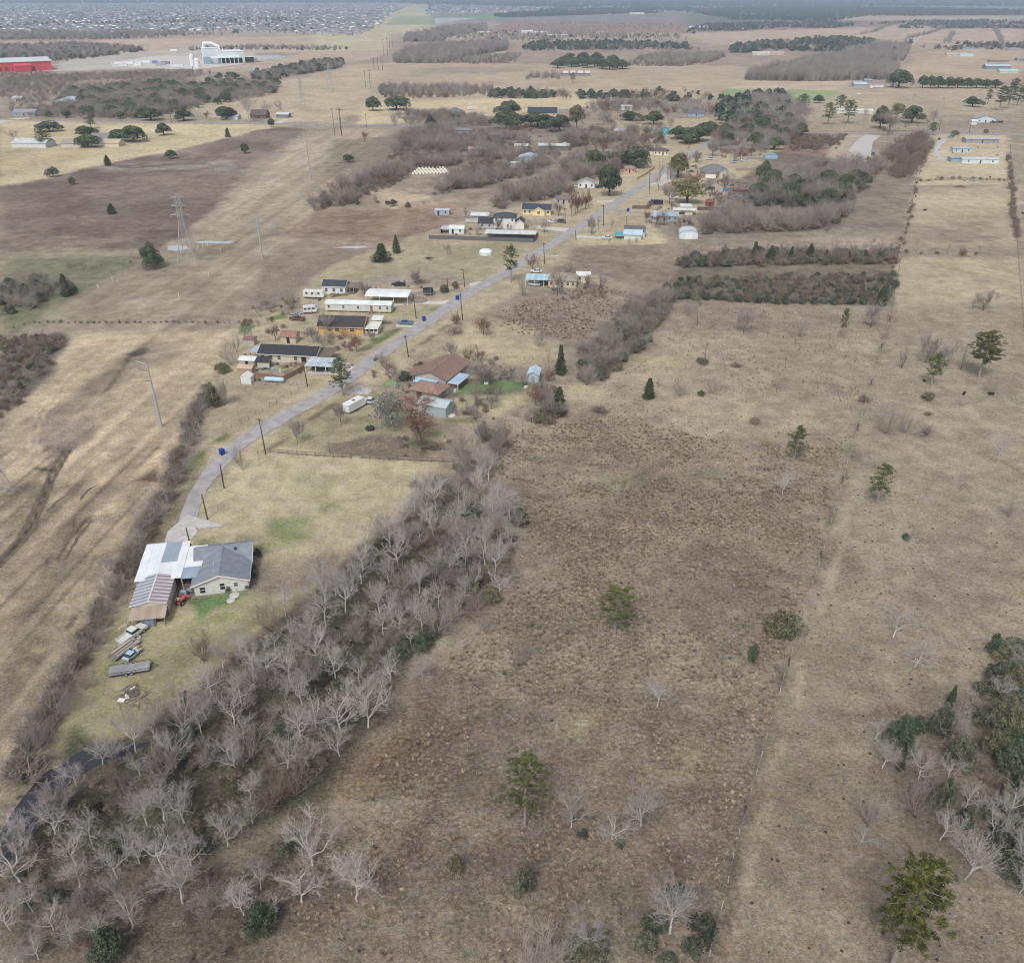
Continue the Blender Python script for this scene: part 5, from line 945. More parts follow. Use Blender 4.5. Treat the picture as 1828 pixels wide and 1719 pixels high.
simple('white roofed garden shed left of the cream home', 'h', (168, 648), (262, 655), 3.6, 2.1, .5, 'x', C(176, 168, 156), TIN(222, 224, 222), -7, 'shed', 'shed', 1, 0, .25)
simple('beige tin roofed shed in front of the white roofed one', 'h', (160, 694), (246, 700), 2.6, 1.9, .6, 'x', C(170, 150, 128), TIN(196, 172, 148), -7, 'shed', 'shed', 0, None, .25)
b = simple('black roofed shed with a white gable door', 'h', (282, 656), (350, 663), 3, 2.0, 1.1, 'x', C(196, 192, 184), blk, -7, 'shed', 'shed', 0, None, .2); b.door('r', 1.5, .9, 1.8, C(70, 64, 58))
simple('small white shed with a peaked roof beside the gas tank', 'h', (180, 758), (240, 763), 2.4, 2.2, .9, 'y', C(214, 216, 214), C(222, 224, 222), -7, 'shed', 'shed', 0, None, .1)
simple('small shed with a maroon roof behind the cream home', 'h', (196, 514), (250, 524), 2.6, 2.0, .4, 'x', C(170, 164, 158), TIN(134, 104, 100), -7, 'shed', 'shed', 0, None, .2)
simple('brown roofed shed between the cream and orange houses', 'h', (428, 500), (520, 506), 4.2, 2.3, 1.1, 'x', C(190, 176, 158), S(146, 116, 100), -7, 'shed', 'shed', 1, 0, .3)
b = Bld('house', 'orange house with a black roof and white porch', 'house', 'h', (665, 440), None, -4, 15.4)
b.gable(0, 15.4, 0, 8.8, 2.6, 2.1, 'x', C(206, 168, 108), S(70, 66, 68), .5, trim=C(214, 190, 150)); b.wins(6, 'f', (0, 3, 5), w_=1.5); b.window('r', 2.5, 1)
b.canopy(15.95, 20.6, -.4, 6.6, 2.15, 2.35, TIN(222, 220, 210), trimw, 4); b.canopy(16.2, 20.2, 8, 12.5, 2.3, 2.5, TIN(220, 222, 220), trimw, 2)
for y_ in (0, 2.2, 4.4): b.box('railing', 20.3, 20.38, y_, y_ + 2.0, .3, 1.15, mat=trimw)
b.box('railing', 16.2, 20.2, -.25, -.17, .3, 1.15, mat=trimw); b.box('porch_floor', 16, 20.5, -.2, 6.3, 0, .3, mat=wood_grey); b.box('steps', 20.55, 21.6, 2, 3.6, 0, .2, mat=wood_grey)
b = Bld('mobile_home', 'very long pale grey mobile home with a white metal roof', 'mobile home', 'h', (708, 304), None, -5, 24.2)
b.gable(0, 24.2, 0, 4.9, 2.95, .5, 'x', C(196, 198, 192), TIN(220, 230, 226), .2, z0=.5); b.wins(9, 'f', (1, 3, 5, 6), 1.5, .8, 1.0); b.door('f', 17, .9, 1.95, C(168, 96, 84), .7); b.window('r', 2.4, 1.4)
for i in range(7): b.box('pier', .4 + i * 3.8, .9 + i * 3.8, .2, .6, 0, .5, mat=C(150, 148, 144))
for x_ in (3, 9, 15, 20): b.part('roof_vent', MB().cyl((x_, 2.0, 3.4), .12, .3, 8), C(235, 236, 234))
b.box('step', 16.2, 17.8, -1.2, -.1, 0, .6, mat=wood_grey)
c3 = Bld('carport', 'white ribbed metal carport behind the long mobile home', 'carport', 'h', (955, 262), None, -5, 16)
for i in range(9):
    t0, t1 = i / 9, (i + 1) / 9; za, zb = 3.0 + .9 * math.sin(math.pi * (.12 + .76 * t0)), 3.0 + .9 * math.sin(math.pi * (.12 + .76 * t1))
    c3.part('roof_panel', MB().slab([(0, t0 * 9.5, za), (16.3, t0 * 9.5, za), (16.3, t1 * 9.5 - .012, zb), (0, t1 * 9.5 - .012, zb)], .08), TIN(226, 232, 230))
for x_ in (.3, 5.5, 10.8, 16): c3.box('post', x_ - .06, x_ + .06, .1, .22, 0, 3.2, mat=trimw); c3.box('post', x_ - .06, x_ + .06, 9.2, 9.32, 0, 3.2, mat=trimw)
b = Bld('house', 'small unfinished white house with a black roof and debris', 'house', 'h', (690, 190), None, -6, 10.4)
b.gable(0, 9, 0, 6, 2.9, 1.5, 'x', C(214, 216, 220), S(66, 72, 80), .3, trim=trimw); b.wins(3, 'f', ()); b.canopy(9.1, 12.4, 0, 6, 2.9, 2.95, wood_grey, C(180, 160, 136), 3); b.box('deck', 9.1, 12.4, 0, 6, 0, .5, mat=wood_grey)
for i in range(9):
    p_ = Q('h', random.uniform(700, 880), random.uniform(185, 208)); m_ = MB()
    for j in range(7): a_ = random.uniform(0, 3.1); l_ = random.uniform(.5, 1.6); z_ = random.uniform(.1, .6); x_, y_ = random.uniform(-.8, .8), random.uniform(-.6, .6); m_.tube([(x_ - math.cos(a_) * l_, y_ - math.sin(a_) * l_, .05), (x_ + math.cos(a_) * l_, y_ + math.sin(a_) * l_, z_)], .09, 4)
    tag(m_.build('debris_pile', random.choice([wood_grey, wood_brown, C(170, 160, 150, var=.3)]), None, p_), 'heap of scrap boards in front of the unfinished white house', 'debris', 'debris by the unfinished house')
dk = S(74, 78, 84); wh = C(214, 216, 216)
b = Bld('house', 'two storey white house with a dark hip roof', 'house', 'e', (1155, 366), None, -6, 10.6)
b.hip(0, 10.6, 0, 8, 5.3, 1.9, wh, dk, .5); b.wins(4, 'f', (2,), 3.6, .9, 1.2); b.window('f', 2.2, .9); b.window('f', 7, .9)
b.gable(10.7, 15, -.5, 7, 3.0, 1.6, 'y', wh, dk, .3, trim=trimw); b.gable(-7.5, -.2, 0, 6.5, 2.6, 1.6, 'x', C(176, 178, 180), S(62, 64, 68), .4); b.wins(2, 'f')
b = simple('white garden shed with an open dark lean-to behind the plank fence', 'e', (886, 398), (974, 393), 6, 2.4, .9, 'x', C(206, 218, 214), TIN(222, 226, 224), -4, 'shed', 'shed', 2, 0, .25); b.canopy(-4.2, -.3, .2, 5.5, 2.2, 2.4, TIN(190, 196, 196), wood_brown, 2); b.box('side_wall', -4.1, -4.0, .4, 5, 0, 2, mat=dark_in)
c4 = Bld('carport', 'long flat white carport behind the dark plank fence', 'carport', 'e', (1100, 436), None, -6, 24)
c4.canopy(0, 24, 0, 7, 3.1, 3.2, TIN(216, 220, 220), C(80, 78, 76), 8, panels=14, alt=TIN(206, 210, 210)); c4.box('back_wall', .2, 23.8, 6.7, 6.8, 0, 2.9, mat=C(150, 144, 138))
simple('pale metal shed behind the white house', 'e', (1020, 318), (1120, 312), 6, 2.6, .8, 'x', C(140, 140, 138), TIN(206, 212, 210), -6, 'shed', 'shed', 0, None, .5)
simple('grey tent-like shed behind the garden shed', 'e', (985, 350), (1060, 350), 4, 1.8, 1.2, 'x', C(168, 160, 150), TIN(170, 164, 156), -6, 'shed', 'shed', 0, None, .2)
b = simple('yellow house with a dark roof', 'e', (1330, 282), (1498, 288), 8.5, 2.7, 1.9, 'x', C(226, 210, 158), S(68, 72, 84), -6, win=6, dr=3, oh=.5, trim=trimw); b.gable(5.5, 11.5, -1.6, 4, 2.6, 1.5, 'y', C(228, 212, 160), S(70, 74, 86), .4, trim=trimw); b.window('f', 8.5, .9, 1.4)
simple('grey brown roofed house behind the reddish maples', 'e', (1530, 217), (1625, 220), 9, 2.6, 1.5, 'x', C(176, 166, 160), S(120, 114, 114), -6, win=3, dr=1, shape='hip')
simple('blue grey tin shed alone in the reddish field', 'e', (800, 284), (882, 290), 4, 2.3, .5, 'x', C(160, 174, 186), TIN(186, 192, 194), -6, 'shed', 'shed', 2, 0, .2)
dm = MB(); dm.lathe([(3.0, 0), (3.0, 1.4), (2.2, 2.1), (.05, 2.6)], 8); tag(dm.build('storage_tent', C(214, 218, 222), None, Q('e', 1108, 522)), 'octagonal white storage tent alone in the open lot', 'tent')
simple('tan house with a hip roof right of the street', 'e', (1485, 720), (1652, 724), 9.5, 2.7, 2.0, 'x', C(206, 192, 156), S(150, 142, 130), -6, win=5, dr=2, shape='hip')
c5 = Bld('carport', 'pale blue metal carport with cars beside the tan house', 'carport', 'e', (1352, 716), None, -6, 11); c5.canopy(-.4, 10.6, 0, 7.5, 2.7, 3.0, TIN(182, 210, 220), trimw, 4, panels=10, alt=TIN(170, 198, 210))
simple('white roofed shed behind the tan house', 'e', (1655, 688), (1735, 692), 5, 2.6, .8, 'x', C(204, 194, 162), TIN(220, 220, 216), -6, 'shed', 'shed', 2, None, .3)
simple('small yellow shed right of the tan house', 'e', (1736, 700), (1795, 704), 3.6, 2.4, .6, 'x', C(218, 206, 158), S(150, 142, 128), -6, 'shed', 'shed', 0, None, .2)
# ---- rust roofed place right of the street
rust = TIN(138, 112, 100); rust2 = TIN(156, 134, 118)
b = Bld('house', 'house with a broad rust brown metal roof and blue canopies', 'house', 'h', (1270, 752), None, -24, 10.4)
b.gable(0, 10.4, 0, 15, 2.7, 1.8, 'y', C(176, 172, 166), rust, .5); b.canopy(-3.6, -.55, 0, 11, 2.2, 2.5, rust, trimw, 2); b.canopy(1.2, 8.2, -3.2, -.6, 2.1, 2.45, TIN(166, 196, 222), wood_grey, 3); b.canopy(10.95, 14.6, -.5, 7.5, 2.2, 2.3, TIN(172, 196, 214), trimw, 2); b.window('f', 3, 1); b.window('r', 10, 1); b.window('r', 12.5, 1)
b.box('ridge_vent', 5.0, 5.4, -.3, 15.3, 4.66, 4.72, mat=rust2); b.box('porch_clutter', 11.2, 14, .5, 2, 0, .8, mat=C(120, 114, 110, var=.3))
b = Bld('shed', 'brown hip roofed outbuilding in front of the rust roofed house', 'shed', 'h', (1240, 838), None, -24, 7.5); b.hip(0, 9, 0, 6.5, 2.4, 1.8, C(150, 146, 140), TIN(150, 124, 110), .5); b.door('f', 3, 1.8)
b = Bld('metal_shed', 'blue grey metal workshop behind the brown cypress', 'shed', 'h', (1285, 940), None, -22, 8.6); b.gable(0, 8.6, 0, 5.2, 2.9, .8, 'x', C(164, 178, 184), TIN(186, 196, 202), .25); b.box('ramp', 8.7, 10.2, 1, 3, 0, .1, mat=C(210, 208, 200))
b = simple('grey metal garden shed between bare trees and a cedar', 'i', (1336, 427), (1418, 434), 5, 2.6, .9, 'y', C(172, 186, 194), TIN(186, 204, 218), -10, 'shed', 'shed', 0, None, .25); b.door('f', b.L / 2, .9, 1.9, C(140, 154, 164))
# ---- far end of the street
b = Bld('house', 'white house with a pale blue lower roof and teal porch', 'house', 'f', (520, 945), None, -8, 8.6)
b.gable(0, 9.5, 3.2, 10.5, 3.0, 1.6, 'x', C(212, 216, 218), S(100, 100, 104), .4); b.canopy(-.4, 8.5, -1.2, 3.6, 2.3, 3.7, TIN(186, 204, 216), None, 0); b.box('front_wall', 0, 8, -.8, 3.1, 0, 2.2, mat=C(200, 206, 208)); b.canopy(-4.6, -.5, -1.0, 3.0, 2.0, 2.4, C(70, 160, 170), C(70, 150, 160), 2); b.window('r', 5, 1.0); b.window('r', 8, 1.0)
b = simple('domed white metal shed beside the leafless copse', 'f', (972, 944), (1120, 946), 8, 2.0, 2.0, 'y', C(206, 214, 222), TIN(196, 206, 214), -6, 'metal_shed', 'shed', 0, None, .2, 'arch'); b.box_ = (0, b.L, 0, 8, 2); b.door('f', b.L * .5, 3, 2.6, C(222, 226, 228))
b = simple('blue grey house with a white flue tower', 'f', (735, 796), (958, 800), 7, 2.4, 1.3, 'x', C(150, 168, 180), TIN(150, 168, 180), -5, win=5, dr=2); b.part('flue_tower', MB().box(1.3, 2.8, -.9, -.1, 0, 5.2), C(196, 206, 214))
c6 = Bld('carport', 'pair of white metal carports behind the blue grey house', 'carport', 'f', (985, 752), None, -5, 8); c6.canopy(-4, 8, 0, 5, 2.5, 2.7, TIN(222, 222, 216), trimw, 3); c6.canopy(0, 6, 5.1, 11, 3.4, 3.6, TIN(214, 222, 226), trimw, 3); c6.box('wall_panel', 2, 6, 1, 1.1, 0, 2.3, mat=C(206, 200, 188))
simple('small red shed behind the dark plank fence', 'f', (1190, 682), (1256, 684), 4, 2.4, .9, 'x', C(134, 82, 76), S(132, 84, 78), -5, 'shed', 'shed', 1, 0, .2)
simple('collapsed red tin shed in the scrap yard', 'f', (1410, 566), (1530, 560), 5, 1.6, .8, 'x', C(110, 84, 80), TIN(126, 96, 92), -5, 'shed', 'shed', 0, None, .3)
hipr = S(116, 116, 118)
b = Bld('house', 'large grey hip roofed brick house with a pale garage', 'house', 'f', (1150, 440), None, -8, 15); b.hip(0, 16, 2, 14, 2.8, 4.0, C(168, 150, 140), hipr, .6); b.hip(2, 9, -2.5, 3, 2.8, 2.2, C(206, 202, 194), hipr, .5); b.box('garage_door', 3, 8, -2.56, -2.504, 0, 2.3, mat=C(226, 224, 218)); b.gable(11, 16.5, -1, 4, 2.9, 2.2, 'y', C(196, 184, 172), hipr, .4, trim=trimw); b.window('f', 13.7, .8, 1.6)
simple('pale blue arched shed beyond the hip roofed house', 'f', (1668, 290), (1772, 292), 4, 2.0, .8, 'y', C(150, 178, 200), TIN(130, 166, 196), -6, 'shed', 'shed', 0, None, .2, 'arch')
simple('brown brick house beyond the street end', 'f', (1318, 246), (1480, 242), 10, 2.6, 2.0, 'x', C(150, 120, 110), S(126, 110, 104), -6, win=4, dr=2, shape='hip')
simple('tiny white roofed shed beside the brown brick house', 'f', (1495, 232), (1545, 230), 4, 2.2, .6, 'x', C(190, 188, 184), TIN(216, 216, 212), -6, 'shed', 'shed', 0, None, .2)
b = simple('cream house with a dark roof facing the street bend', 'f', (762, 262), (882, 264), 8, 2.7, 1.9, 'x', C(228, 218, 190), S(96, 90, 88), -8, win=4, dr=2, shape='hip'); b.gable(-3.5, -.2, 2, 8, 2.6, 1.4, 'x', C(220, 210, 182), S(90, 86, 86), .4)
simple('orange brick house behind the street oak', 'f', (522, 406), (605, 404), 8, 2.6, 1.5, 'x', C(206, 164, 124), S(146, 130, 122), -8, win=3, dr=1, shape='hip')
simple('white cottage with a grey gable behind the street oak', 'f', (142, 528), (278, 534), 9, 2.6, 1.9, 'y', C(222, 222, 222), S(150, 146, 146), -8, win=3, dr=1, trim=trimw)
simple('turquoise cottage behind bare trees', 'f', (818, 92), (886, 92), 7, 3.0, 2.4, 'y', C(90, 190, 196), S(84, 150, 158), -8, win=2)
simple('white metal roofed house at the left of the scrub wood', 'f', (-5, 215), (62, 212), 7, 2.8, 1.2, 'y', C(206, 208, 212), TIN(200, 204, 208), -8, win=2)
simple('grey roofed cottage in brown trees', 'f', (438, 92), (520, 92), 7, 2.6, 1.2, 'x', C(170, 166, 166), TIN(176, 174, 180), -8, win=2)
simple('white roofed shed behind flowering trees', 'f', (370, 255), (425, 255), 5, 2.2, .6, 'x', C(206, 206, 206), TIN(220, 222, 224), -8, 'shed', 'shed')
simple('dark metal barn with a pale roof among bare trees', 'b', (1065, 792), (1225, 795), 10, 3.2, 1.0, 'x', C(120, 114, 112), TIN(196, 198, 198), -6, 'barn', 'barn')
b = simple('blue grey metal barn in the scrub', 'b', (958, 862), (1060, 865), 14, 3.4, 1.8, 'y', C(158, 182, 206), TIN(180, 192, 202), -6, 'barn', 'barn', 2)
simple('white tin shed in front of the blue grey barn', 'b', (916, 885), (1006, 886), 6, 3.0, .5, 'x', C(206, 216, 222), TIN(214, 222, 228), -6, 'shed', 'shed')
simple('small pale roofed shed left of the dark metal barn', 'b', (940, 786), (1008, 786), 9, 2.4, .8, 'x', C(150, 146, 142), TIN(206, 206, 204), -6, 'shed', 'shed')
simple('pink cottage hidden in scrub', 'b', (695, 806), (780, 806), 8, 2.6, 1.0, 'x', C(196, 158, 146), TIN(186, 160, 150), -6, win=2)
simple('tan cottage below the pink one', 'b', (668, 836), (740, 836), 8, 2.4, 1.2, 'x', C(150, 140, 132), S(132, 124, 120), -6)
simple('long low grey house beside the cross road', 'b', (725, 735), (870, 735), 12, 2.6, 1.4, 'x', C(150, 150, 156), S(138, 136, 136), -5, win=5, dr=2)
simple('blue grey house half hidden left of the long low one', 'b', (620, 705), (725, 705), 11, 2.6, 1.2, 'x', C(146, 150, 160), S(130, 130, 134), -5, win=3)
simple('large black roofed house behind the oak grove', 'b', (1008, 612), (1160, 612), 13, 3.0, 4.0, 'x', C(196, 176, 160), S(62, 68, 80), -4, win=5, dr=2)
simple('grey gabled house left of the oaks', 'b', (575, 612), (665, 614), 13, 2.8, 4.0, 'x', C(150, 136, 130), S(108, 112, 120), -4, win=3, shape='hip')
simple('pale shed beside the grey gabled house', 'b', (735, 624), (790, 624), 8, 2.4, .8, 'x', C(190, 206, 214), TIN(206, 216, 222), -4, 'shed', 'shed')
simple('white metal shed beyond the flat topped oak', 'b', (1502, 582), (1555, 584), 7, 3.6, .8, 'x', C(206, 216, 216), TIN(220, 226, 226), -4, 'metal_shed', 'shed')
rb = Bld('barn', 'long barn with red and white roof panels before the oak clump', 'barn', 'b', (1182, 402), (1336, 402)); nb = 12
rb.part('wall', MB().box(0, rb.L, 0, 10, 0, 3.6), C(140, 134, 140)); rb.box_ = (0, rb.L, 0, 10, 3.6)
for i in range(nb): xa, xb = rb.L * i / nb, rb.L * (i + 1) / nb - .05; rb.part('roof_panel', MB().slab([(xa, -.6, 3.65), (xb, -.6, 3.65), (xb, 5, 6.4), (xa, 5, 6.4)], .15), TIN(176, 130, 126) if i % 3 == 0 else TIN(206, 200, 198)); rb.part('roof_panel', MB().slab([(xa, 5.02, 6.4), (xb, 5.02, 6.4), (xb, 10.6, 3.65), (xa, 10.6, 3.65)], .15), TIN(196, 186, 184))
rb.door('r', 5, 4, 3, dark_in)
FARB = [('a', (295, 568), (432, 566), 14, 5, 3, 'y', (186, 200, 202), (186, 196, 200), 'two storey pale green grey house in the left scrub', 'house'), ('a', (70, 622), (200, 620), 12, 3, 2.5, 'x', (150, 158, 170), (150, 150, 156), 'low grey house at the left of the cross road', 'house'), ('a', (66, 545), (118, 545), 9, 3, 2, 'x', (176, 170, 166), (180, 176, 174), 'small pale house in the left scrub', 'house'), ('a', (66, 790), (265, 786), 14, 3.2, 2.4, 'x', (200, 204, 204), (196, 200, 202), 'long pale metal barn in the straw field', 'barn'),
        ('a', (480, 775), (580, 772), 16, 3.2, 4.0, 'x', (150, 146, 142), (134, 130, 128), 'grey roofed ranch house between dark oaks', 'house'), ('a', (330, 788), (440, 788), 10, 2.8, 2, 'x', (190, 184, 176), (160, 152, 142), 'open fronted pale shed left of the ranch house', 'shed'), ('a', (550, 786), (640, 786), 10, 2.6, 2.2, 'x', (206, 194, 170), (190, 172, 148), 'tan hip roofed garage right of the ranch house', 'garage'), ('a', (1340, 636), (1425, 636), 12, 3, 4, 'x', (120, 96, 90), (106, 90, 88), 'dark brown far ranch house', 'house'), ('a', (1478, 632), (1545, 632), 9, 3, 1, 'x', (120, 124, 130), (206, 212, 216), 'pale carport of the far ranch house', 'carport'), ('a', (1185, 640), (1275, 640), 9, 2.6, 1, 'x', (186, 196, 206), (190, 196, 200), 'low pale shed behind the grey green oak', 'shed'),
        ('b', (975, 180), (1035, 180), 18, 6, 3, 'x', (200, 208, 212), (206, 214, 216), 'pale metal barn in the far pasture', 'barn'), ('b', (1040, 178), (1085, 176), 16, 4, 2, 'x', (196, 202, 204), (200, 206, 208), 'lower pale barn joined to the far pasture barn', 'barn'), ('b', (1110, 196), (1205, 194), 22, 4, 2, 'x', (186, 190, 190), (190, 198, 196), 'long low pale barn beyond the oaks', 'barn'), ('b', (745, 178), (790, 176), 12, 4, 2, 'x', (190, 184, 160), (196, 190, 170), 'tan shed beside the far barns', 'shed'), ('b', (1380, 254), (1430, 252), 14, 3, 2.5, 'x', (196, 190, 186), (160, 156, 156), 'low house under far oaks', 'house'), ('b', (840, 292), (885, 292), 12, 3, 2, 'x', (180, 176, 172), (176, 174, 172), 'pale cottage beside the grey wood', 'house'),
        ('b', (1545, 78), (1600, 77), 30, 6, 3, 'x', (214, 216, 220), (216, 218, 222), 'far white farm building', 'barn'), ('c', (930, 460), (985, 458), 12, 3, 2, 'x', (150, 160, 172), (186, 198, 206), 'pale blue stable beside the green field', 'barn'), ('c', (985, 440), (1010, 438), 9, 3, 1.5, 'x', (140, 150, 164), (150, 160, 172), 'dark blue shed behind the pale stable', 'shed'), ('c', (1488, 300), (1536, 298), 12, 4.5, 1.2, 'y', (196, 206, 216), (206, 212, 218), 'white and blue workshop on the right lane', 'barn'), ('c', (1420, 298), (1475, 298), 10, 3, 2, 'x', (196, 194, 192), (180, 178, 176), 'white farmhouse on the right lane', 'house'), ('c', (1505, 268), (1550, 266), 10, 3, 1.5, 'x', (186, 182, 180), (150, 150, 156), 'grey house behind the workshop', 'house'),
        ('c', (1626, 366), (1735, 364), 16, 4, 2, 'x', (126, 138, 152), (186, 196, 204), 'dark blue metal barn in the right fields', 'barn'), ('c', (1698, 388), (1778, 386), 12, 3, 2, 'x', (190, 196, 190), (170, 206, 206), 'shed with a pale teal roof below the blue barn', 'shed'), ('c', (1790, 325), (1828, 325), 12, 3, 2, 'x', (150, 150, 154), (140, 140, 146), 'grey house at the right edge', 'house'), ('c', (1645, 330), (1725, 328), 10, 2.5, 1, 'x', (140, 132, 126), (150, 142, 134), 'low open shed above the blue barn', 'shed'), ('c', (1740, 270), (1810, 270), 12, 3, 2, 'x', (170, 164, 166), (150, 140, 140), 'low far house at the right', 'house'),
        ('c', (838, 600), (1028, 601), 9, 2.6, 1.0, 'x', (206, 206, 204), (216, 216, 214), 'long low white greenhouse behind the pines', 'greenhouse'), ('c', (1572, 648), (1640, 642), 10, 3, 2.6, 'y', (206, 212, 216), (150, 156, 164), 'pale blue farmhouse with a dark roof at the right', 'house'), ('c', (1548, 660), (1575, 660), 5, 3, 1, 'x', (216, 218, 218), (216, 218, 218), 'white tank shed beside the pale blue farmhouse', 'shed'),
        ('c', (1520, 756), (1682, 754), 9, 2.8, .6, 'x', (150, 152, 156), (176, 182, 186), 'long mobile home with a pale metal roof', 'mobile home'), ('c', (1452, 806), (1546, 806), 6, 2.8, .5, 'x', (190, 198, 202), (170, 180, 190), 'short blue roofed mobile home', 'mobile home'), ('c', (1500, 864), (1680, 862), 6.5, 2.9, .5, 'x', (206, 214, 220), (196, 204, 210), 'long white mobile home with small windows', 'mobile home'), ('c', (1440, 858), (1498, 856), 7, 2.7, .3, 'x', (150, 164, 172), (150, 170, 180), 'blue green carport joined to the white mobile home', 'carport'), ('c', (1170, 786), (1288, 784), 7, 2.8, .6, 'x', (206, 206, 204), (110, 108, 112), 'white mobile home with a dark roof', 'mobile home'),
        ('c', (55, 615), (130, 612), 10, 2.8, 2.6, 'x', (150, 170, 190), (110, 106, 116), 'blue grey house with a dark hip roof near the street end', 'house'), ('c', (265, 645), (332, 640), 9, 2.8, 1.4, 'x', (140, 160, 186), (130, 156, 186), 'blue roofed house near the street end', 'house'), ('c', (210, 822), (330, 815), 10, 2.6, 1.8, 'x', (150, 130, 126), (130, 112, 112), 'brown roofed house under bare trees', 'house') if False else None,
        ('c', (395, 294), (470, 292), 16, 3, 3, 'x', (206, 204, 200), (196, 188, 176), 'pale tan far ranch house under evergreens', 'house'), ('c', (475, 290), (545, 288), 14, 3, 2.5, 'x', (200, 190, 180), (176, 160, 148), 'tan far house next to the ranch house', 'house'), ('c', (38, 296), (95, 294), 14, 3.5, 3, 'x', (176, 176, 180), (170, 172, 178), 'grey far house left of the straw plot', 'house'), ('c', (805, 222), (866, 220), 22, 5, 2, 'x', (214, 216, 218), (220, 222, 224), 'white far warehouse in the wood', 'barn'), ('c', (60, 152), (128, 150), 22, 4, 3, 'x', (206, 200, 200), (206, 204, 206), 'pale far barns in red land', 'barn'), ('c', (320, 162), (366, 161), 16, 3.5, 2.5, 'x', (190, 200, 208), (190, 204, 214), 'pale blue far house at the wood belt', 'house'), ('c', (1815, 68), (1832, 110), 40, 4, 2, 'x', (216, 216, 214), (220, 220, 218), 'white far roof at the right edge', 'barn')]
for q in FARB:
    if q: simple(q[9], q[0], q[1], q[2], q[3], q[4], q[5], q[6], C(*q[7]), TIN(*q[8]), -4, q[10].replace(' ', '_'), q[10], win=3 if q[10] in ('house', 'mobile home') else 0, dr=1 if q[10] in ('house', 'mobile home') else None)
# ---- white plant and red factory
pl = Bld('plant', 'tall white industrial plant building with ducts and dark bays', 'factory', 'a', (1112, 345), (1318, 338)); wp = C(214, 222, 224)
L_ = pl.L; pl.box_ = (0, L_, 0, 40, 12)
pl.part('wall', MB().box(L_ * .30, L_, 6, 36, 0, 17), wp); pl.part('wall', MB().box(0, L_ * .36, 14, 40, 0, 22), wp); pl.part('roof', MB().slab([(L_ * .30 - .5, 5.5, 17.4), (L_ + .5, 5.5, 17.4), (L_ + .5, 36.5, 18.2), (L_ * .30 - .5, 36.5, 18.2)], .5), C(226, 232, 234)); pl.part('roof', MB().slab([(-.5, 13.5, 22.6), (L_ * .36 + .5, 13.5, 22.6), (L_ * .36 + .5, 40.5, 22.6), (-.5, 40.5, 22.6)], .5), C(226, 232, 234))
pl.part('loading_canopy', MB().slab([(L_ * .1, -5, 9), (L_ * .85, -5, 9), (L_ * .85, 6, 11), (L_ * .1, 6, 11)], .6), wp)
for i in range(5): pl.part('bay_door', MB().box(L_ * (.36 + .11 * i), L_ * (.36 + .11 * i) + 8, 5.7, 5.98, 0, 7.5), dark_in); pl.part('column', MB().box(L_ * (.34 + .11 * i), L_ * (.34 + .11 * i) + 1, -4.6, -3.8, 0, 8.9), wp)
pl.part('duct', MB().tube([(L_ * .05, 30, 22), (L_ * .05, 30, 29), (L_ * .25, 28, 29), (L_ * .42, 24, 24), (L_ * .42, 22, 17)], 2.4, 10), C(226, 230, 230)); pl.box('dark_annex', L_ + 1, L_ + 14, 4, 20, 0, 8, mat=dark_in); pl.box('annex_roof', L_ + .5, L_ + 22, 3.5, 20.5, 8.1, 8.7, mat=wp); pl.box('pipe_rack', -4, 6, 2, 12, 0, 10, mat=C(150, 170, 184))
for i, (X, Y, hh, rr, nm) in enumerate(((1032, 355, 18, 3.6, 'taller'), (1058, 362, 13, 4.2, 'shorter'))): tag(MB().lathe([(rr, 0), (rr, hh * .8), (rr * .5, hh * .95), (.1, hh)], 14).build('silo', C(224, 224, 220), None, Q('a', X, Y)), nm + ' white silo beside the industrial plant', 'silo')
rf = Bld('factory', 'long red factory hall with a pale roof at the left edge', 'factory', 'a', (-40, 388), (270, 372)); rf.gable(0, rf.L, 0, 55, 12, 4, 'x', C(206, 84, 80), TIN(200, 206, 208), 1, t=.6); rf.gable(rf.L * .35, rf.L * .62, -18, -.5, 8, 2, 'x', C(200, 70, 78), C(206, 76, 84), .6, t=.4)
for i in range(6): rf.part('bay_door', MB().box(8 + i * 9, 13 + i * 9, -.3, -.05, 0, 6), C(150, 60, 60))

# ================================================================== MIDDLE AND FAR WOODS
# hedgerow along the corridor, from the near yard up to the village
HED = [(30, 1400), (110, 1230), (165, 1130), (210, 1050), (260, 960), (300, 880), (330, 800), (350, 745), (372, 700)]
hp = rowpts('', HED, 1.5, 1.6)
stuff('hedgerow', 'grey leafless hedge along the mown corridor', hp, 'greybrush', [(q * 1.2, q * 1.2, q) for q in np.random.uniform(.7, 1.6, len(hp))])
row('hedgerow', 'thick grey brown scrub of the corridor hedge', '', HED, 1.4, 'scrub', 1.9, .5, 1.5)
row('hedgerow', 'weedy green undergrowth in the corridor hedge', '', HED, 5.5, 'shrub', 1.3, .5, 1.6)
for k, X, Y, tp, kd in (('k', 60, 720, 560, 'spray'), ('k', 150, 560, 400, 'round'), ('k', 40, 900, 760, 'spray'), ('k', 270, 420, 300, 'spray'), ('k', 350, 240, 110, 'round'), ('k', 20, 1130, 980, 'spray'), ('k', 210, 800, 700, 'brush'), ('k', 420, 110, 0, 'spray'), ('k', -120, 1500, 1350, 'spray'), ('k', -260, 1700, 1520, 'spray'), ('k', 90, 640, 420, 'tallow'), ('l', 190, 430, 260, 'spray'), ('l', 90, 560, 400, 'brush'), ('l', 330, 160, 50, 'spray')):
    T(kd, k, X, Y, tp, 'grey leafless tree in the hedge beside the mown corridor', 'trees of the corridor hedge')
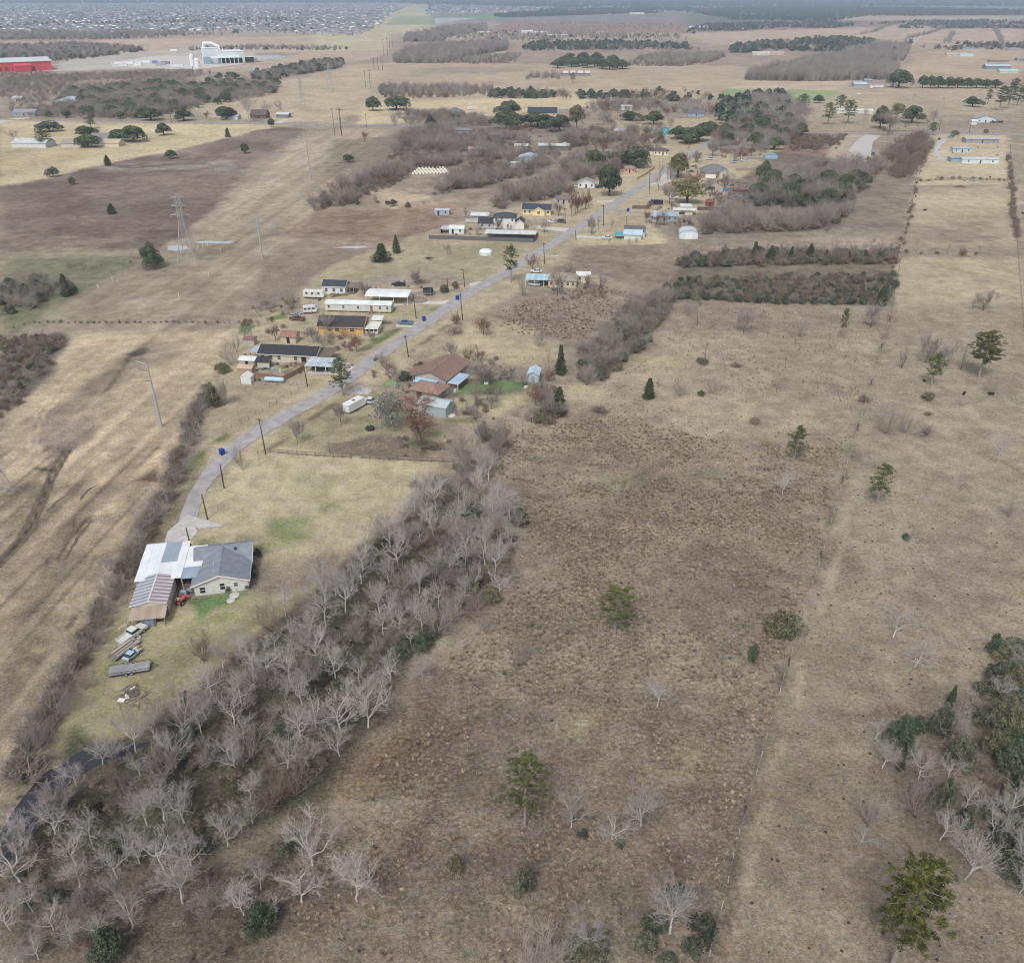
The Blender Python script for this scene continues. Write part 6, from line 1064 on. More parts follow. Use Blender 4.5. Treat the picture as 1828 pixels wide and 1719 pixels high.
for k, X, Y, tp, kd, wd, lb in (('j', 1575, 635, 440, 'spray', 130, 'vase-shaped bare tree at the head of the corridor hedge'), ('j', 1490, 655, 530, 'shrub', 110, 'tall leafy dark shrub beside the vase-shaped tree'), ('h', 75, 890, 690, 'spray', 120, 'bare tree inside the straw lot corner'), ('h', 10, 900, 740, 'shrub', 90, 'dark ivy bush on the lot boundary'), ('h', 115, 640, 470, 'spray', 160, 'bare grey tree left of the garden sheds'), ('h', 60, 690, 620, 'shrub', 110, 'dark green bush left of the garden sheds'),
                                ('h', 150, 560, 430, 'spray', 110, 'bare tree behind the red roofed shed'), ('h', 490, 285, 110, 'spray', 210, 'broad grey bare tree beside the caravan'), ('h', 300, 340, 200, 'spray', 110, 'bare bush at the corner of the junk yard'), ('h', 395, 490, 370, 'rust', 80, 'small bare tree behind the brown roofed shed'), ('h', 630, 500, 380, 'round', 130, 'bare tree before the orange house'), ('h', 725, 440, 285, 'round', 130, 'grey moss-hung tree over the orange house'), ('h', 740, 510, 420, 'spray', 80, 'bare tree between the orange and cream houses'),
                                ('h', 905, 560, 420, 'rust', 120, 'reddish bare tree on the verge below the orange house'), ('h', 1000, 490, 400, 'round', 90, 'small bare tree before the white porch'), ('h', 955, 210, 95, 'round', 120, 'dark bare tree beside the white shell house'), ('h', 1155, 750, 600, 'spray', 130, 'bare grey tree left of the rust roofed house'), ('h', 1495, 592, 480, 'round', 140, 'rounded bare shrub tree behind the rust roofed house'), ('h', 1720, 730, 600, 'spray', 240, 'pale bare tree right of the blue canopy'),
                                ('h', 530, 1135, 940, 'round', 130, 'crooked bare tree beside the street by the rail fence'), ('h', 740, 1200, 1030, 'upright', 80, 'slim bare tree at the rail fence'), ('h', 805, 1015, 850, 'round', 120, 'bare tree left of the white cargo trailer'), ('h', 185, 1300, 1140, 'spray', 90, 'thin bare tree beside the street bend'), ('h', 295, 1275, 1160, 'upright', 30, 'bare sapling beside the leaning pole'), ('h', 1310, 1115, 780, 'cypress', 300, 'large feathery rust brown bare cypress beside the metal shed'), ('h', 1110, 1050, 805, 'willow', 240, 'grey green weeping tree left of the brown cypress'),
                                ('h', 1595, 950, 850, 'brown', 130, 'dark purple brown round bush in the back yard'), ('h', 1700, 1130, 960, 'round', 130, 'bare tree behind the rail fence'), ('h', 1800, 1160, 980, 'spray', 140, 'bare thicket tree behind the rail fence'), ('h', 1560, 1240, 1030, 'spray', 170, 'pale bare tree at the end of the rail fence'), ('h', 1720, 1300, 1150, 'tallow', 140, 'pale bare tree below the rail fence end'),
                                ('h', 1520, 385, 300, 'brown', 90, 'dark bare tree beside the street pole'), ('h', 1510, 440, 395, 'brush', 110, 'dark bramble under the street tree'), ('h', 1700, 450, 320, 'rust', 150, 'reddish bare tree in the rough lot'), ('h', 1450, 185, 130, 'shrub', 55, 'dark evergreen shrub beside the trampoline'), ('h', 1520, 160, 110, 'shrub', 60, 'small palm-like shrub at the street corner'), ('h', 1275, 130, 50, 'round', 100, 'bare tree in the scrap pile'),
                                ('i', 1300, 460, 320, 'round', 150, 'bare fruit tree at the lawn edge with a white pot'), ('i', 1190, 420, 300, 'round', 170, 'low bare fruit tree on the lawn'), ('i', 1000, 440, 260, 'round', 230, 'wide pale bare tree above the green lawn'), ('i', 1490, 420, 290, 'rust', 150, 'reddish bare tree beside the grey metal shed'), ('i', 1400, 600, 440, 'rust', 160, 'pinkish bare tree at the garden corner'), ('i', 1480, 640, 470, 'tallow', 130, 'pale bare tree against the dark cedar'), ('i', 1420, 730, 620, 'shrub', 110, 'dark ivy shrub below the garden corner'), ('i', 1240, 680, 600, 'brush', 110, 'heap of dead limbs at the garden corner'),
                                ('i', 1000, 880, 700, 'round', 170, 'dark limbed bare tree below the garden'), ('i', 1170, 890, 720, 'brown', 150, 'brown bare tree at the pasture gate'), ('i', 1490, 275, 160, 'upright', 60, 'thin bare tree left of the dark cedar'), ('i', 1420, 165, 30, 'spray', 170, 'brownish bare bush in the straw lot'), ('i', 850, 1080, 750, 'spray', 210, 'pale dead tree at the head of the creekside wood'), ('i', 1050, 1090, 890, 'tallow', 170, 'pale tree at the top of the creekside wood'),
                                ('k', 835, 1275, 1000, 'brown', 300, 'dark many-stemmed bare tree on the yard below the house'), ('k', 590, 1560, 1380, 'spray', 150, 'bare bush at the edge of the yard')):
    T(kd, k, X, Y, tp, lb, width=wd)
T('pine', 'h', 815, 832, 590, 'dark pine on the verge in front of the carport', width=190, idx=1)
tree('shrub', Q('h', 1300, 680), 3.4, 'neat round clipped evergreen bush by the rust roofed house', None, 3.6, idx=2)
tree('shrub', Q('h', 1205, 740), 3.2, 'dark loose bush at the porch corner of the rust roofed house', None, 4.2, idx=4)
# thicket between the rough lot and the pasture
def thicket(nm, lb, k, poly, step, parts):
    for kd, sub, h, keep, lb2 in parts: wood(nm, lb + ', ' + lb2, k, poly, step * sub, kd, h, .35, keep)
TH1 = [(1040, 690), (1030, 640), (1080, 590), (1130, 540), (1200, 520), (1195, 560), (1160, 610), (1080, 680)]
thicket('thicket', 'thicket beside the rough lot', '', TH1, 3, (('spray', 1.4, 6, .9, 'grey bare crowns'), ('shrub', 1.6, 3.2, .8, 'evergreen bushes'), ('scrub', .9, 2, .8, 'brown brush')))
TH2 = [(1010, 760), (940, 760), (960, 700), (990, 690), (1000, 720)]
thicket('thicket', 'thicket behind the back garden', '', TH2, 3, (('round', 1.3, 5, .8, 'bare crowns'), ('scrub', .9, 2, .8, 'brown brush')))
TH3 = [(800, 850), (850, 790), (900, 770), (915, 800), (870, 850)]
thicket('thicket', 'thicket at the head of the wood', '', TH3, 3, (('spray', 1.4, 6, .8, 'pale bare crowns'), ('scrub', .9, 2, .8, 'brown brush')))
# rectangular overgrown field and the hedges above it
F1 = [(1215, 500), (1595, 490), (1580, 545), (1190, 535)]
thicket('overgrown_field', 'overgrown rectangular field', '', F1, 3, (('scrub', 1.0, 1.9, .8, 'tangled brown brush'), ('shrub', .95, 1.9, .8, 'green bushes'), ('upright', 1.9, 5.5, .7, 'thin bare saplings')))
row('overgrown_field', 'dark green bush border of the overgrown field', '', [(1190, 533), (1300, 538), (1450, 543), (1575, 545), (1590, 510)], 3.4, 'shrub', 2.8, .3, 1.2)
F2 = [(1210, 470), (1260, 455), (1600, 455), (1600, 472), (1215, 478)]
thicket('hedge_belt', 'hedge belt above the overgrown field', '', F2, 4, (('shrub', 1.0, 3.8, .45, 'dark evergreen bushes'), ('upright', 1.0, 8, .9, 'thin bare trees'), ('scrub', .7, 2.8, 1., 'brown brush')))
row('hedge_belt', 'dark evergreen clumps in the hedge belt', 'g', [(420, 530), (520, 545), (620, 545), (720, 550), (820, 545), (900, 540)], 4.5, 'cedar', 6.5, .3, 2, 1.2)
row('hedge_belt', 'leafless scrub across the right pasture', 'g', [(1210, 500), (1300, 505), (1400, 510), (1480, 510), (1570, 510)], 4, 'scrub', 2.6, .5, 2.5)
row('hedge_belt', 'thin bare trees across the right pasture', 'g', [(1260, 500), (1400, 505), (1580, 505), (1630, 490)], 14, 'upright', 6, .3, 2.5)
F3 = [(1250, 420), (1270, 385), (1400, 395), (1520, 380), (1480, 412)]
thicket('bare_copse', 'leafless copse beside the domed shed', '', F3, 4, (('spray', 1.2, 9, .9, 'grey brown crowns'), ('scrub', .9, 2.6, .9, 'brown brush'), ('shrub', 3.0, 3, .5, 'green bushes')))
F4 = [(1340, 370), (1350, 335), (1450, 320), (1540, 325), (1530, 362), (1450, 372)]
thicket('mixed_copse', 'copse of evergreen and bare trees behind the village', '', F4, 4.5, (('spray', 1.4, 9, .8, 'grey crowns'), ('oak', 2.0, 8, .5, 'evergreen crowns'), ('shrub', 1.0, 3.5, .6, 'dark green bushes')))
F4b = [(1400, 325), (1440, 300), (1560, 285), (1580, 310), (1540, 330)]
thicket('mixed_copse', 'scrub copse beside the caliche drive', '', F4b, 4.5, (('spray', 1.3, 8, .7, 'grey crowns'), ('shrub', 2.0, 4, .5, 'green bushes'), ('brush', .9, 2.6, .8, 'brown brush')))
for k, poly, lb in (('', [(560, 378), (560, 352), (610, 335), (690, 305), (735, 300), (720, 325), (640, 362)], 'hedge wood beside the corridor'), ('', [(815, 318), (830, 300), (850, 290), (930, 270), (1010, 275), (960, 310), (860, 335), (800, 345), (770, 350)], 'scrub wood behind the two storey house'), ('', [(690, 285), (720, 245), (800, 230), (900, 240), (950, 260), (860, 285), (770, 305)], 'scrub wood around the far lots'),
                    ('', [(870, 375), (900, 350), (1000, 320), (1040, 320), (1000, 350), (920, 372)], 'wood strip behind the yellow house'), ('', [(1000, 300), (1060, 285), (1120, 255), (1180, 240), (1190, 262), (1120, 300), (1040, 330)], 'wood between the village lots'), ('', [(1010, 240), (1120, 225), (1180, 232), (1120, 252), (1000, 268)], 'scrub wood beyond the metal roofed barn')):
    thicket('scrub_wood', lb, k, poly, 4, (('spray', 1.35, 8.5, .8, 'grey bare crowns'), ('brown', 1.7, 8, .7, 'brown bare crowns'), ('scrub', 1.1, 2.6, .8, 'brown brush'), ('shrub', 3.2, 4, .55, 'evergreen bushes')))
thicket('scrub_wood', 'wood along the street beyond the hip roofed house', '', [(1270, 262), (1300, 230), (1420, 210), (1440, 235), (1400, 262), (1330, 290), (1300, 300)], 5, (('spray', 1.4, 9, .8, 'grey crowns'), ('oak', 2.6, 9, .5, 'evergreen crowns'), ('rust', 2.2, 8, .5, 'reddish crowns')))
thicket('scrub_wood', 'wood row right of the caliche drive', '', [(1560, 300), (1590, 262), (1655, 245), (1665, 265), (1640, 315), (1600, 320)], 4.5, (('brown', 1.3, 8, .8, 'brown bare crowns'), ('brush', .9, 2.4, .8, 'brown brush')))
thicket('scrub_wood', 'wood behind the cross road', '', [(1285, 205), (1330, 180), (1440, 180), (1450, 205), (1380, 222), (1300, 225)], 6, (('spray', 1.1, 11, .8, 'grey crowns'), ('faroak', 1.8, 11, .6, 'evergreen crowns')))
thicket('reddish_scrub', 'reddish scrub lot below the cross road', 'c', [(600, 720), (890, 715), (840, 790), (580, 800)], 4, (('rust', 1.6, 4, .8, 'rusty crowns'), ('scrub', .9, 2, .8, 'brown brush')))
thicket('corner_scrub', 'scrub wood at the left of the corridor', 'j', [(-60, 720), (-60, 180), (300, 160), (480, 170), (330, 380), (200, 560), (60, 740)], 3.2, (('spray', 2.0, 4, .5, 'pale bare crowns'), ('scrub', .9, 1.7, .9, 'grey brown brush'), ('shrub', 1.8, 2.4, .6, 'dull evergreen bushes')))
thicket('corner_wood', 'wood beyond the corridor fence', 'd', [(-40, 860), (-40, 720), (60, 690), (200, 660), (360, 690), (420, 735), (250, 790), (60, 860)], 3.6, (('spray', 1.2, 6.5, .9, 'pale bare crowns'), ('shrub', 1.3, 3.4, .8, 'evergreen bushes')))
row('field_scrub', 'dark scrub on the reddish field edge', 'e', [(140, 230), (330, 225), (440, 215), (560, 235), (620, 240)], 7, 'shrub', 2.6, .5, 1.5)
row('field_scrub', 'dead snags on the reddish field edge', 'e', [(330, 215), (440, 210), (545, 225), (720, 230)], 9, 'brown', 5, .4, 1.5, .5)
row('fence_scrub', 'weeds along the corridor cross fence', 'd', [(80, 915), (180, 888), (400, 892), (640, 892), (830, 888), (1100, 890), (1340, 892)], 2.2, 'scrub', .7, .5, .4)
thicket('field_scrub', 'low scrub in the green hollow', 'd', [(330, 600), (380, 570), (520, 575), (700, 565), (720, 590), (500, 600), (380, 615)], 3.5, (('brush', 1, 1.6, .6, 'brown brush'),))
# individual larger trees of the middle distance
for k, X, Y, tp, kd, wd, lb in (('d', 820, 595, 450, 'shrub', 130, 'dark evergreen bush at the corner of the green hollow'), ('d', 770, 605, 520, 'spray', 90, 'bare bush beside the dark evergreen'), ('d', 360, 745, 625, 'cedar', 90, 'dark cedar at the tip of the corner wood'), ('d', 600, 305, 250, 'cedar', 55, 'lone dark cedar in the brown field'), ('d', 285, 108, 50, 'shrub', 75, 'grey green bush on the brown field edge'), ('d', 388, 150, 105, 'shrub', 45, 'faint grey bush in the brown field'), ('d', 578, 48, -10, 'cedar', 50, 'dark cedar on the edge of the straw field'), ('a', 915, 850, 800, 'oak', 65, 'small round oak in the brown field'), ('a', 1310, 822, 765, 'oak', 55, 'small dark oak beside the corridor'), ('a', 1220, 735, 685, 'cedar', 38, 'small cedar at the straw field corner'), ('a', 1452, 682, 630, 'oak', 36, 'small oak where the corridor meets the cross road'), ('b', 67, 855, 808, 'oak', 60, 'lone small oak right of the corridor'), ('b', 150, 745, 680, 'rust', 50, 'thin bare tree beside the cross road'),
                                ('e', 480, 565, 455, 'cedar', 130, 'round dark cedar at the lot corner'), ('e', 568, 515, 405, 'cedar', 70, 'tall dark cedar beside the round one'), ('e', 878, 528, 450, 'round', 60, 'small bare tree in the open lot'), ('e', 1260, 690, 460, 'pine', 100, 'tall narrow pine on the verge of the street'), ('e', 1330, 775, 640, 'spray', 90, 'bare tree before the carport with cars'), ('e', 1540, 772, 600, 'round', 100, 'bare grey tree before the tan house'), ('e', 1660, 780, 640, 'spray', 90, 'bare tree right of the tan house'), ('e', 1390, 625, 520, 'rust', 130, 'reddish bare bush beside the street'), ('e', 1110, 1015, 860, 'spray', 110, 'bare tree in the rough lot below the street'), ('e', 930, 950, 860, 'rust', 80, 'reddish bare tree on the verge'), ('e', 1545, 945, 860, 'spray', 80, 'bare sapling in the reddish lot'), ('e', 685, 690, 600, 'round', 110, 'bare tree over the scrap pile'), ('e', 860, 750, 705, 'shrub', 60, 'small dark bush beside the trampoline yard'),
                                ('e', 1465, 200, 90, 'round', 110, 'rounded bare tree behind the yellow house'), ('e', 1360, 365, 290, 'spray', 70, 'bare tree before the two storey house'), ('e', 1402, 368, 290, 'spray', 70, 'bare tree beside the concrete drive'), ('e', 1462, 392, 295, 'round', 80, 'bare tree at the drive mouth'), ('e', 1548, 290, 190, 'round', 80, 'bare tree right of the yellow house'), ('e', 1745, 400, 280, 'round', 70, 'bare tree beside the street bend'), ('e', 1060, 410, 320, 'spray', 70, 'bare tree behind the dark fence'), ('e', 985, 300, 220, 'brown', 40, 'dead snag beside the blue shed')):
    T(kd, k, X, Y, tp, lb, width=wd)
for i, X in enumerate((95, 125, 142, 168, 205, 232)):
    T('rust', 'f', X, 770 - i * 16 - (i % 2) * 8, 560 - i * 10, 'reddish brown bare maple in the row by the street', 'reddish maples in a row', 90)
for k, X, Y, tp, kd, wd, lb in (('f', 288, 405, 215, 'oak', 195, 'dark live oak above the white cottage'), ('f', 612, 360, 185, 'oak', 215, 'dark live oak behind the brick house'), ('f', 400, 595, 320, 'oak', 220, 'large green oak with a tall trunk beside the street'), ('f', 960, 445, 245, 'olive', 190, 'olive brown oak before the hip roofed house'), ('f', 445, 330, 235, 'olive', 130, 'yellow green flowering tree between two oaks'), ('f', 1030, 165, 30, 'oak', 220, 'broad dark oak grove tree beside the street'), ('f', 1130, 150, 0, 'oak', 240, 'largest dark oak of the street grove'), ('f', 1200, 100, -20, 'oak', 170, 'rear dark oak of the street grove'), ('f', 960, 130, 20, 'oak', 150, 'left dark oak of the street grove'),
                                ('f', 1240, 275, 120, 'round', 130, 'pale bare tree right of the street'), ('f', 1110, 320, 200, 'round', 130, 'rounded bare tree beside the drive'), ('f', 805, 555, 290, 'upright', 110, 'tall bare tree beside the street pole'), ('f', 1035, 655, 450, 'olive', 230, 'large grey green bare oak behind the dump truck'), ('f', 890, 660, 480, 'round', 160, 'bare tree behind the dump truck cab'), ('f', 1340, 520, 380, 'round', 80, 'bare tree at the fence of the hip roofed house'), ('f', 1405, 505, 400, 'upright', 60, 'dark snag at the fence of the hip roofed house'), ('f', 1305, 655, 550, 'brown', 70, 'bare tree beside the red shed'),
                                ('f', 1660, 470, 300, 'oak', 150, 'green evergreen right of the hip roofed house'), ('f', 1755, 520, 450, 'cedar', 45, 'small pointed cedar in the copse'), ('f', 1590, 190, 70, 'oak', 150, 'dark evergreen behind the brown house'), ('f', 1740, 215, 110, 'oak', 170, 'dark evergreen beside the blue shed'), ('f', 260, 915, 740, 'upright', 60, 'bare forked tree beside the street at the pale house'), ('f', 418, 865, 760, 'spray', 50, 'bare sapling on the straw lawn'), ('f', 312, 868, 740, 'upright', 40, 'bare thin tree next to the street pole'), ('f', 35, 825, 660, 'upright', 60, 'bare tree left of the reddish maples'), ('f', 700, 820, 690, 'rust', 90, 'reddish bare tree at the blue grey house'), ('f', 845, 835, 700, 'round', 90, 'pruned bare tree in front of the blue grey house'), ('f', 945, 850, 720, 'spray', 80, 'bare tree at the corner of the blue grey house'), ('f', 1050, 830, 750, 'brown', 50, 'bare tree before the white carport'), ('f', 975, 850, 760, 'brown', 40, 'small bare tree on the straw lawn edge'), ('f', 1150, 820, 720, 'brush', 60, 'bare bush at the copse corner'), ('f', 780, 850, 790, 'brown', 30, 'small pruned tree on the straw lawn'), ('f', 560, 990, 930, 'brown', 40, 'dark snag below the pale house'), ('f', 620, 990, 900, 'spray', 50, 'bare sapling below the pale house'), ('f', 400, 980, 930, 'brown', 30, 'small dead stem below the drive'),
                                ('f', 1700, 560, 470, 'oak', 120, 'green evergreen in the copse beside the scrap yard'), ('b', 905, 615, 525, 'oak', 165, 'dark live oak left of the black roofed house'), ('b', 900, 680, 580, 'oak', 160, 'dark live oak at the left of the road grove'), ('b', 1060, 670, 590, 'oak', 190, 'dark live oak in the middle of the road grove'), ('b', 1175, 695, 600, 'oak', 150, 'dark live oak at the right of the road grove'), ('b', 1265, 690, 550, 'olive', 90, 'grey olive tree behind the road grove'), ('b', 195, 585, 505, 'oak', 85, 'round dark oak beside the cross road'), ('b', 320, 580, 500, 'oak', 150, 'wide dark oak beside the round one'), ('b', 1550, 635, 585, 'oak', 130, 'flat topped dark oak behind the village'), ('b', 1670, 655, 580, 'oak', 110, 'round dark oak behind the village'), ('b', 1410, 660, 570, 'round', 90, 'bare tree left of the flat topped oak'), ('b', 1245, 438, 380, 'pine', 45, 'lone small pine before the red and white barn'), ('b', 500, 690, 600, 'oak', 70, 'dark oak among bare scrub'),
                                ('b', 1350, 870, 790, 'oak', 130, 'dark round oak beside the metal barn'), ('b', 850, 800, 760, 'brown', 70, 'bare tree beside the pink cottage'), ('b', 960, 740, 660, 'brown', 130, 'dark branched tree by the long low house'), ('b', 1710, 740, 640, 'brown', 90, 'brown bare tree left of the turquoise house')):
    T(kd, k, X, Y, tp, lb, width=wd)
for k, X, Y, tp, kd, wd, lb in (('a', 265, 705, 645, 'oak', 125, 'dark round oak left of the grey roofed ranch'), ('a', 240, 785, 690, 'pine', 95, 'green tree beside the left metal barn'), ('a', 470, 735, 670, 'oak', 130, 'dark oak behind the grey roofed ranch'), ('a', 475, 790, 715, 'oak', 125, 'dark oak before the grey roofed ranch'), ('a', 640, 755, 690, 'oak', 140, 'dull green oak right of the grey roofed ranch'), ('a', 720, 760, 670, 'oak', 150, 'large dull green oak at the end of the ranch garden'), ('a', 878, 725, 655, 'oak', 80, 'round oak standing alone in the straw field'), ('a', 490, 690, 620, 'pine', 65, 'narrow dark tree behind the ranch'), ('a', 75, 750, 690, 'round', 65, 'bare tree left of the metal barn'),
                                ('a', 810, 645, 575, 'oak', 110, 'dark oak at the cross road verge'), ('a', 985, 648, 580, 'oak', 100, 'dark oak right of the verge oak'), ('a', 1215, 640, 565, 'oak', 130, 'grey green oak left of the far ranch house'), ('a', 1330, 650, 490, 'tallow', 130, 'tall white bare tree by the far ranch house'), ('a', 1430, 600, 525, 'spray', 80, 'bare tree behind the far ranch house'), ('a', 1500, 590, 525, 'spray', 70, 'bare tree right of the far ranch house'), ('a', 1105, 640, 590, 'rust', 45, 'small bare tree left of the ranch drive'),
                                ('c', 790, 660, 540, 'pine', 85, 'pine at the left of the row beside the white greenhouse'), ('c', 855, 590, 500, 'pine', 70, 'dark pine behind the row'), ('c', 895, 655, 525, 'pine', 95, 'tall dark pine right of the row'), ('c', 1065, 680, 555, 'oak', 100, 'dark oak left of the big bare tree'), ('c', 1235, 650, 555, 'oak', 125, 'dark round oak right of the big bare tree'), ('c', 1120, 700, 560, 'round', 160, 'large grey bare tree on the cross road'), ('c', 1150, 640, 545, 'olive', 90, 'olive tree behind the big bare tree'), ('c', 425, 525, 465, 'oak', 65, 'dark oak at the green field edge'), ('c', 500, 530, 490, 'oak', 45, 'small oak at the green field edge'), ('c', 655, 590, 495, 'pine', 80, 'pine at the green field corner'), ('c', 740, 545, 500, 'oak', 60, 'oak right of the green field pine'), ('c', 1555, 565, 508, 'oak', 95, 'round grey oak alone in the pasture'), ('c', 1635, 550, 470, 'pine', 45, 'slim pine in the far pasture'), ('c', 1695, 585, 450, 'pine', 70, 'left pine of the dark group'), ('c', 1740, 575, 440, 'pine', 85, 'middle pine of the dark group'), ('c', 1790, 560, 460, 'pine', 70, 'right pine of the dark group'), ('c', 1820, 540, 390, 'pine', 70, 'tall pine behind the dark group'), ('c', 1770, 500, 410, 'pine', 60, 'rear pine of the dark group'), ('c', 1340, 715, 645, 'pine', 55, 'small pine beside the mobile home drive'), ('c', 1270, 740, 690, 'shrub', 60, 'dark bush behind the white mobile home'), ('c', 1460, 720, 685, 'shrub', 45, 'dark bush behind the parked cars'), ('c', 1625, 705, 680, 'shrub', 35, 'small bush beside the long metal roof'), ('c', 1165, 465, 365, 'oak', 115, 'round grey green oak beside the pale stable'),
                                ('c', 990, 630, 545, 'spray', 45, 'bare tree before the white greenhouse'), ('c', 1345, 640, 560, 'spray', 60, 'bare tree right of the dark oak'), ('c', 185, 825, 720, 'round', 70, 'bare tree beside the street end'), ('c', 605, 640, 555, 'upright', 60, 'pale tall bare tree in the scrub wood'), ('c', 490, 690, 630, 'rust', 65, 'pinkish bare tree in the scrub wood')):
    T(kd, k, X, Y, tp, lb, width=wd)
for i, X in enumerate((1290, 1330, 1375, 1425, 1475, 1525, 1575, 1625, 1675)):
    T('oak', 'c', X, 465 + (i % 2) * 3, 395 + i * 3, 'round oak in the straight row along the far lane', 'oaks in the lane row', 62)
for i, (X, Y) in enumerate(((1165, 360), (1200, 345), (1240, 355), (1280, 350), (1320, 358), (1360, 352), (1400, 362), (1440, 368), (1480, 362), (1505, 365), (1230, 330), (1300, 325), (1370, 325), (1450, 340))):
    T('oak', 'b', X, Y, Y - 52, 'dark oak in the clump behind the red and white barn', 'oaks of the barn clump', 75)
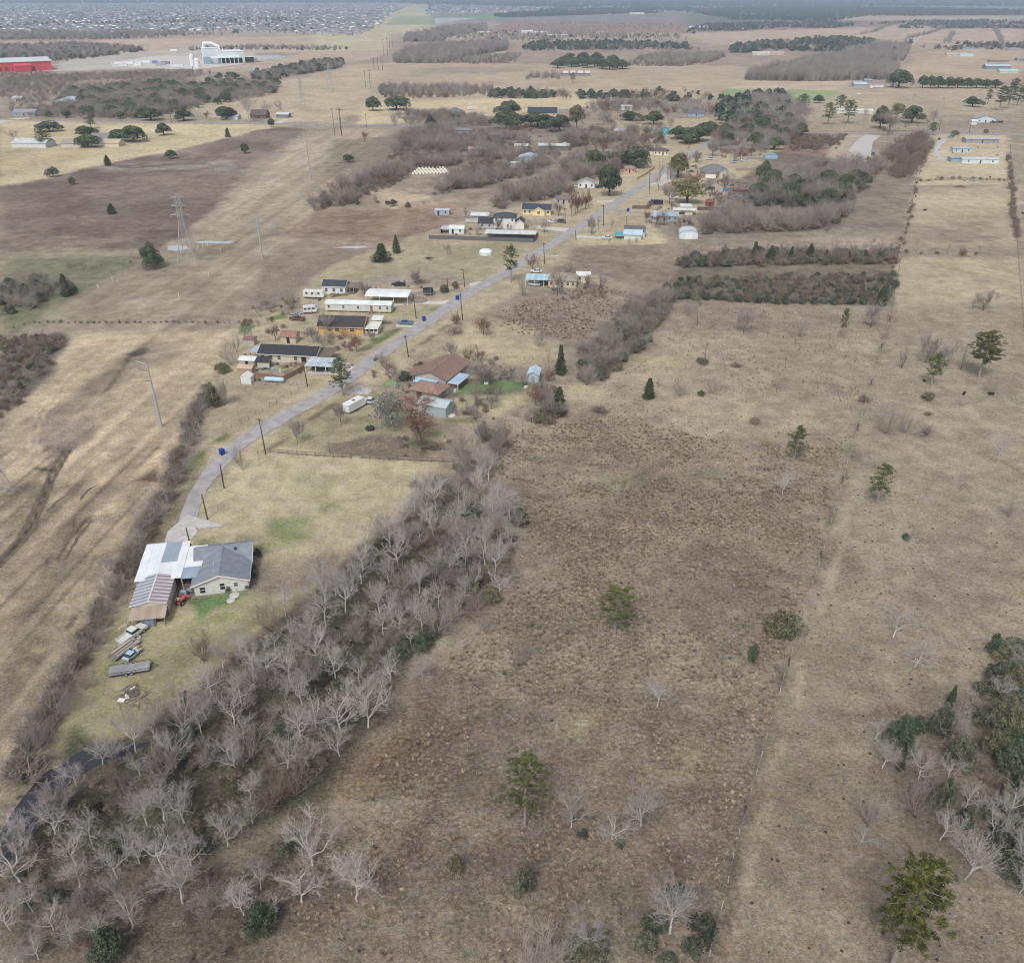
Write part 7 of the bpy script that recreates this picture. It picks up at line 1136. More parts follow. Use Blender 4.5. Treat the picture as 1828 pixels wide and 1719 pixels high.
# belts of far wood
FW = (('far_wood', 'mixed wood beyond the cross road', [(95, 195), (120, 168), (300, 152), (420, 140), (495, 155), (495, 168), (430, 180), (330, 198), (250, 213), (180, 213)], 6.5, (('spray', 1.0, 9, .8), ('oak', 1.6, 9, .65))),
      ('far_wood', 'dark belt beside the corridor', [(445, 142), (475, 147), (610, 122), (612, 112), (560, 116), (460, 134)], 8, (('spray', 1, 10, .7), ('faroak', 1, 9, .7))),
      ('far_wood', 'grey scrub at the left edge', [(0, 180), (0, 145), (90, 138), (330, 128), (380, 132), (290, 152), (110, 165), (60, 200), (20, 205)], 7.5, (('spray', 1, 6, .8), ('brown', 1.3, 6, .6))),
      ('far_wood', 'dark wood before the red factory', [(0, 112), (0, 84), (130, 80), (240, 88), (265, 92), (110, 110)], 9, (('farbare', 1, 9, .8), ('faroak', 1.5, 8, .6))),
      ('far_wood', 'brush left of the plant road', [(0, 142), (0, 132), (70, 128), (130, 138), (60, 146)], 7, (('brown', 1, 4, .8),)),
      ('far_wood', 'grey wood below the suburb', [(0, 72), (0, 60), (150, 58), (300, 60), (410, 63), (190, 71)], 13, (('farbare', 1, 10, .9), ('faroak', 3, 9, .7))),
      ('far_wood', 'thin wood behind the white plant', [(330, 88), (460, 83), (620, 88), (620, 92), (500, 90), (340, 92)], 12, (('farbare', 1, 7, .6), ('faroak', 2, 6, .5))),
      ('far_wood', 'grey wood right of the corridor', [(700, 113), (722, 92), (800, 82), (905, 80), (905, 90), (840, 102), (790, 114)], 7.5, (('farbare', 1, 11, .95), ('farbare', 1.2, 9, .8))),
      ('far_wood', 'thin saplings before the grey wood', [(790, 113), (850, 104), (930, 98), (920, 112), (860, 116)], 9, (('farbare', 1, 7, .6),)),
      ('far_wood', 'dark wood beside the pale pond', [(720, 76), (725, 66), (790, 52), (870, 44), (870, 56), (800, 66), (790, 76)], 11, (('farbare', 1, 11, .9), ('faroak', 2, 10, .5))),
      ('far_wood', 'sapling row before the red and white barn', [(935, 142), (945, 138), (1000, 138), (1000, 143), (940, 145)], 5, (('farbare', 1, 8, .8),)),
      ('far_wood', 'grey coppice right of the oak clump', [(1120, 118), (1140, 105), (1220, 98), (1300, 100), (1270, 112), (1225, 119)], 7.5, (('farbare', 1, 9, .95), ('farbare', 1.2, 8, .8))),
      ('far_wood', 'big leafless plantation', [(1330, 144), (1350, 130), (1400, 118), (1470, 106), (1620, 96), (1605, 120), (1590, 143), (1450, 146)], 6.5, (('farbare', 1, 11, .95), ('farbare', 1.15, 10, .9))),
      ('far_wood', 'leafless wood above the plantation', [(1500, 100), (1560, 82), (1625, 80), (1620, 96)], 9, (('farbare', 1, 12, .95), ('faroak', 2, 10, .5))),
      ('far_wood', 'evergreen wood round the far houses', [(1300, 96), (1310, 86), (1400, 78), (1500, 72), (1570, 80), (1540, 96), (1400, 92)], 9, (('faroak', 1, 11, .75), ('farbare', 1.6, 10, .6))),
      ('far_wood', 'evergreens along the far road', [(930, 92), (940, 82), (1080, 78), (1220, 82), (1260, 92), (1150, 90), (1010, 92)], 14, (('faroak', 1, 11, .6), ('farbare', 1.2, 9, .6))),
      ('far_wood', 'hedge wood across the middle pastures', [(670, 166), (690, 158), (870, 158), (890, 168), (800, 175), (740, 185), (690, 180)], 8, (('farbare', 1, 8, .7), ('brown', 1.2, 7, .6), ('oak', 3, 6, .4))),
      ('far_wood', 'dark evergreen hedge across the middle pastures', [(870, 176), (875, 168), (1000, 168), (1080, 172), (1220, 164), (1300, 178), (1220, 182), (1080, 178)], 6.5, (('faroak', 1, 7, .65), ('brown', 1.1, 7, .6))),
      ('far_wood', 'scrub at the left of the cross road', [(30, 208), (60, 195), (130, 190), (190, 200), (180, 212), (80, 212)], 7, (('spray', 1, 7, .7), ('oak', 2, 6, .4))),
      ('far_wood', 'scrub where village and cross road meet', [(690, 225), (700, 212), (770, 205), (860, 215), (880, 228), (780, 232)], 6.5, (('spray', 1, 8, .7), ('brown', 1.1, 8, .7), ('oak', 2.5, 7, .4))),
      ('far_wood', 'scrub behind the road grove', [(1050, 205), (1060, 185), (1200, 180), (1290, 190), (1280, 205), (1150, 200)], 7, (('spray', 1, 7, .6), ('brown', 1.3, 7, .5))),
      ('far_wood', 'thin belt above the green field', [(1225, 57), (1260, 46), (1480, 42), (1530, 46), (1480, 52), (1400, 50), (1240, 62)], 13, (('faroak', 1, 10, .9), ('farbare', 1.2, 9, .6))),
      ('far_wood', 'far right belt of evergreens', [(1600, 52), (1620, 44), (1828, 44), (1828, 52)], 14, (('faroak', 1, 9, .85), ('farbare', 1.2, 9, .5))),
      ('far_wood', 'far right wood lots', [(1540, 46), (1600, 40), (1828, 38), (1828, 44), (1620, 43)], 16, (('faroak', 1, 9, .6), ('farbare', 1.2, 9, .6))),
      ('far_wood', 'reddish brush land', [(870, 52), (1000, 40), (1220, 44), (1220, 58), (1000, 60)], 20, (('farbare', 1, 5, .6),)),
      ('far_wood', 'brush before the far barns', [(780, 62), (900, 56), (1200, 64), (1230, 72), (900, 74), (800, 72)], 15, (('farbare', 1, 8, .6), ('faroak', 3, 8, .5))),
      ('far_wood', 'evergreens around the right homesteads', [(1640, 86), (1660, 78), (1760, 78), (1828, 80), (1828, 88), (1700, 92)], 14, (('faroak', 1, 8, .45), ('farbare', 1.1, 8, .5))),
      ('horizon_wood', 'blue green wood below the horizon', [(880, 30), (1000, 18), (1500, 14), (1900, 22), (1900, 27), (1540, 30), (1480, 40), (1300, 36), (1240, 24), (1100, 26), (900, 33)], 24, (('faroak', 1, 13, .9), ('farbare', 1.4, 11, .5))),
      ('horizon_wood', 'furthest wood along the horizon', [(-300, 8), (-300, 3), (700, 3), (1100, 3), (2200, 3), (2200, 13), (1500, 13), (980, 15), (760, 10), (700, 6)], 75, (('faroak', 1, 26, .85),)),
      ('suburb_trees', 'trees between the suburb houses', [(-200, 62), (-200, 10), (700, 10), (640, 40), (560, 58), (400, 62)], 44, (('faroak', 1, 8, .5), ('farbare', .9, 8, .4))),
      ('suburb_trees', 'trees in the suburb beyond the corridor', [(760, 22), (770, 9), (1100, 9), (1000, 16), (880, 24)], 60, (('faroak', 1, 9, .7),)))
for nm, lb, poly, st, parts in FW:
    if nm == 'far_wood' and not any(q_[0] == 'brown' for q_ in parts) and poly[0][1] > 85: parts = parts + (('brown', 1.3, parts[0][2] * .75, .7),)
    for kd, sub, h, keep in parts:
         if kd in ('oak', 'faroak') and nm == 'far_wood': keep *= .75; h *= .9
         elif nm == 'far_wood': keep = min(1, keep * 1.15)
         wood(nm, lb + {'spray': ', grey crowns', 'farbare': ', leafless crowns', 'oak': ', evergreen crowns', 'faroak': ', evergreen crowns', 'brown': ', brown crowns'}[kd] + (' rear' if sub == 1.2 or sub == 1.15 else ''), '', poly, st * sub, kd, h, .3, keep)
for nm, pts in (('far_hedge', [(1535, 62), (1560, 58), (1600, 40)]), ('far_hedge', [(1620, 70), (1660, 60), (1690, 50)]), ('far_hedge', [(1690, 78), (1700, 60)]), ('far_hedge', [(1790, 90), (1785, 70), (1775, 50)])):
    row(nm, 'leafless hedge between far pastures', '', pts, 12, 'farbare', 8, .3, 6)
row('fence_hedge', 'leafless brush along the far right fence', 'g', [(1780, 420), (1770, 250), (1755, 100), (1745, 0)], 5, 'scrub', 2.0, .5, 1)
row('fence_hedge', 'leafless brush along the corral fence', 'g', [(1290, 130), (1400, 120), (1500, 118), (1600, 118), (1740, 125)], 5, 'scrub', 1.4, .5, 1.5)
row('fence_hedge', 'brush along the upper wire fence', 'g', [(1270, 140), (1250, 220), (1230, 320), (1200, 420), (1160, 540), (1130, 640)], 6, 'scrub', 1.2, .6, 1)

# ---- bare trees standing about the yards
YARD = [('h', [(200, 300), (460, 220), (560, 250), (440, 420), (300, 480), (160, 480)], 9, 5, 'bare grey tree at the back of the junk yard lot'), ('h', [(560, 440), (900, 470), (860, 570), (700, 550)], 5, 4, 'bare tree on the lawn between the orange and cream houses'), ('h', [(1000, 580), (1150, 620), (1100, 780), (980, 720)], 3, 5, 'bare tree on the verge left of the rust roofed house'), ('h', [(1560, 580), (1800, 600), (1820, 760), (1640, 760)], 7, 5, 'bare fruit tree behind the rust roofed house'), ('e', [(1000, 330), (1340, 320), (1320, 385), (1000, 385)], 6, 6, 'bare tree in the yard of the two storey house'), ('e', [(1480, 640), (1800, 640), (1820, 800), (1500, 800)], 10, 6, 'bare tree round the tan house'),
        ('f', [(700, 690), (1000, 690), (1200, 830), (700, 840)], 9, 5, 'bare tree in the garden of the blue grey house'), ('f', [(830, 300), (1110, 260), (1150, 500), (850, 650)], 16, 8, 'bare tree on the lots before the hip roofed house'), ('f', [(1150, 480), (1500, 480), (1560, 650), (1200, 650)], 10, 6, 'bare tree in the scrap yard lot'), ('f', [(0, 150), (700, 60), (760, 300), (150, 420)], 34, 8, 'bare tree around the cottages left of the street'), ('f', [(1200, 20), (1600, 40), (1650, 280), (1280, 300)], 26, 9, 'bare tree around the brown brick house'), ('e', [(1400, 60), (1700, 80), (1640, 230), (1380, 190)], 9, 8, 'bare tree behind the yellow house'), ('b', [(640, 680), (1250, 640), (1300, 860), (660, 850)], 30, 8, 'bare tree among the lots beside the cross road'), ('b', [(1300, 560), (1750, 560), (1780, 760), (1350, 760)], 26, 8, 'bare tree behind the village beside the turquoise cottage'), ('h', [(1100, 1080), (1480, 1090), (1500, 1210), (1200, 1215)], 6, 4, 'twiggy bare tree under the brown cypress'), ('h', [(1480, 840), (1800, 800), (1820, 1020), (1500, 1020)], 8, 5, 'bare tree at the back of the workshop lot'), ('c', [(1080, 640), (1330, 640), (1330, 860), (1060, 860)], 14, 7, 'bare tree around the dark roofed mobile home')]
for k, poly, n__, h, lb in YARD:
    P = WP(k, *poly); X = [p_[0] for p_ in P]; Y = [p_[1] for p_ in P]; c__ = 0
    for _ in range(n__ * 12):
        x, y = random.uniform(min(X), max(X)), random.uniform(min(Y), max(Y))
        if c__ >= n__ or not inpoly(P, np.array([x]), np.array([y]))[0] or not free(x, y, 1.2): continue
        c__ += 1; tree(random.choice(['round', 'spray', 'brown', 'upright', 'rust', 'spray']), (x, y), h * random.uniform(.6, 1.3), lb, 'yard trees: ' + lb, name='yard_tree')
    row_ = [(random.uniform(min(X), max(X)), random.uniform(min(Y), max(Y)), 0) for _ in range(n__ * 4)]; row_ = [q_ for q_ in row_ if inpoly(P, np.array([q_[0]]), np.array([q_[1]]))[0] and free(q_[0], q_[1], 1.0)]
    if row_: stuff('yard_brush', 'low brown brush and weeds: ' + lb.replace('bare tree ', '').replace('bare grey tree ', ''), row_, 'scrub', [random.uniform(.2, .75) for _ in row_])
#MARK_SUBURB

# ---- far suburb: each of the nearest houses its own object, the rest one mass
sm = bpy.data.materials.new('suburb_roof'); sm.use_nodes = True; n_ = sm.node_tree.nodes; q = n_['Principled BSDF']; q.inputs['Roughness'].default_value = .7
oi = n_.new('ShaderNodeObjectInfo'); rp = n_.new('ShaderNodeValToRGB'); e = rp.color_ramp.elements; e[0].position = 0; e[0].color = (*lin((92, 92, 100)), 1); e[1].position = .80; e[1].color = (*lin((138, 136, 142)), 1)
z = e.new(.86); z.color = (*lin((160, 154, 150)), 1); z = e.new(.93); z.color = (*lin((224, 222, 220)), 1)
sm.node_tree.links.new(oi.outputs['Random'], rp.inputs[0]); sm.node_tree.links.new(rp.outputs[0], q.inputs['Base Color'])
sw_ = M('suburb_wall', (176, 168, 160), .85, .05, .2, rnd=.14)
def sub_house(wd, dp, h, rise, wing):
    V = [(-wd / 2, -dp / 2, 0), (wd / 2, -dp / 2, 0), (wd / 2, dp / 2, 0), (-wd / 2, dp / 2, 0), (-wd / 2, -dp / 2, h), (wd / 2, -dp / 2, h), (wd / 2, dp / 2, h), (-wd / 2, dp / 2, h), (-wd * .2, 0, h + rise), (wd * .2, 0, h + rise)]
    Fs = [(0, 1, 5, 4), (1, 2, 6, 5), (2, 3, 7, 6), (3, 0, 4, 7), (4, 5, 9, 8), (5, 6, 9), (6, 7, 8, 9), (7, 4, 8)]; mi = [0] * 4 + [1] * 4
    k = len(V); x0 = wing * wd * .25; a = wd * .2
    V += [(x0 - a, -dp / 2 - 3, 0), (x0 + a, -dp / 2 - 3, 0), (x0 + a, 0, 0), (x0 - a, 0, 0), (x0 - a, -dp / 2 - 3, h), (x0 + a, -dp / 2 - 3, h), (x0 + a, 0, h), (x0 - a, 0, h), (x0, -dp / 2 - 3, h + rise * .75), (x0, 0, h + rise * .75)]
    Fs += [tuple(k + i for i in f) for f in ((0, 1, 5, 8, 4), (1, 2, 6, 5), (3, 0, 4, 7), (4, 8, 9, 7), (8, 5, 6, 9))]; mi += [0, 0, 0, 1, 1]
    me = bpy.data.meshes.new('suburb_house'); me.from_pydata(V, [], Fs); me.materials.append(sw_); me.materials.append(sm); me.polygons.foreach_set('material_index', mi); me.update(); return me
SH = [sub_house(15, 12, 3, 3.2, 1), sub_house(14, 13, 5.6, 3, -1), sub_house(17, 12, 3.2, 3.6, 1), sub_house(13, 11, 5.4, 2.8, 0)]
def suburb_pts(poly, sx, sy, curve):
    P = WP('', *poly); X = [p_[0] for p_ in P]; Y = [p_[1] for p_ in P]; out = []; y = min(Y); r_ = 0
    while y < max(Y):
        x = min(X) + random.uniform(0, sx)
        while x < max(X):
            yy = y + curve * math.sin(x / 170 + y / 900)
            if random.random() < .93: out.append((x, yy, R(-6) + curve / 170 * math.cos(x / 170 + y / 900) + (math.pi if r_ % 2 else 0) + random.uniform(-.1, .1)))
            x += sx * random.uniform(.9, 1.15)
        y += sy if r_ % 2 else sy * .6; r_ += 1
    m_ = inpoly(P, np.array([o[0] for o in out]), np.array([o[1] for o in out])); return [o for o, k_ in zip(out, m_) if k_]
sp = suburb_pts([(150, 62), (400, 56), (640, 66), (672, 48), (700, 24), (735, 8), (500, 8), (0, 8), (-250, 8), (-250, 34), (-200, 58)], 20, 52, 26)
gapA = WP('', (30, 43), (190, 41), (560, 31), (560, 38), (420, 44), (100, 47)); keep_ = ~inpoly(gapA, np.array([o[0] for o in sp]), np.array([o[1] for o in sp])); sp = [o for o, k_ in zip(sp, keep_) if k_]
sp.sort(key=lambda o: o[1] + (0 if abs(o[0]) < o[1] * .62 else 1e5))
SG = 'suburb houses beyond the field'
for x, y, r_ in sp[:290]: tag(link('suburb_house', random.choice(SH), None, (x, y, 0), r_), 'small far suburb house with a grey hip roof in the nearest rows', 'house', SG)
PR['subhouse'] = [(None, m_, 6, 14) for m_ in SH]
rest = sp[290:] + suburb_pts([(762, 26), (775, 9), (1150, 7), (1000, 14), (900, 24)], 24, 70, 20)
so_ = stuff('suburb_houses', 'mass of far suburb houses with grey and white roofs', [(x, y, 0) for x, y, r_ in rest], 'subhouse', [1.0] * len(rest))
# white big-box roofs near the horizon
for i, (x0, x1, y) in enumerate(((205, 310, 4), (1270, 1330, 3), (1660, 1700, 8), (1480, 1500, 3))):
    a, b_ = G(x0, y), G(x1, y); tag(MB().box(0, b_.x - a.x, 0, 160, 0, 12).box(20, (b_.x - a.x) * .6, 10, 40, 12, 15).build('warehouse', C(226, 226, 226), None, (a.x, a.y, 0)), ['very wide white warehouse near the horizon', 'white warehouse beyond the horizon wood', 'small white warehouse at the right horizon', 'narrow white far warehouse in the wood'][i], 'warehouse')

# ================================================================== FENCES
post_dark = C(84, 76, 70, var=.2); post_pale = C(196, 190, 180, var=.15); rail_grey = C(120, 110, 102, var=.2); wire = C(140, 134, 128)
def along(k, pts, step):
    P = [Q(k, *p_) for p_ in pts]; out = []; 
    for a, b_ in zip(P[:-1], P[1:]):
        m_ = max(1, round((b_ - a).length / step)); out += [a.lerp(b_, i / m_) for i in range(m_)]
    return out + [P[-1]]
def wire_fence(label, k, pts, step, h, mat, wires=3, wr=.012, thick=(), name='wire_fence', pr=.06):
    ps = along(k, pts, step); o = ps[0]; r_ = tag(empty(name, o), label, 'fence'); pm = MB().tube([(0, 0, -.1), (0, 0, h)], pr, 5).mesh('fence_post', mat); tm = MB().tube([(0, 0, -.1), (.03, 0, h * 1.35)], .16, 7).mesh('corner_post', post_dark)
    for i, p_ in enumerate(ps):
        q_ = p_ - o; c_ = link('post', tm if i in thick else pm, r_); c_.location = (q_.x + random.uniform(-.08, .08), q_.y, 0); c_.rotation_euler = (random.gauss(0, .05), random.gauss(0, .05), random.random() * 6)
    for w_ in range(wires):
        z_ = h * (.35 + .6 * w_ / max(1, wires - 1)); MB().tube([(p_.x - o.x, p_.y - o.y, z_ + random.uniform(-.03, .03)) for p_ in ps], wr, 3, cap=False).build('wire', wire, r_)
    return ps
def rail_fence(label, k, pts, step, h, rails, mat, rw=.10, name='rail_fence'):
    ps = along(k, pts, step); o = ps[0]; r_ = tag(empty(name, o), label, 'fence'); pm = MB().box(-.08, .08, -.08, .08, -.1, h).mesh('fence_post', mat)
    for p_ in ps: q_ = p_ - o; c_ = link('post', pm, r_); c_.location = (q_.x, q_.y, 0)
    for a, b_ in zip(ps[:-1], ps[1:]):
        for z_ in rails: MB().tube([a - o + Vector((0, 0, z_ + random.uniform(-.05, .05))), b_ - o + Vector((0, 0, z_ + random.uniform(-.05, .05)))], rw, 4).build('rail', mat, r_)
def plank_fence(label, k, pts, h, mat, step=2.4, name='plank_fence'):
    ps = along(k, pts, step); o = ps[0]; r_ = tag(empty(name, o), label, 'fence')
    for p_ in ps: MB().box(-.06, .06, -.06, .06, -.1, h + .08).build('post', mat, r_).location = (p_.x - o.x, p_.y - o.y, 0)
    for a, b_ in zip(ps[:-1], ps[1:]):
        d = b_ - a; L__ = d.length; m_ = MB(); nb_ = int(L__ / .2)
        for i in range(nb_): x_ = .07 + (L__ - .14) * i / nb_; m_.box(x_, x_ + (L__ - .14) / nb_ - .012, -.02 + random.uniform(0, .015), .02, .04, h + random.uniform(-.05, .05))
        c_ = m_.build('panel', mat, r_); c_.location = (a.x - o.x, a.y - o.y, 0); c_.rotation_euler = (0, 0, math.atan2(d.y, d.x))
wire_fence('wire fence with pale steel posts dividing the two large pastures', '', [(1255, 1745), (1275, 1670), (1320, 1490), (1375, 1290), (1440, 1080), (1475, 965), (1507, 850), (1530, 768), (1565, 650), (1590, 562)], 3.6, 1.3, post_pale, 4, .02, {7, 16, 26, 35, 44, 53, 62, 70})
wire_fence('wire fence running on between the far right pastures', '', [(1590, 562), (1612, 440), (1632, 345), (1655, 262)], 5, 1.3, post_dark, 3, .014)
wire_fence('wire fence along the far right edge of the pasture', '', [(1845, 800), (1828, 600), (1815, 430), (1803, 260)], 5, 1.4, post_dark, 3, .015, {4, 20})
wire_fence('wire fence with dark posts crossing the mown corridor', 'd', [(80, 918), (180, 890), (405, 888), (640, 892), (815, 889), (1092, 889), (1370, 892)], 4.6, 1.1, post_dark, 3, .014, {7, 21, 31})
wire_fence('low wire fence along the street beside the straw lot', 'h', [(0, 1108), (180, 1010), (400, 880), (585, 775)], 3, 1.3, rail_grey, 3, .012)
wire_fence('chain link fence in front of the gas tank', 'h', [(585, 773), (480, 768), (330, 767), (178, 765)], 3, 1.3, rail_grey, 4, .012)
wire_fence('wire fence along the brown field and straw field', 'a', [(1375, 688), (1080, 745), (800, 815), (500, 895), (100, 985), (0, 1010)], 9, 1.4, post_dark, 3, .02)
wire_fence('fence along the near side of the cross road', '', [(480, 227), (330, 224), (120, 221), (0, 219)], 9, 1.3, rail_grey, 3, .02)
wire_fence('fence before the far plantation', 'c', [(350, 430), (600, 432), (900, 435), (950, 440)], 8, 1.3, rail_grey, 3, .02)
wire_fence('fence of the pale post row in the hollow', 'd', [(430, 732), (520, 700), (610, 655), (730, 608), (880, 560)], 6, 1.2, post_pale, 2, .02)
wire_fence('pasture fence beside the village thicket', 'i', [(1035, 250), (1140, 255), (1250, 258), (1380, 262)], 3, 1.2, rail_grey, 3, .012)
rail_fence('dark two rail wooden fence below the cypress, left length', 'h', [(360, 1190), (530, 1205), (700, 1216), (868, 1224)], 2.7, 1.3, (.55, 1.1), rail_grey)
rail_fence('grey two rail wooden fence below the cypress, right length', 'h', [(930, 1226), (1100, 1236), (1300, 1245), (1515, 1252)], 2.7, 1.3, (.55, 1.1), rail_grey)
rail_fence('brown rail fence around the far corral', 'g', [(1290, 132), (1400, 122), (1560, 122), (1740, 128)], 4, 1.5, (.5, 1.0, 1.4), wood_brown)
rail_fence('brown rail fence beside the brick house drive', 'f', [(630, 462), (690, 430), (770, 375)], 2.6, 1.5, (.5, 1.0, 1.4), C(130, 92, 78))
rail_fence('short pale fence across the far right pasture', 'g', [(1780, 322), (1850, 324)], 3, 1.4, (.7, 1.3), C(130, 140, 140))
plank_fence('grey brown plank fence around the cream home garden', 'h', [(245, 715), (345, 722), (440, 740), (500, 712), (572, 672)], 1.6, C(142, 118, 102, var=.2))
plank_fence('tall dark plank fence of the two storey house', 'e', [(765, 430), (920, 434), (1080, 440), (1240, 445), (1395, 450), (1425, 412)], 1.9, C(104, 102, 104, var=.2))
plank_fence('brown plank fence by the dump truck', 'f', [(588, 700), (650, 700), (720, 702)], 1.8, C(110, 96, 88, var=.2)); plank_fence('dark plank fence behind the white carports', 'f', [(1120, 712), (1240, 716), (1345, 716)], 1.9, C(88, 74, 72, var=.2))
plank_fence('weathered plank fence before the hip roofed house', 'f', [(1200, 476), (1360, 480), (1530, 484)], 1.8, C(150, 138, 128, var=.2)); plank_fence('weathered plank fence behind the hip roofed house', 'f', [(1430, 388), (1590, 390)], 1.8, C(150, 138, 128, var=.2)); plank_fence('pale plank fence near the blue arched shed', 'f', [(1520, 298), (1660, 296)], 1.6, C(150, 146, 140, var=.2))

# ================================================================== POLES AND TOWERS
pole_w = C(84, 70, 62, var=.2); steel = M('galvanised_steel', (172, 176, 180), .5, .08, .4, metal=.2)
def upole(k, X, Y, tx, ty, label, arm=True, tr=False, rad=.15):
    b_ = Q(k, X, Y); h = hgt(b_, ZN[k][1] + ty * ZN[k][2]); h = max(4, min(h, 22)); tp = Q(k, tx, ty, h); lean = Vector((max(-.6, min(.6, tp.x - b_.x)), 0, 0)); r_ = tag(empty('utility_pole', b_), label, 'pole', None)
    MB().tube([(0, 0, -.2), lean * .5 + Vector((0, 0, h * .5)), lean + Vector((0, 0, h))], [rad * 1.15, rad, rad * .75], 8).build('shaft', pole_w, r_)
    if arm:
        z_ = h - .6; c_ = MB().box(-1.1, 1.1, -.06, .06, z_, z_ + .13).build('crossarm', pole_w, r_); c_.location = lean; c_.rotation_euler = (0, 0, R(-25))
        for x_ in (-1.0, 0, 1.0): MB().cyl((x_, 0, z_ + .13), .05, .18, 6).build('insulator', C(170, 168, 164), c_)
    if tr: t_ = MB().cyl((.32, 0, h - 2.2), .26, .9, 10).build('transformer', C(150, 152, 152), r_); t_.location = lean
    return Vector((b_.x + lean.x, b_.y, h - .5))
ups = [('j', 1340, 1662, 1296, 1490, 'dark pole beside the white brick house', False, False), ('j', 1447, 1432, 1406, 1258, 'pole on the straw lot near the turnaround', False, False), ('j', 1563, 1217, 1534, 1050, 'pole on the verge below the street bend', False, False), ('h', 332, 1198, 288, 970, 'leaning dark pole at the end of the rail fence', True, True), ('h', 594, 772, 570, 642, 'pole at the corner of the chain link fence', True, False), ('h', 1228, 590, 1204, 453, 'pole right of the street above the rust roofed house', True, False), ('h', 1568, 358, 1544, 190, 'pole right of the street by the dark bush', True, True), ('h', 1276, 347, 1244, 190, 'pole before the mobile home carport', True, False), ('h', 1581, 152, 1558, 35, 'pole beside the trampoline yard', True, False),
       ('e', 1463, 582, 1434, 450, 'pole right of the street above the tan house', True, False), ('e', 1819, 347, 1804, 222, 'pole at the top of the street bend', True, True), ('e', 1589, 337, 1580, 240, 'pole behind the concrete drive', True, False), ('e', 1654, 440, 1647, 378, 'short pole at the driveway mouth', False, False), ('e', 879, 742, 873, 664, 'thin pole beside the dirt drive', False, False), ('f', 726, 582, 708, 405, 'pole with transformer left of the tall bare tree', True, True), ('f', 353, 836, 334, 668, 'pole beside the street at the pale house', True, False), ('f', 546, 842, 538, 764, 'thin pole on the straw lawn', False, False), ('f', 1050, 207, 1047, 112, 'pole beside the street grove', True, False), ('c', 60, 777, 55, 722, 'pole at the far end of the street', True, False),
       ('a', 650, 654, 634, 594, 'pale pole beside the cross road wood', True, False), ('a', 919, 662, 905, 580, 'pole right of the verge oak', True, False), ('c', 1380, 692, 1375, 632, 'pole beside the sandy drive', True, True), ('c', 1538, 702, 1534, 620, 'pole left of the pale blue farmhouse', True, False), ('b', 160, 668, 154, 598, 'pole beside the cross road and corridor', True, False), ('a', 1792, 727, 1765, 580, 'left tall pole where corridor meets cross road', True, False), ('a', 1826, 722, 1801, 575, 'right tall pole where corridor meets cross road', True, False), ('b', 1138, 362, 1134, 330, 'small pole at the oak clump', False, False)]
tops = {i: upole(*u) for i, u in enumerate(ups)}
chain = [0, 1, 2, 3, 4]; chain2 = [5, 6, 9, 10]; chain3 = [7, 8]
for ch in (chain, chain2, chain3, [14, 15]):
    for a, b_ in zip(ch[:-1], ch[1:]):
        p0, p1 = tops[a], tops[b_]; mid = (p0 + p1) / 2 - Vector((0, 0, (p1 - p0).length * .02)); q1 = p0.lerp(p1, .25) - Vector((0, 0, (p1 - p0).length * .015)); q3 = p0.lerp(p1, .75) - Vector((0, 0, (p1 - p0).length * .015))
        tag(MB().tube([p0, q1, mid, q3, p1], .014, 3, cap=False).build('power_line', C(70, 70, 72)), 'thin overhead power line strung between street poles', 'cable', 'street power lines')
def steel_pole(k, X, Y, tx, ty, label, vee=False, scale=1.0):
    b_ = Q(k, X, Y); h = max(8, hgt(b_, ZN[k][1] + ty * ZN[k][2])); r_ = tag(empty('transmission_pole', b_), label, 'pole'); MB().tube([(0, 0, -.2), (0, 0, h)], [.55 * scale, .24 * scale], 12).build('shaft', steel, r_)
    MB().cyl((0, 0, -.1), 1.0 * scale, .35, 12).build('foundation', C(160, 156, 150), r_)
    if vee:
        for s_ in (-1, 1): MB().tube([(0, 0, h - .4), (s_ * 2.2, .3, h + 1.0)], [.16, .07], 6).build('arm', steel, r_)
    else:
        MB().tube([(0, 0, h - .3), (-2.6, -.2, h + .9)], [.14, .06], 6).build('arm', steel, r_)
        for z_, l_ in ((h - 1.9, 2.2), (h - 4.8, 1.9)): MB().tube([(0, 0, z_), (-l_, -.1, z_ + .15)], [.13, .09], 6).build('insulator_arm', C(110, 108, 108), r_)
    return b_ + Vector((0, 0, h))
st1 = steel_pole('j', 1125, 788, 1015, 350, 'tall pale steel transmission pole in the mown corridor', False, .72); st2 = steel_pole('d', 1405, 548, 1355, 325, 'steel transmission pole with a Y top beside the puddles', True, .7); st3 = steel_pole('d', 1662, 126, 1630, -110, 'slender steel pole further up the corridor', True, .8)
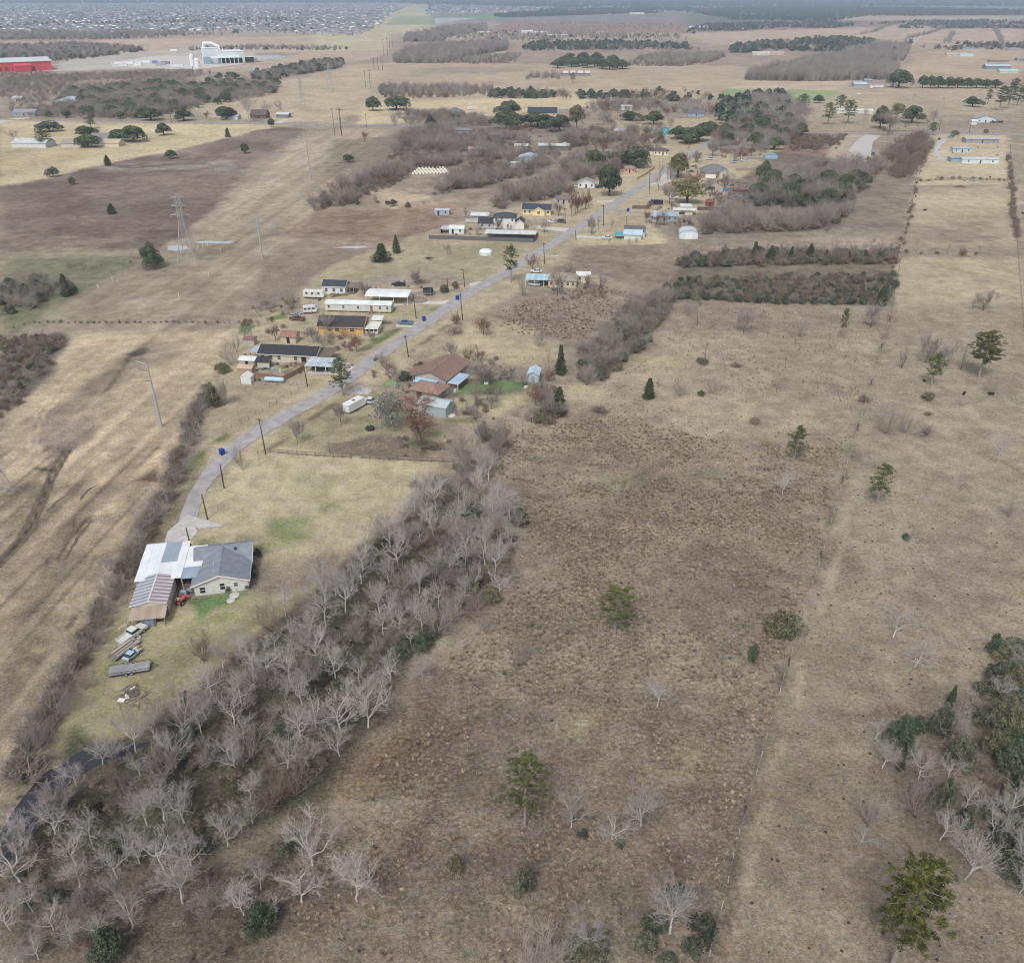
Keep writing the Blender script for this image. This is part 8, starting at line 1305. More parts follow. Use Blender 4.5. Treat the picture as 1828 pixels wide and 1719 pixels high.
def lattice(k, X, Y, h, wb, label, r_=.07, arms=True):
    b_ = Q(k, X, Y); o = tag(empty('lattice_tower', b_), label, 'pylon'); body = MB(); zs = [0, h * .22, h * .42, h * .58, h * .7, h * .8, h * .9, h]; wd = lambda z_: (wb * (1 - z_ / h * 1.22) if z_ < h * .62 else wb * .24) / 2
    for sx, sy in ((-1, -1), (1, -1), (1, 1), (-1, 1)): MB().tube([(sx * wd(z_), sy * wd(z_), z_) for z_ in zs], r_ * 1.3, 4).build('leg', steel, o)
    for za, zb in zip(zs[:-1], zs[1:]):
        a, c_ = wd(za), wd(zb)
        for (x0, y0), (x1, y1) in (((-1, -1), (1, -1)), ((1, -1), (1, 1)), ((1, 1), (-1, 1)), ((-1, 1), (-1, -1))):
            body.tube([(x0 * a, y0 * a, za), (x1 * c_, y1 * c_, zb)], r_ * .7, 3); body.tube([(x1 * a, y1 * a, za), (x0 * c_, y0 * c_, zb)], r_ * .7, 3); body.tube([(x0 * c_, y0 * c_, zb), (x1 * c_, y1 * c_, zb)], r_ * .7, 3)
    body.build('bracing', steel, o)
    for z_, l_ in ((h * .72, 4.2), (h * .86, 3.2), (h * .99, 2.6)):
        m_ = MB(); 
        for s_ in (-1, 1):
            for y_ in (-.5, .5): m_.tube([(0, y_ * wd(z_) * 1.5, z_), (s_ * l_, 0, z_ + .1)], r_, 3); m_.tube([(0, y_ * wd(z_) * 1.5, z_ + 1.3), (s_ * l_, 0, z_ + .1)], r_ * .8, 3)
        m_.build('crossarm', steel, o)
        for s_ in (-1, 1): MB().tube([(s_ * l_, 0, z_ + .1), (s_ * l_, 0, z_ - 1.2)], .08, 5).build('insulator', C(150, 152, 156), o)
    return b_
lattice('d', 1013, 560, 27, 7.5, 'tall grey lattice pylon beside the puddles'); lattice('a', 1622, 600, 30, 7, 'faint lattice pylon beyond the cross road', .09); lattice('a', 1768, 490, 30, 7, 'furthest lattice pylon in the corridor', .1); lattice('', -16, 893, 27, 7.5, 'lattice pylon mostly outside the left edge, one leg showing')
def hframe(k, X, Y, ty, label):
    b_ = Q(k, X, Y); h = max(12, hgt(b_, ZN[k][1] + ty * ZN[k][2])); o = tag(empty('power_pole', b_), label, 'pole'); MB().tube([(0, 0, -.2), (0, 0, h)], [.3, .2], 6).build('shaft', pole_w, o); MB().box(-3, 3, -.12, .12, h - 2, h - 1.7).build('crossarm', pole_w, o)
for i, (X, Y, ty) in enumerate(((30, 716, 565), (155, 462, 372), (180, 460, 366), (200, 372, 300), (222, 370, 300), (245, 372, 300), (252, 305, 205), (272, 303, 200), (282, 255, 180), (297, 252, 180))): hframe('b', X, Y, ty, 'dark power pole in the far corridor double line' if i else 'nearest tall dark power pole by the cross road')
for o in COL.objects:
    if o.name.startswith('power_pole') and 'double line' in o.get('label', ''): o['group'] = 'far corridor poles'
mk = MB().box(-.06, .06, -.06, .06, 0, 1.3).box(-.12, .12, -.07, .07, 1.3, 1.75)
mkm = mk.mesh('pipeline_marker', C(226, 216, 176)); mkw = mk.mesh('pipeline_marker', C(224, 224, 220))
for i, (X, Y) in enumerate(((1285, 352), (1180, 512), (1117, 640), (957, 752), (1495, 134), (1085, 484), (1112, 476), (1052, 502), (970, 534), (1060, 496), (527, 706), (602, 664))): tag(link('pipeline_marker', mkm if i % 3 == 0 else mkw, None, Q('d', X, Y), i), 'short pale marker post in the grass of the corridor', 'marker', 'corridor marker posts')

# ================================================================== VEHICLES AND YARD THINGS
tyre_m, rim_m = C(36, 36, 38), C(170, 172, 174); lampm = C(230, 228, 216)
tyre_me = MB().cyl((0, -.12, 0), .37, .24, 14, 'y').mesh('tyre', tyre_m); rim_me = MB().cyl((0, -.128, 0), .22, .256, 10, 'y').mesh('rim', rim_m)
def wheels(o, spots, s=1.0):
    for x_, y_ in spots:
        t_ = link('wheel', tyre_me, o); t_.location = (x_, y_, .37 * s); t_.scale = (s, s, s); link('rim', rim_me, t_)
def vehicle(kind, label, k, X, Y, rz, rgb, name=None, cat=None, group=None, z=0.0):
    pm = M('car_%d_%d_%d' % rgb, rgb, .3, .05, .5, spec=.5); p_ = Q(k, X, Y); o = tag(empty(name or kind, (p_.x, p_.y, z), R(rz)), label, cat or {'pickup': 'truck'}.get(kind, kind), group)
    w_ = .92
    if kind == 'pickup':
        MB().prism([(-2.75, .5), (2.6, .5), (2.72, .8), (2.65, 1.02), (1.35, 1.12), (-.62, 1.12), (-.62, .82), (-2.75, .82)], 'y', -w_, w_).build('body', pm, o)
        for s_ in (-1, 1): MB().box(-2.75, -.63, s_ * w_ - (.1 if s_ > 0 else 0), s_ * w_ + (.1 if s_ < 0 else 0), .82, 1.14).build('bed_side', pm, o)
        MB().box(-2.75, -2.66, -w_ + .1, w_ - .1, .82, 1.12).build('tailgate', pm, o)
        cab, rz_ = [(-.6, 1.12), (1.35, 1.12), (.75, 1.68), (-.5, 1.68)], (-.52, .78, 1.685, 1.74)
    elif kind == 'suv':
        MB().prism([(-2.3, .45), (2.3, .45), (2.35, .8), (2.2, 1.0), (1.1, 1.08), (-2.35, 1.08)], 'y', -w_, w_).build('body', pm, o); cab, rz_ = [(-2.3, 1.08), (1.05, 1.08), (.45, 1.66), (-2.1, 1.66)], (-2.12, .47, 1.665, 1.72)
    else:
        MB().prism([(-2.2, .4), (2.2, .4), (2.25, .7), (2.1, .84), (1.0, .95), (-1.6, .95), (-2.25, .88)], 'y', -.88, .88).build('body', pm, o); cab, rz_ = [(-1.7, .95), (.95, .95), (.25, 1.4), (-1.1, 1.4)], (-1.12, .27, 1.405, 1.45)
    MB().prism(cab, 'y', -w_ + .1, w_ - .1).build('windows', glass, o); MB().box(rz_[0], rz_[1], -w_ + .12, w_ - .12, rz_[2], rz_[3]).build('cab_roof', pm, o)
    fx = 2.66 if kind == 'pickup' else 2.26
    for s_ in (-1, 1): MB().box(fx - .05, fx + .06, s_ * .68 - .18, s_ * .68 + .18, .68, .86).build('headlight', lampm, o)
    wheels(o, [(1.7, -w_ + .08), (1.7, w_ - .08), (-1.6, -w_ + .08), (-1.6, w_ - .08)]); return o
vehicle('pickup', 'blue pickup parked on the drive of the orange house', 'h', 1208, 384, 172, (98, 122, 146)); vehicle('pickup', 'black pickup parked beside the scrap pile', 'h', 1165, 142, 178, (44, 50, 58)); vehicle('pickup', 'white pickup beside the cargo trailer', 'h', 985, 880, -10, (214, 218, 220)); vehicle('suv', 'dark car under the pale metal carport', 'h', 672, 678, -6, (58, 60, 66), 'parked_car', 'car')
vehicle('suv', 'silver car at the front of the pale blue carport', 'e', 1400, 712, 174, (188, 196, 200), 'parked_car', 'car'); vehicle('suv', 'grey car beside the silver one under the blue carport', 'e', 1432, 705, 174, (140, 148, 156), 'parked_car', 'car'); vehicle('car', 'white car behind the blue carport', 'e', 1412, 632, 176, (222, 224, 226), 'parked_car', 'car'); vehicle('car', 'white car on the drive of the two storey house', 'e', 1508, 330, 178, (224, 226, 228), 'parked_car', 'car'); vehicle('suv', 'dark car beside the two storey house drive', 'e', 1555, 330, 178, (80, 84, 90), 'parked_car', 'car')
vehicle('car', 'white car on the long drive of the pale house', 'f', 380, 946, 176, (226, 228, 228), 'parked_car', 'car'); vehicle('pickup', 'white pickup behind the dark dump truck', 'f', 922, 620, 178, (218, 224, 228)); vehicle('pickup', 'dark pickup in the yard with the blue barrel', 'f', 1222, 540, 170, (64, 80, 104)); vehicle('suv', 'dark car beside the white cottage', 'f', 310, 530, 170, (70, 82, 84), 'parked_car', 'car'); vehicle('car', 'pale car left of the white cottage', 'f', 145, 522, 176, (206, 208, 208), 'parked_car', 'car'); vehicle('suv', 'white van beside the hip roofed house', 'f', 1498, 312, 178, (222, 224, 226), 'parked_van', 'van'); vehicle('suv', 'grey car left of the white van', 'f', 1415, 325, 176, (180, 184, 186), 'parked_car', 'car'); vehicle('car', 'brown car on the wide concrete drive', 'f', 1065, 402, 178, (120, 96, 92), 'parked_car', 'car'); vehicle('suv', 'pale blue car near the concrete drive', 'f', 1220, 300, 176, (190, 206, 222), 'parked_car', 'car')
vehicle('suv', 'dark car at the head of the sandy drive', 'c', 1380, 740, 60, (60, 62, 66), 'parked_car', 'car'); vehicle('suv', 'grey car beside the sandy drive', 'c', 1440, 728, 175, (130, 136, 140), 'parked_car', 'car'); vehicle('pickup', 'dark pickup at the pale blue farmhouse', 'c', 1665, 650, 178, (80, 90, 104)); vehicle('suv', 'black car right of the farmhouse pickup', 'c', 1700, 650, 178, (50, 54, 60), 'parked_car', 'car'); vehicle('pickup', 'teal pickup on the caliche lot', 'c', 1030, 818, 80, (70, 120, 140)); vehicle('car', 'dark car parked under the far oaks', 'b', 1272, 262, 178, (50, 52, 58), 'parked_car', 'car')
# rusty truck, junk truck, tractors, trailers
vehicle('pickup', 'rusty brown old truck in the junk yard', 'h', 530, 358, 170, (112, 86, 76)); vehicle('pickup', 'stripped white junk truck beside the lean-to', 'k', 262, 1068, 62, (206, 208, 206))
def trailer(kind, label, k, X, Y, rz, L__, W_, H_, rgb, name, cat='trailer', wn=2, deck=.6):
    p_ = Q(k, X, Y); o = tag(empty(name, p_, R(rz)), label, cat); pm = M('trailer_%d_%d_%d' % rgb, rgb, .45, .08, .6)
    if kind == 'box':
        MB().prism([(-L__ / 2, deck), (L__ / 2, deck), (L__ / 2 + .25, deck + H_ * .35), (L__ / 2, H_ + deck - .1), (L__ / 2 - .3, H_ + deck), (-L__ / 2, H_ + deck)], 'y', -W_ / 2, W_ / 2).build('body', pm, o)
        MB().box(-L__ / 2 - .04, -L__ / 2 - .004, -W_ / 2 + .15, W_ / 2 - .15, deck + .1, deck + H_ - .15).build('rear_door', C(206, 208, 208), o); MB().box(-.35, .35, -.35, .35, deck + H_ + .005, deck + H_ + .15).build('roof_vent', C(90, 92, 96), o)
    elif kind == 'rv':
        MB().prism([(-L__ / 2, deck), (L__ / 2 - .4, deck), (L__ / 2, deck + H_ * .45), (L__ / 2 - .5, deck + H_), (-L__ / 2 + .1, deck + H_)], 'y', -W_ / 2, W_ / 2).build('body', pm, o)
        for i, x_ in enumerate((-L__ * .32, -L__ * .05, L__ * .25)): MB().box(x_ - .45, x_ + .45, -W_ / 2 - .03, -W_ / 2 - .004, deck + H_ * .5, deck + H_ * .78).build('window', glass, o)
        MB().box(L__ * .08, L__ * .08 + .6, -W_ / 2 - .03, -W_ / 2 - .004, deck + .15, deck + 1.9).build('door', C(190, 188, 180), o); MB().box(-L__ / 2 + .2, L__ / 2 - .6, -W_ / 2 - .025, -W_ / 2 - .004, deck + .05, deck + .14).build('stripe', C(150, 120, 90), o); MB().box(-.5, .5, -.4, .4, deck + H_ + .005, deck + H_ + .25).build('air_conditioner', C(214, 214, 210), o)
    else:
        for i in range(8): MB().box(-L__ / 2, L__ / 2, -W_ / 2 + i * W_ / 8 + .01, -W_ / 2 + (i + 1) * W_ / 8 - .01, deck - .08, deck + .01 * (i % 2)).build('deck_board', C(146, 146, 146, var=.2), o)
        for s_ in (-1, 1):
            MB().box(-L__ / 2, L__ / 2, s_ * W_ / 2 - .05, s_ * W_ / 2 + .05, deck - .22, deck - .09).build('side_beam', pm, o)
            if kind == 'rails': MB().tube([(-L__ / 2, s_ * W_ / 2, deck + .38), (L__ / 2, s_ * W_ / 2, deck + .38)], .04, 5).build('rail', pm, o); [MB().box(x_ - .03, x_ + .03, s_ * W_ / 2 - .03, s_ * W_ / 2 + .03, deck, deck + .38).build('stake', pm, o) for x_ in (-L__ / 2, -L__ / 6, L__ / 6, L__ / 2)]
        if kind == 'rails': MB().box(L__ / 2 - .05, L__ / 2, -W_ / 2, W_ / 2, deck + .3, deck + .36).build('front_rail', pm, o)
    MB().tube([(L__ / 2, -W_ * .35, deck - .15), (L__ / 2 + 1.2, 0, deck - .2), (L__ / 2, W_ * .35, deck - .15)], .06, 5).build('tongue', pm, o); MB().box(L__ / 2 + 1.15, L__ / 2 + 1.25, -.05, .05, 0, deck - .15).build('jack', pm, o)
    wheels(o, [(x_, s_ * (W_ / 2 + .02)) for s_ in (-1, 1) for x_ in ([-.45, .45] if wn == 2 else [0])], .85); return o
trailer('rails', 'dark tandem utility trailer with side rails parked on the yard', 'k', 238, 1345, 14, 6.6, 2.3, .4, (60, 62, 66), 'utility_trailer'); o = trailer('flat', 'flat trailer heaped with weathered lumber beside the junk truck', 'k', 188, 1185, 62, 5.6, 2.2, .4, (112, 100, 92), 'lumber_trailer')
for i in range(12): x_ = random.uniform(-1.2, 1.2); MB().box(x_ - 2, x_ + 2, -1 + i * .165, -.86 + i * .165, .62, .72 + random.uniform(0, .2)).build('lumber', random.choice([C(190, 180, 168), C(150, 138, 126), wood_grey]), o)
o = vehicle('car', 'small pale blue wrecked car body beside the lumber trailer', 'k', 256, 1228, 68, (168, 190, 206), 'wrecked_car', 'car'); o.scale = (.72, .8, .8)
trailer('box', 'white enclosed cargo trailer with tandem wheels beside the street', 'h', 888, 918, 58, 6.8, 2.4, 2.2, (220, 224, 226), 'cargo_trailer'); trailer('rv', 'white caravan left of the unfinished house', 'h', 640, 218, -6, 8.2, 2.5, 2.4, (216, 214, 208), 'caravan', 'caravan'); trailer('rv', 'small grey white camper in the junk yard', 'h', 612, 312, 12, 5.0, 2.3, 2.1, (206, 208, 210), 'camper', 'caravan'); trailer('flat', 'white flat trailer beside the small camper', 'h', 525, 318, 20, 5, 2.0, .4, (206, 206, 206), 'flat_trailer')
for i, (X, Y, L__, r_, c_, lb) in enumerate((( 1018, 468, 7, 80, (222, 222, 218), 'upright white trailer at the stable yard'), (1050, 466, 9, -4, (214, 218, 220), 'long white trailer at the stable yard'), (1080, 466, 6, 60, (216, 214, 212), 'short white trailer at the stable yard'), (1130, 460, 9, 80, (220, 222, 222), 'tall white motor home at the stable yard'), (1158, 464, 7, -4, (212, 216, 220), 'white camper beside the round oak'))): trailer('rv', lb, 'c', X, Y, r_, L__, 2.6, 2.7, c_, 'camper', 'caravan')
trailer('rv', 'white caravan behind the grey gabled house', 'b', 715, 578, 20, 8, 2.6, 2.6, (224, 222, 212), 'caravan', 'caravan')
# truck trailers and tanks in the plant yard
for i, (X, Y, L__, c_) in enumerate(((640, 348, 16, (214, 218, 220)), (690, 346, 16, (220, 222, 222)), (735, 344, 16, (206, 212, 216)), (780, 340, 16, (222, 224, 224)), (660, 358, 14, (200, 204, 206)), (740, 356, 12, (216, 218, 218)), (860, 352, 16, (150, 160, 170)), (830, 342, 8, (90, 120, 190)), (950, 362, 20, (210, 214, 214)), (1000, 372, 18, (200, 206, 208)), (930, 278, 14, (224, 226, 228)), (885, 345, 14, (120, 130, 140)))): trailer('box', ['white semi trailer parked in the plant yard', 'dark semi trailer parked in the plant yard', 'blue container trailer in the plant yard'][1 if sum(c_) < 480 and c_[2] < 180 else 2 if c_[2] == 190 else 0], 'a', X, Y, -3, L__, 3, 3.6, c_, 'semi_trailer').__setitem__('group', 'semi trailers in the plant yard')
# orange tractor
p_ = Q('k', 655, 800); o = tag(empty('tractor', p_, R(75)), 'small orange tractor parked before the carport', 'tractor'); og = C(192, 92, 68)
MB().prism([(-.3, .7), (1.5, .7), (1.55, 1.15), (1.3, 1.3), (-.3, 1.3)], 'y', -.38, .38).build('hood', og, o); MB().box(-1.1, -.3, -.5, .5, .6, .95).build('platform', og, o); MB().box(-.95, -.55, -.25, .25, .95, 1.1).build('seat', dark_in, o); MB().tube([(-1.0, -.45, .95), (-1.0, -.45, 2.1), (-1.0, .45, 2.1), (-1.0, .45, .95)], .05, 5).build('roll_bar', dark_in, o); MB().tube([(-.35, 0, 1.25), (-.5, 0, 1.5)], .04, 5).build('steering_column', dark_in, o); MB().box(1.9, 2.3, -.8, .8, .2, .75).build('loader_bucket', og, o)
for s_ in (-1, 1): MB().tube([(.2, s_ * .5, 1.1), (1.2, s_ * .55, 1.0), (2.0, s_ * .55, .5)], .07, 5).build('loader_arm', og, o)
o.scale = (.78, .78, .78); wheels(o, [(-.75, -.68), (-.75, .68)], 1.65); wheels(o, [(1.1, -.55), (1.1, .55)], .9)
vehicle('car', 'white farm tractor beside the far metal shed', 'b', 1602, 558, 10, (214, 216, 214), 'farm_tractor', 'tractor')
# dump truck
p_ = Q('f', 780, 668); o = tag(empty('dump_truck', p_, R(174)), 'dark dump truck parked by the plank fence', 'truck'); MB().prism([(1.7, .8), (3.9, .8), (3.9, 1.7), (3.0, 1.8), (2.7, 2.7), (1.7, 2.7)], 'y', -1.1, 1.1).build('cab', C(60, 78, 112), o); MB().prism([(-3.8, 1.1), (1.5, 1.1), (1.5, 2.6), (-3.6, 2.5), (-3.9, 1.9)], 'y', -1.2, 1.2).build('dump_bed', C(50, 50, 54), o); MB().box(2.62, 2.95, -.95, .95, 1.85, 2.55).build('windscreen', glass, o); MB().box(-3.6, 3.6, -.5, .5, .7, 1.05).build('chassis', dark_in, o); wheels(o, [(2.9, -1.0), (2.9, 1.0), (-1.6, -1.0), (-1.6, 1.0), (-2.7, -1.0), (-2.7, 1.0)], 1.35)
# gas tank, bins, trampoline, barrel, pots, piles
p_ = Q('h', 388, 748); o = tag(empty('gas_tank', p_, R(-7)), 'long pale blue gas tank in the cream home garden', 'tank'); MB().tube([(-3.1, 0, 1.0), (-2.9, 0, 1.0), (-2.6, 0, 1.0), (2.6, 0, 1.0), (2.9, 0, 1.0), (3.1, 0, 1.0)], [.2, .55, .7, .7, .55, .2], 14).build('tank_shell', C(176, 200, 216), o, smooth=True)
for x_ in (-1.9, 1.9): MB().box(x_ - .1, x_ + .1, -.5, .5, 0, .5).build('saddle', C(150, 150, 150), o)
MB().cyl((0, 0, 1.66), .2, .25, 10).build('valve_dome', C(170, 190, 205), o)
def bin_(k, X, Y, label, rz):
    o = tag(empty('wheeled_bin', Q(k, X, Y), rz), label, 'bin'); m_ = C(38, 66, 150); MB().add([(-.3, -.32, .05), (.3, -.32, .05), (.3, .32, .05), (-.3, .32, .05), (-.38, -.42, 1.05), (.38, -.42, 1.05), (.38, .42, 1.05), (-.38, .42, 1.05)], [(3, 2, 1, 0), (4, 5, 6, 7), (0, 1, 5, 4), (1, 2, 6, 5), (2, 3, 7, 6), (3, 0, 4, 7)]).build('body', m_, o); MB().prism([(-.45, 1.06), (.45, 1.06), (.4, 1.16), (-.3, 1.2)], 'y', -.42, .42).build('lid', m_, o)
    for s_ in (-1, 1): MB().cyl((-.3, s_ * .36 - .04, .14), .14, .08, 10, 'y').build('wheel', tyre_m, o)
    o.scale = (1.4, 1.4, 1.3)
bin_('h', 1326, 362, 'blue wheeled bin beside the blue pickup drive', .3); bin_('h', 1535, 230, 'blue wheeled bin at the concrete driveway mouth', 1.2); bin_('h', 60, 1200, 'blue wheeled bin at the lower street bend', .8); bin_('f', 553, 722, 'dark blue wheeled bin by the dark drive', .4)
p_ = Q('h', 1352, 196); o = tag(empty('trampoline', p_), 'round trampoline with a dark safety net', 'trampoline'); MB().lathe([(2.0, .75), (2.1, .82), (2.15, .75), (2.1, .7), (2.0, .75)], 20).build('ring', C(196, 200, 204), o); MB().lathe([(.05, .76), (2.0, .76)], 20).build('mat', dark_in, o); MB().lathe([(2.0, .85), (2.0, 2.2)], 20).build('safety_net', C(74, 72, 76), o)
for i in range(6): a = i * 1.047; MB().tube([(2.1 * math.cos(a), 2.1 * math.sin(a), 0), (2.1 * math.cos(a), 2.1 * math.sin(a), 2.4)], .05, 5).build('leg', C(150, 152, 156), o)
tag(MB().lathe([(1.5, 0), (1.55, .1), (1.55, 1.15), (1.48, 1.2), (1.45, 1.1), (.05, 1.1)], 18).build('swimming_pool', C(60, 110, 200), None, Q('f', 1350, 552)), 'bright blue round tub pool in the scrap yard', 'pool')
def heap(name, label, cat, k, X, Y, r_, h, mat, n__=26, seed=1, group=None):
    rs = random.Random(seed); m_ = MB()
    for i in range(n__):
        a = rs.random() * 6.28; q_ = rs.random() * r_; ln_ = rs.uniform(.4, 1.4) * r_ * .45; b2 = rs.random() * 3.14; z_ = h * (1 - q_ / r_) * rs.random()
        m_.tube([(q_ * math.cos(a) - ln_ * math.cos(b2), q_ * math.sin(a) - ln_ * math.sin(b2), max(.02, z_ - rs.random() * .3)), (q_ * math.cos(a), q_ * math.sin(a), z_ + .08), (q_ * math.cos(a) + ln_ * math.cos(b2), q_ * math.sin(a) + ln_ * math.sin(b2), max(.02, z_ + rs.uniform(-.2, .3)))], [.03, .07, .03], 4)
    return tag(m_.build(name, mat, None, Q(k, X, Y)), label, cat, group)
heap('brush_pile', 'grey pile of cut branches with white scraps on the yard', 'brush pile', 'k', 262, 1545, 2.9, 1.0, C(128, 118, 110, var=.3), 60, 3)
for i, (X, Y) in enumerate(((170, 1590), (262, 1500), (215, 1560))): tag(MB().slab([(-.6, -.3, .35), (.5, -.35, .28), (.6, .3, .32), (-.5, .35, .4)], .2).build('scrap_sheet', C(224, 222, 218), None, Q('k', X, Y), i), ['white scrap sheet at the foot of the brush pile', 'small white scrap on top of the brush pile', 'pale scrap tucked into the brush pile'][i], 'scrap')
heap('scrap_pile', 'pile of logs and scrap under a bare tree beside the black pickup', 'scrap pile', 'h', 1310, 122, 4, 1.2, C(140, 124, 112, var=.3), 60, 5); heap('scrap_pile', 'scrap metal heap in the yard with the blue tub', 'scrap pile', 'f', 1440, 605, 6, 1.6, C(140, 140, 144, var=.3), 80, 6); heap('scrap_pile', 'dark burnt heap in the open lot', 'scrap pile', 'e', 760, 548, 2.4, .6, C(60, 58, 62), 30, 7); heap('scrap_pile', 'household clutter beside the cream home', 'scrap pile', 'h', 505, 640, 4, .9, C(150, 120, 110, var=.4), 40, 8); heap('scrap_pile', 'clutter behind the plank fence', 'scrap pile', 'h', 470, 685, 2.4, .7, C(150, 134, 122, var=.4), 26, 9); heap('scrap_pile', 'heap of junk beside the orange house pickup', 'scrap pile', 'h', 1105, 378, 2, .7, C(120, 116, 112, var=.4), 24, 10); heap('dead_limbs', 'fallen pale dead tree on the straw pasture', 'dead tree', 'g', 1352, 625, 4, 1.6, C(176, 164, 150), 26, 11); heap('scrap_pile', 'junk strewn along the corral fence', 'scrap pile', 'g', 1560, 122, 5, 1.2, C(170, 176, 184, var=.4), 40, 12); heap('dead_limbs', 'heap of dark limbs on the corral pasture', 'brush pile', 'g', 1495, 158, 3.5, .9, C(110, 94, 84), 40, 13); heap('scrap_pile', 'row of tyres and pots by the black roofed shed', 'scrap pile', 'h', 325, 662, 2.2, .6, C(70, 70, 72), 26, 14)
tag(MB().lathe([(3.2, 0), (2.4, .7), (1.2, 1.2), (.05, 1.4)], 12).build('gravel_pile', C(128, 118, 112, var=.25), None, Q('h', 1295, 236)), 'grey gravel pile beside the concrete driveway', 'gravel pile')
o = tag(MB().lathe([(.05, .9), (.9, .85), (1.3, .4), (1.2, 0)], 10).build('covered_grill', C(54, 54, 58), None, Q('h', 985, 1042)), 'dark tarp covered lump on the lawn below the trailer', 'tarp')
for i, (X, Y, lb) in enumerate(((1030, 440, 'white planter on the lawn below the wide bare tree'), (1325, 468, 'white planter under the fruit tree at the lawn edge'), (800, 495, 'white bathtub planter beside the blue canopy'))): tag(MB().box(-.6, .6, -.3, .3, 0, .5).box(-.65, .65, -.35, .35, .5, .58).build('planter', C(226, 226, 222), None, Q('i', X, Y), i * .7), lb, 'planter')
tag(MB().box(-1.6, 1.6, -.7, .7, .02, .12).box(-1.2, 1.4, -.5, .3, .12, .2).build('board_stack', C(200, 198, 192), None, Q('e', 1525, 533), .2), 'stack of pale boards lying beside the street', 'boards')
for i in range(3): tag(MB().cyl((0, 0, 0), .3, .9, 10).cyl((0, 0, .9), .32, .05, 10).build('drum', C((90, 150, 90)[i], (110, 120, 100)[i], (170, 90, 90)[i]), None, Q('h', 262 + i * 16, 738 + i)), ['blue drum beside the gas tank', 'rusty drum beside the gas tank', 'dark drum beside the gas tank'][i], 'drum')
# odds and ends lying about the yards
for k, poly, n__, lb in (('h', [(170, 540), (560, 640), (560, 690), (260, 700)], 12, 'small odd item in the cream home garden'), ('h', [(460, 220), (700, 230), (660, 300), (440, 400)], 12, 'small scrap item in the junk yard'), ('h', [(1000, 110), (1400, 100), (1350, 160), (960, 190)], 10, 'small scrap item beside the dirt drive'), ('h', [(1100, 760), (1560, 760), (1480, 830), (1160, 820)], 10, 'small item around the rust roofed house'), ('k', [(150, 960), (340, 1010), (300, 1260), (90, 1280)], 14, 'small scrap item beside the lumber trailer'), ('k', [(560, 690), (720, 700), (740, 770), (580, 800)], 7, 'small item at the carport mouth'), ('f', [(1160, 490), (1540, 500), (1540, 640), (1180, 640)], 24, 'small scrap item in the scrap yard lot'), ('e', [(840, 395), (1380, 395), (1380, 430), (860, 425)], 10, 'small item behind the dark plank fence'), ('e', [(1340, 690), (1800, 690), (1800, 730), (1340, 730)], 10, 'small item around the tan house'), ('f', [(850, 380), (1150, 380), (1150, 480), (860, 500)], 8, 'small item on the wide drive'), ('g', [(1380, 110), (1740, 110), (1740, 130), (1380, 135)], 10, 'small item along the corral fence'), ('c', [(1180, 770), (1700, 760), (1700, 870), (1180, 880)], 14, 'small item around the mobile homes')):
    P = WP(k, *poly); X = [p_[0] for p_ in P]; Y = [p_[1] for p_ in P]; c__ = 0
    for _ in range(n__ * 15):
        x, y = random.uniform(min(X), max(X)), random.uniform(min(Y), max(Y))
        if c__ >= n__ or not inpoly(P, np.array([x]), np.array([y]))[0] or not free(x, y, .3): continue
        c__ += 1; a_, b__, h__ = random.uniform(.25, .8), random.uniform(.2, .5), random.uniform(.3, 1.0); m_ = MB(); m_.add([(-a_, -b__, 0), (a_, -b__, 0), (a_, b__, 0), (-a_, b__, 0), (-a_ * .8, -b__ * .9, h__), (a_ * .9, -b__ * .7, h__ * .9), (a_ * .7, b__ * .8, h__), (-a_ * .9, b__ * .8, h__ * .8)], [(3, 2, 1, 0), (4, 5, 6, 7), (0, 1, 5, 4), (1, 2, 6, 5), (2, 3, 7, 6), (3, 0, 4, 7)]); m_.tube([(-a_, 0, .05), (0, .1, h__ + .1), (a_, 0, .1)], .05, 4)
        tag(m_.build('yard_item', random.choice([C(206, 206, 202), C(120, 112, 106), C(74, 76, 82), C(150, 170, 186), C(170, 120, 96), C(90, 84, 78), C(186, 178, 160)]), None, (x, y, 0), random.random() * 6), lb, 'yard clutter', 'clutter: ' + lb)
# small A-frame huts in rows
hm = MB().prism([(-.7, 0), (.7, 0), (0, 1.3)], 'x', -.6, .6).mesh('bird_hut', C(216, 212, 200))
for r_ in range(4):
    for i in range(11 - r_): tag(link('bird_hut', hm, None, Q('e', 668 + i * 21 + r_ * 12, 38 - r_ * 10 - i * .6), .1), 'tiny white A-frame bird hut in the rows of the far lot', 'hut', 'rows of bird huts')
# ---- cattle
def cow_mesh():
    m_ = MB(); m_.tube([(-1.15, 0, 1.05), (-1.0, 0, 1.1), (-.6, 0, 1.08), (0, 0, 1.0), (.55, 0, 1.05), (.85, 0, 1.15), (1.2, 0, 1.1), (1.5, 0, .95), (1.75, 0, .8)], [.16, .36, .42, .46, .44, .34, .24, .2, .1], 10)
    for x_, y_ in ((-.85, .25), (-.85, -.25), (.65, .24), (.65, -.24)): m_.tube([(x_, y_, .95), (x_ + .06, y_, .55), (x_ - .02, y_, .3), (x_, y_, 0)], [.18, .11, .07, .08], 6)
    for s_ in (-1, 1): m_.tube([(1.3, s_ * .15, 1.2), (1.25, s_ * .38, 1.22)], [.07, .03], 4)
    m_.tube([(-1.15, 0, 1.2), (-1.3, 0, .9), (-1.28, 0, .45)], [.05, .03, .05], 4); return m_.mesh('cow', C(38, 34, 34), True)
cm = cow_mesh(); cm.transform(Matrix.Scale(.68, 4))
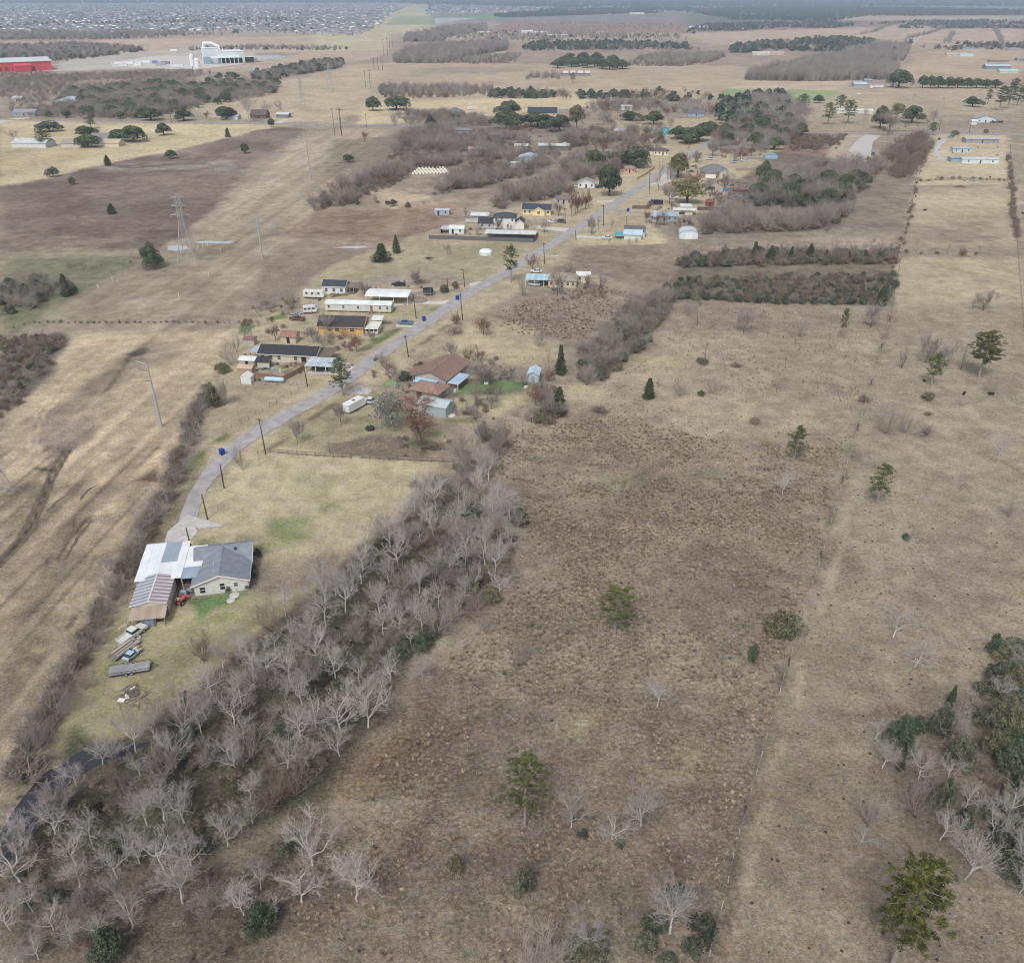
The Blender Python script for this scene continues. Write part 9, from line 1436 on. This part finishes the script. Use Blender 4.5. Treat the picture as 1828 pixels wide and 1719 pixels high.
for i, (k, X, Y, a, lb) in enumerate((('p', 1436, 250, 1.2, 'black cow lying against the smaller brush heap'), ('p', 1590, 232, .4, 'black cow standing at the larger brush heap'), ('p', 1697, 234, 1.5, 'black cow beside the pale feathery bush'), ('p', 1434, 180, .9, 'black calf under the small bushy pine'), ('g', 1312, 282, 2.9, 'black cow grazing in the corral pasture'), ('g', 1822, 300, 1.0, 'black cow at the right edge fence'), ('c', 1250, 504, .2, 'black cow in the far pasture below the camper yard'), ('c', 1405, 527, .8, 'black cow right of the other in the far pasture'), ('c', 955, 497, .1, 'white feed trough cow in the far pasture'))): 
    if i == 8: tag(MB().box(-2.5, 2.5, -.7, .7, 0, .8).box(-2.3, 2.3, -.5, .5, .8, .85).build('feed_trough', C(214, 214, 210), None, Q(k, X, Y)), 'white feed trough in the far pasture', 'trough')
    else: o = tag(link('cow', cm, None, Q(k, X, Y), a * 2), lb, 'cow'); o.scale = (.7,) * 3 if 'calf' in lb else (1,) * 3
# dung pats and dark tufts dotting the grazed pasture
pt = MB(); pt.lathe([(.05, .12), (.16, .09), (.22, 0)], 7); PR['pat'] = [(None, pt.mesh('dung', C(62, 54, 48)), .12, .4)]
pp = scatter('', [(1290, 1740), (1440, 1120), (1520, 860), (1900, 860), (1900, 1740)], 3.4, .6, .33, 8); stuff('dung_pats', 'dark dung pats dotting the grazed pasture', [(a, b_, 0) for a, b_ in pp], 'pat', [(q_, q_ * .8, q_) for q_ in np.random.uniform(.6, 1.3, len(pp))])
# ================================================================== HAZE
hz = bpy.data.materials.new('haze_air'); hz.use_nodes = True; n_ = hz.node_tree.nodes; n_.clear(); ho = n_.new('ShaderNodeOutputMaterial'); hv_ = n_.new('ShaderNodeVolumePrincipled')
hv_.inputs['Color'].default_value = (.66, .82, 1.0, 1); hv_.inputs['Density'].default_value = 1.2e-4; hv_.inputs['Anisotropy'].default_value = .0; hz.node_tree.links.new(hv_.outputs[0], ho.inputs['Volume'])
tag(MB().box(-42000, 42000, -300, 47000, -1.3, 112).build('haze', hz), 'thin bluish winter haze over the flat country', kind='stuff')
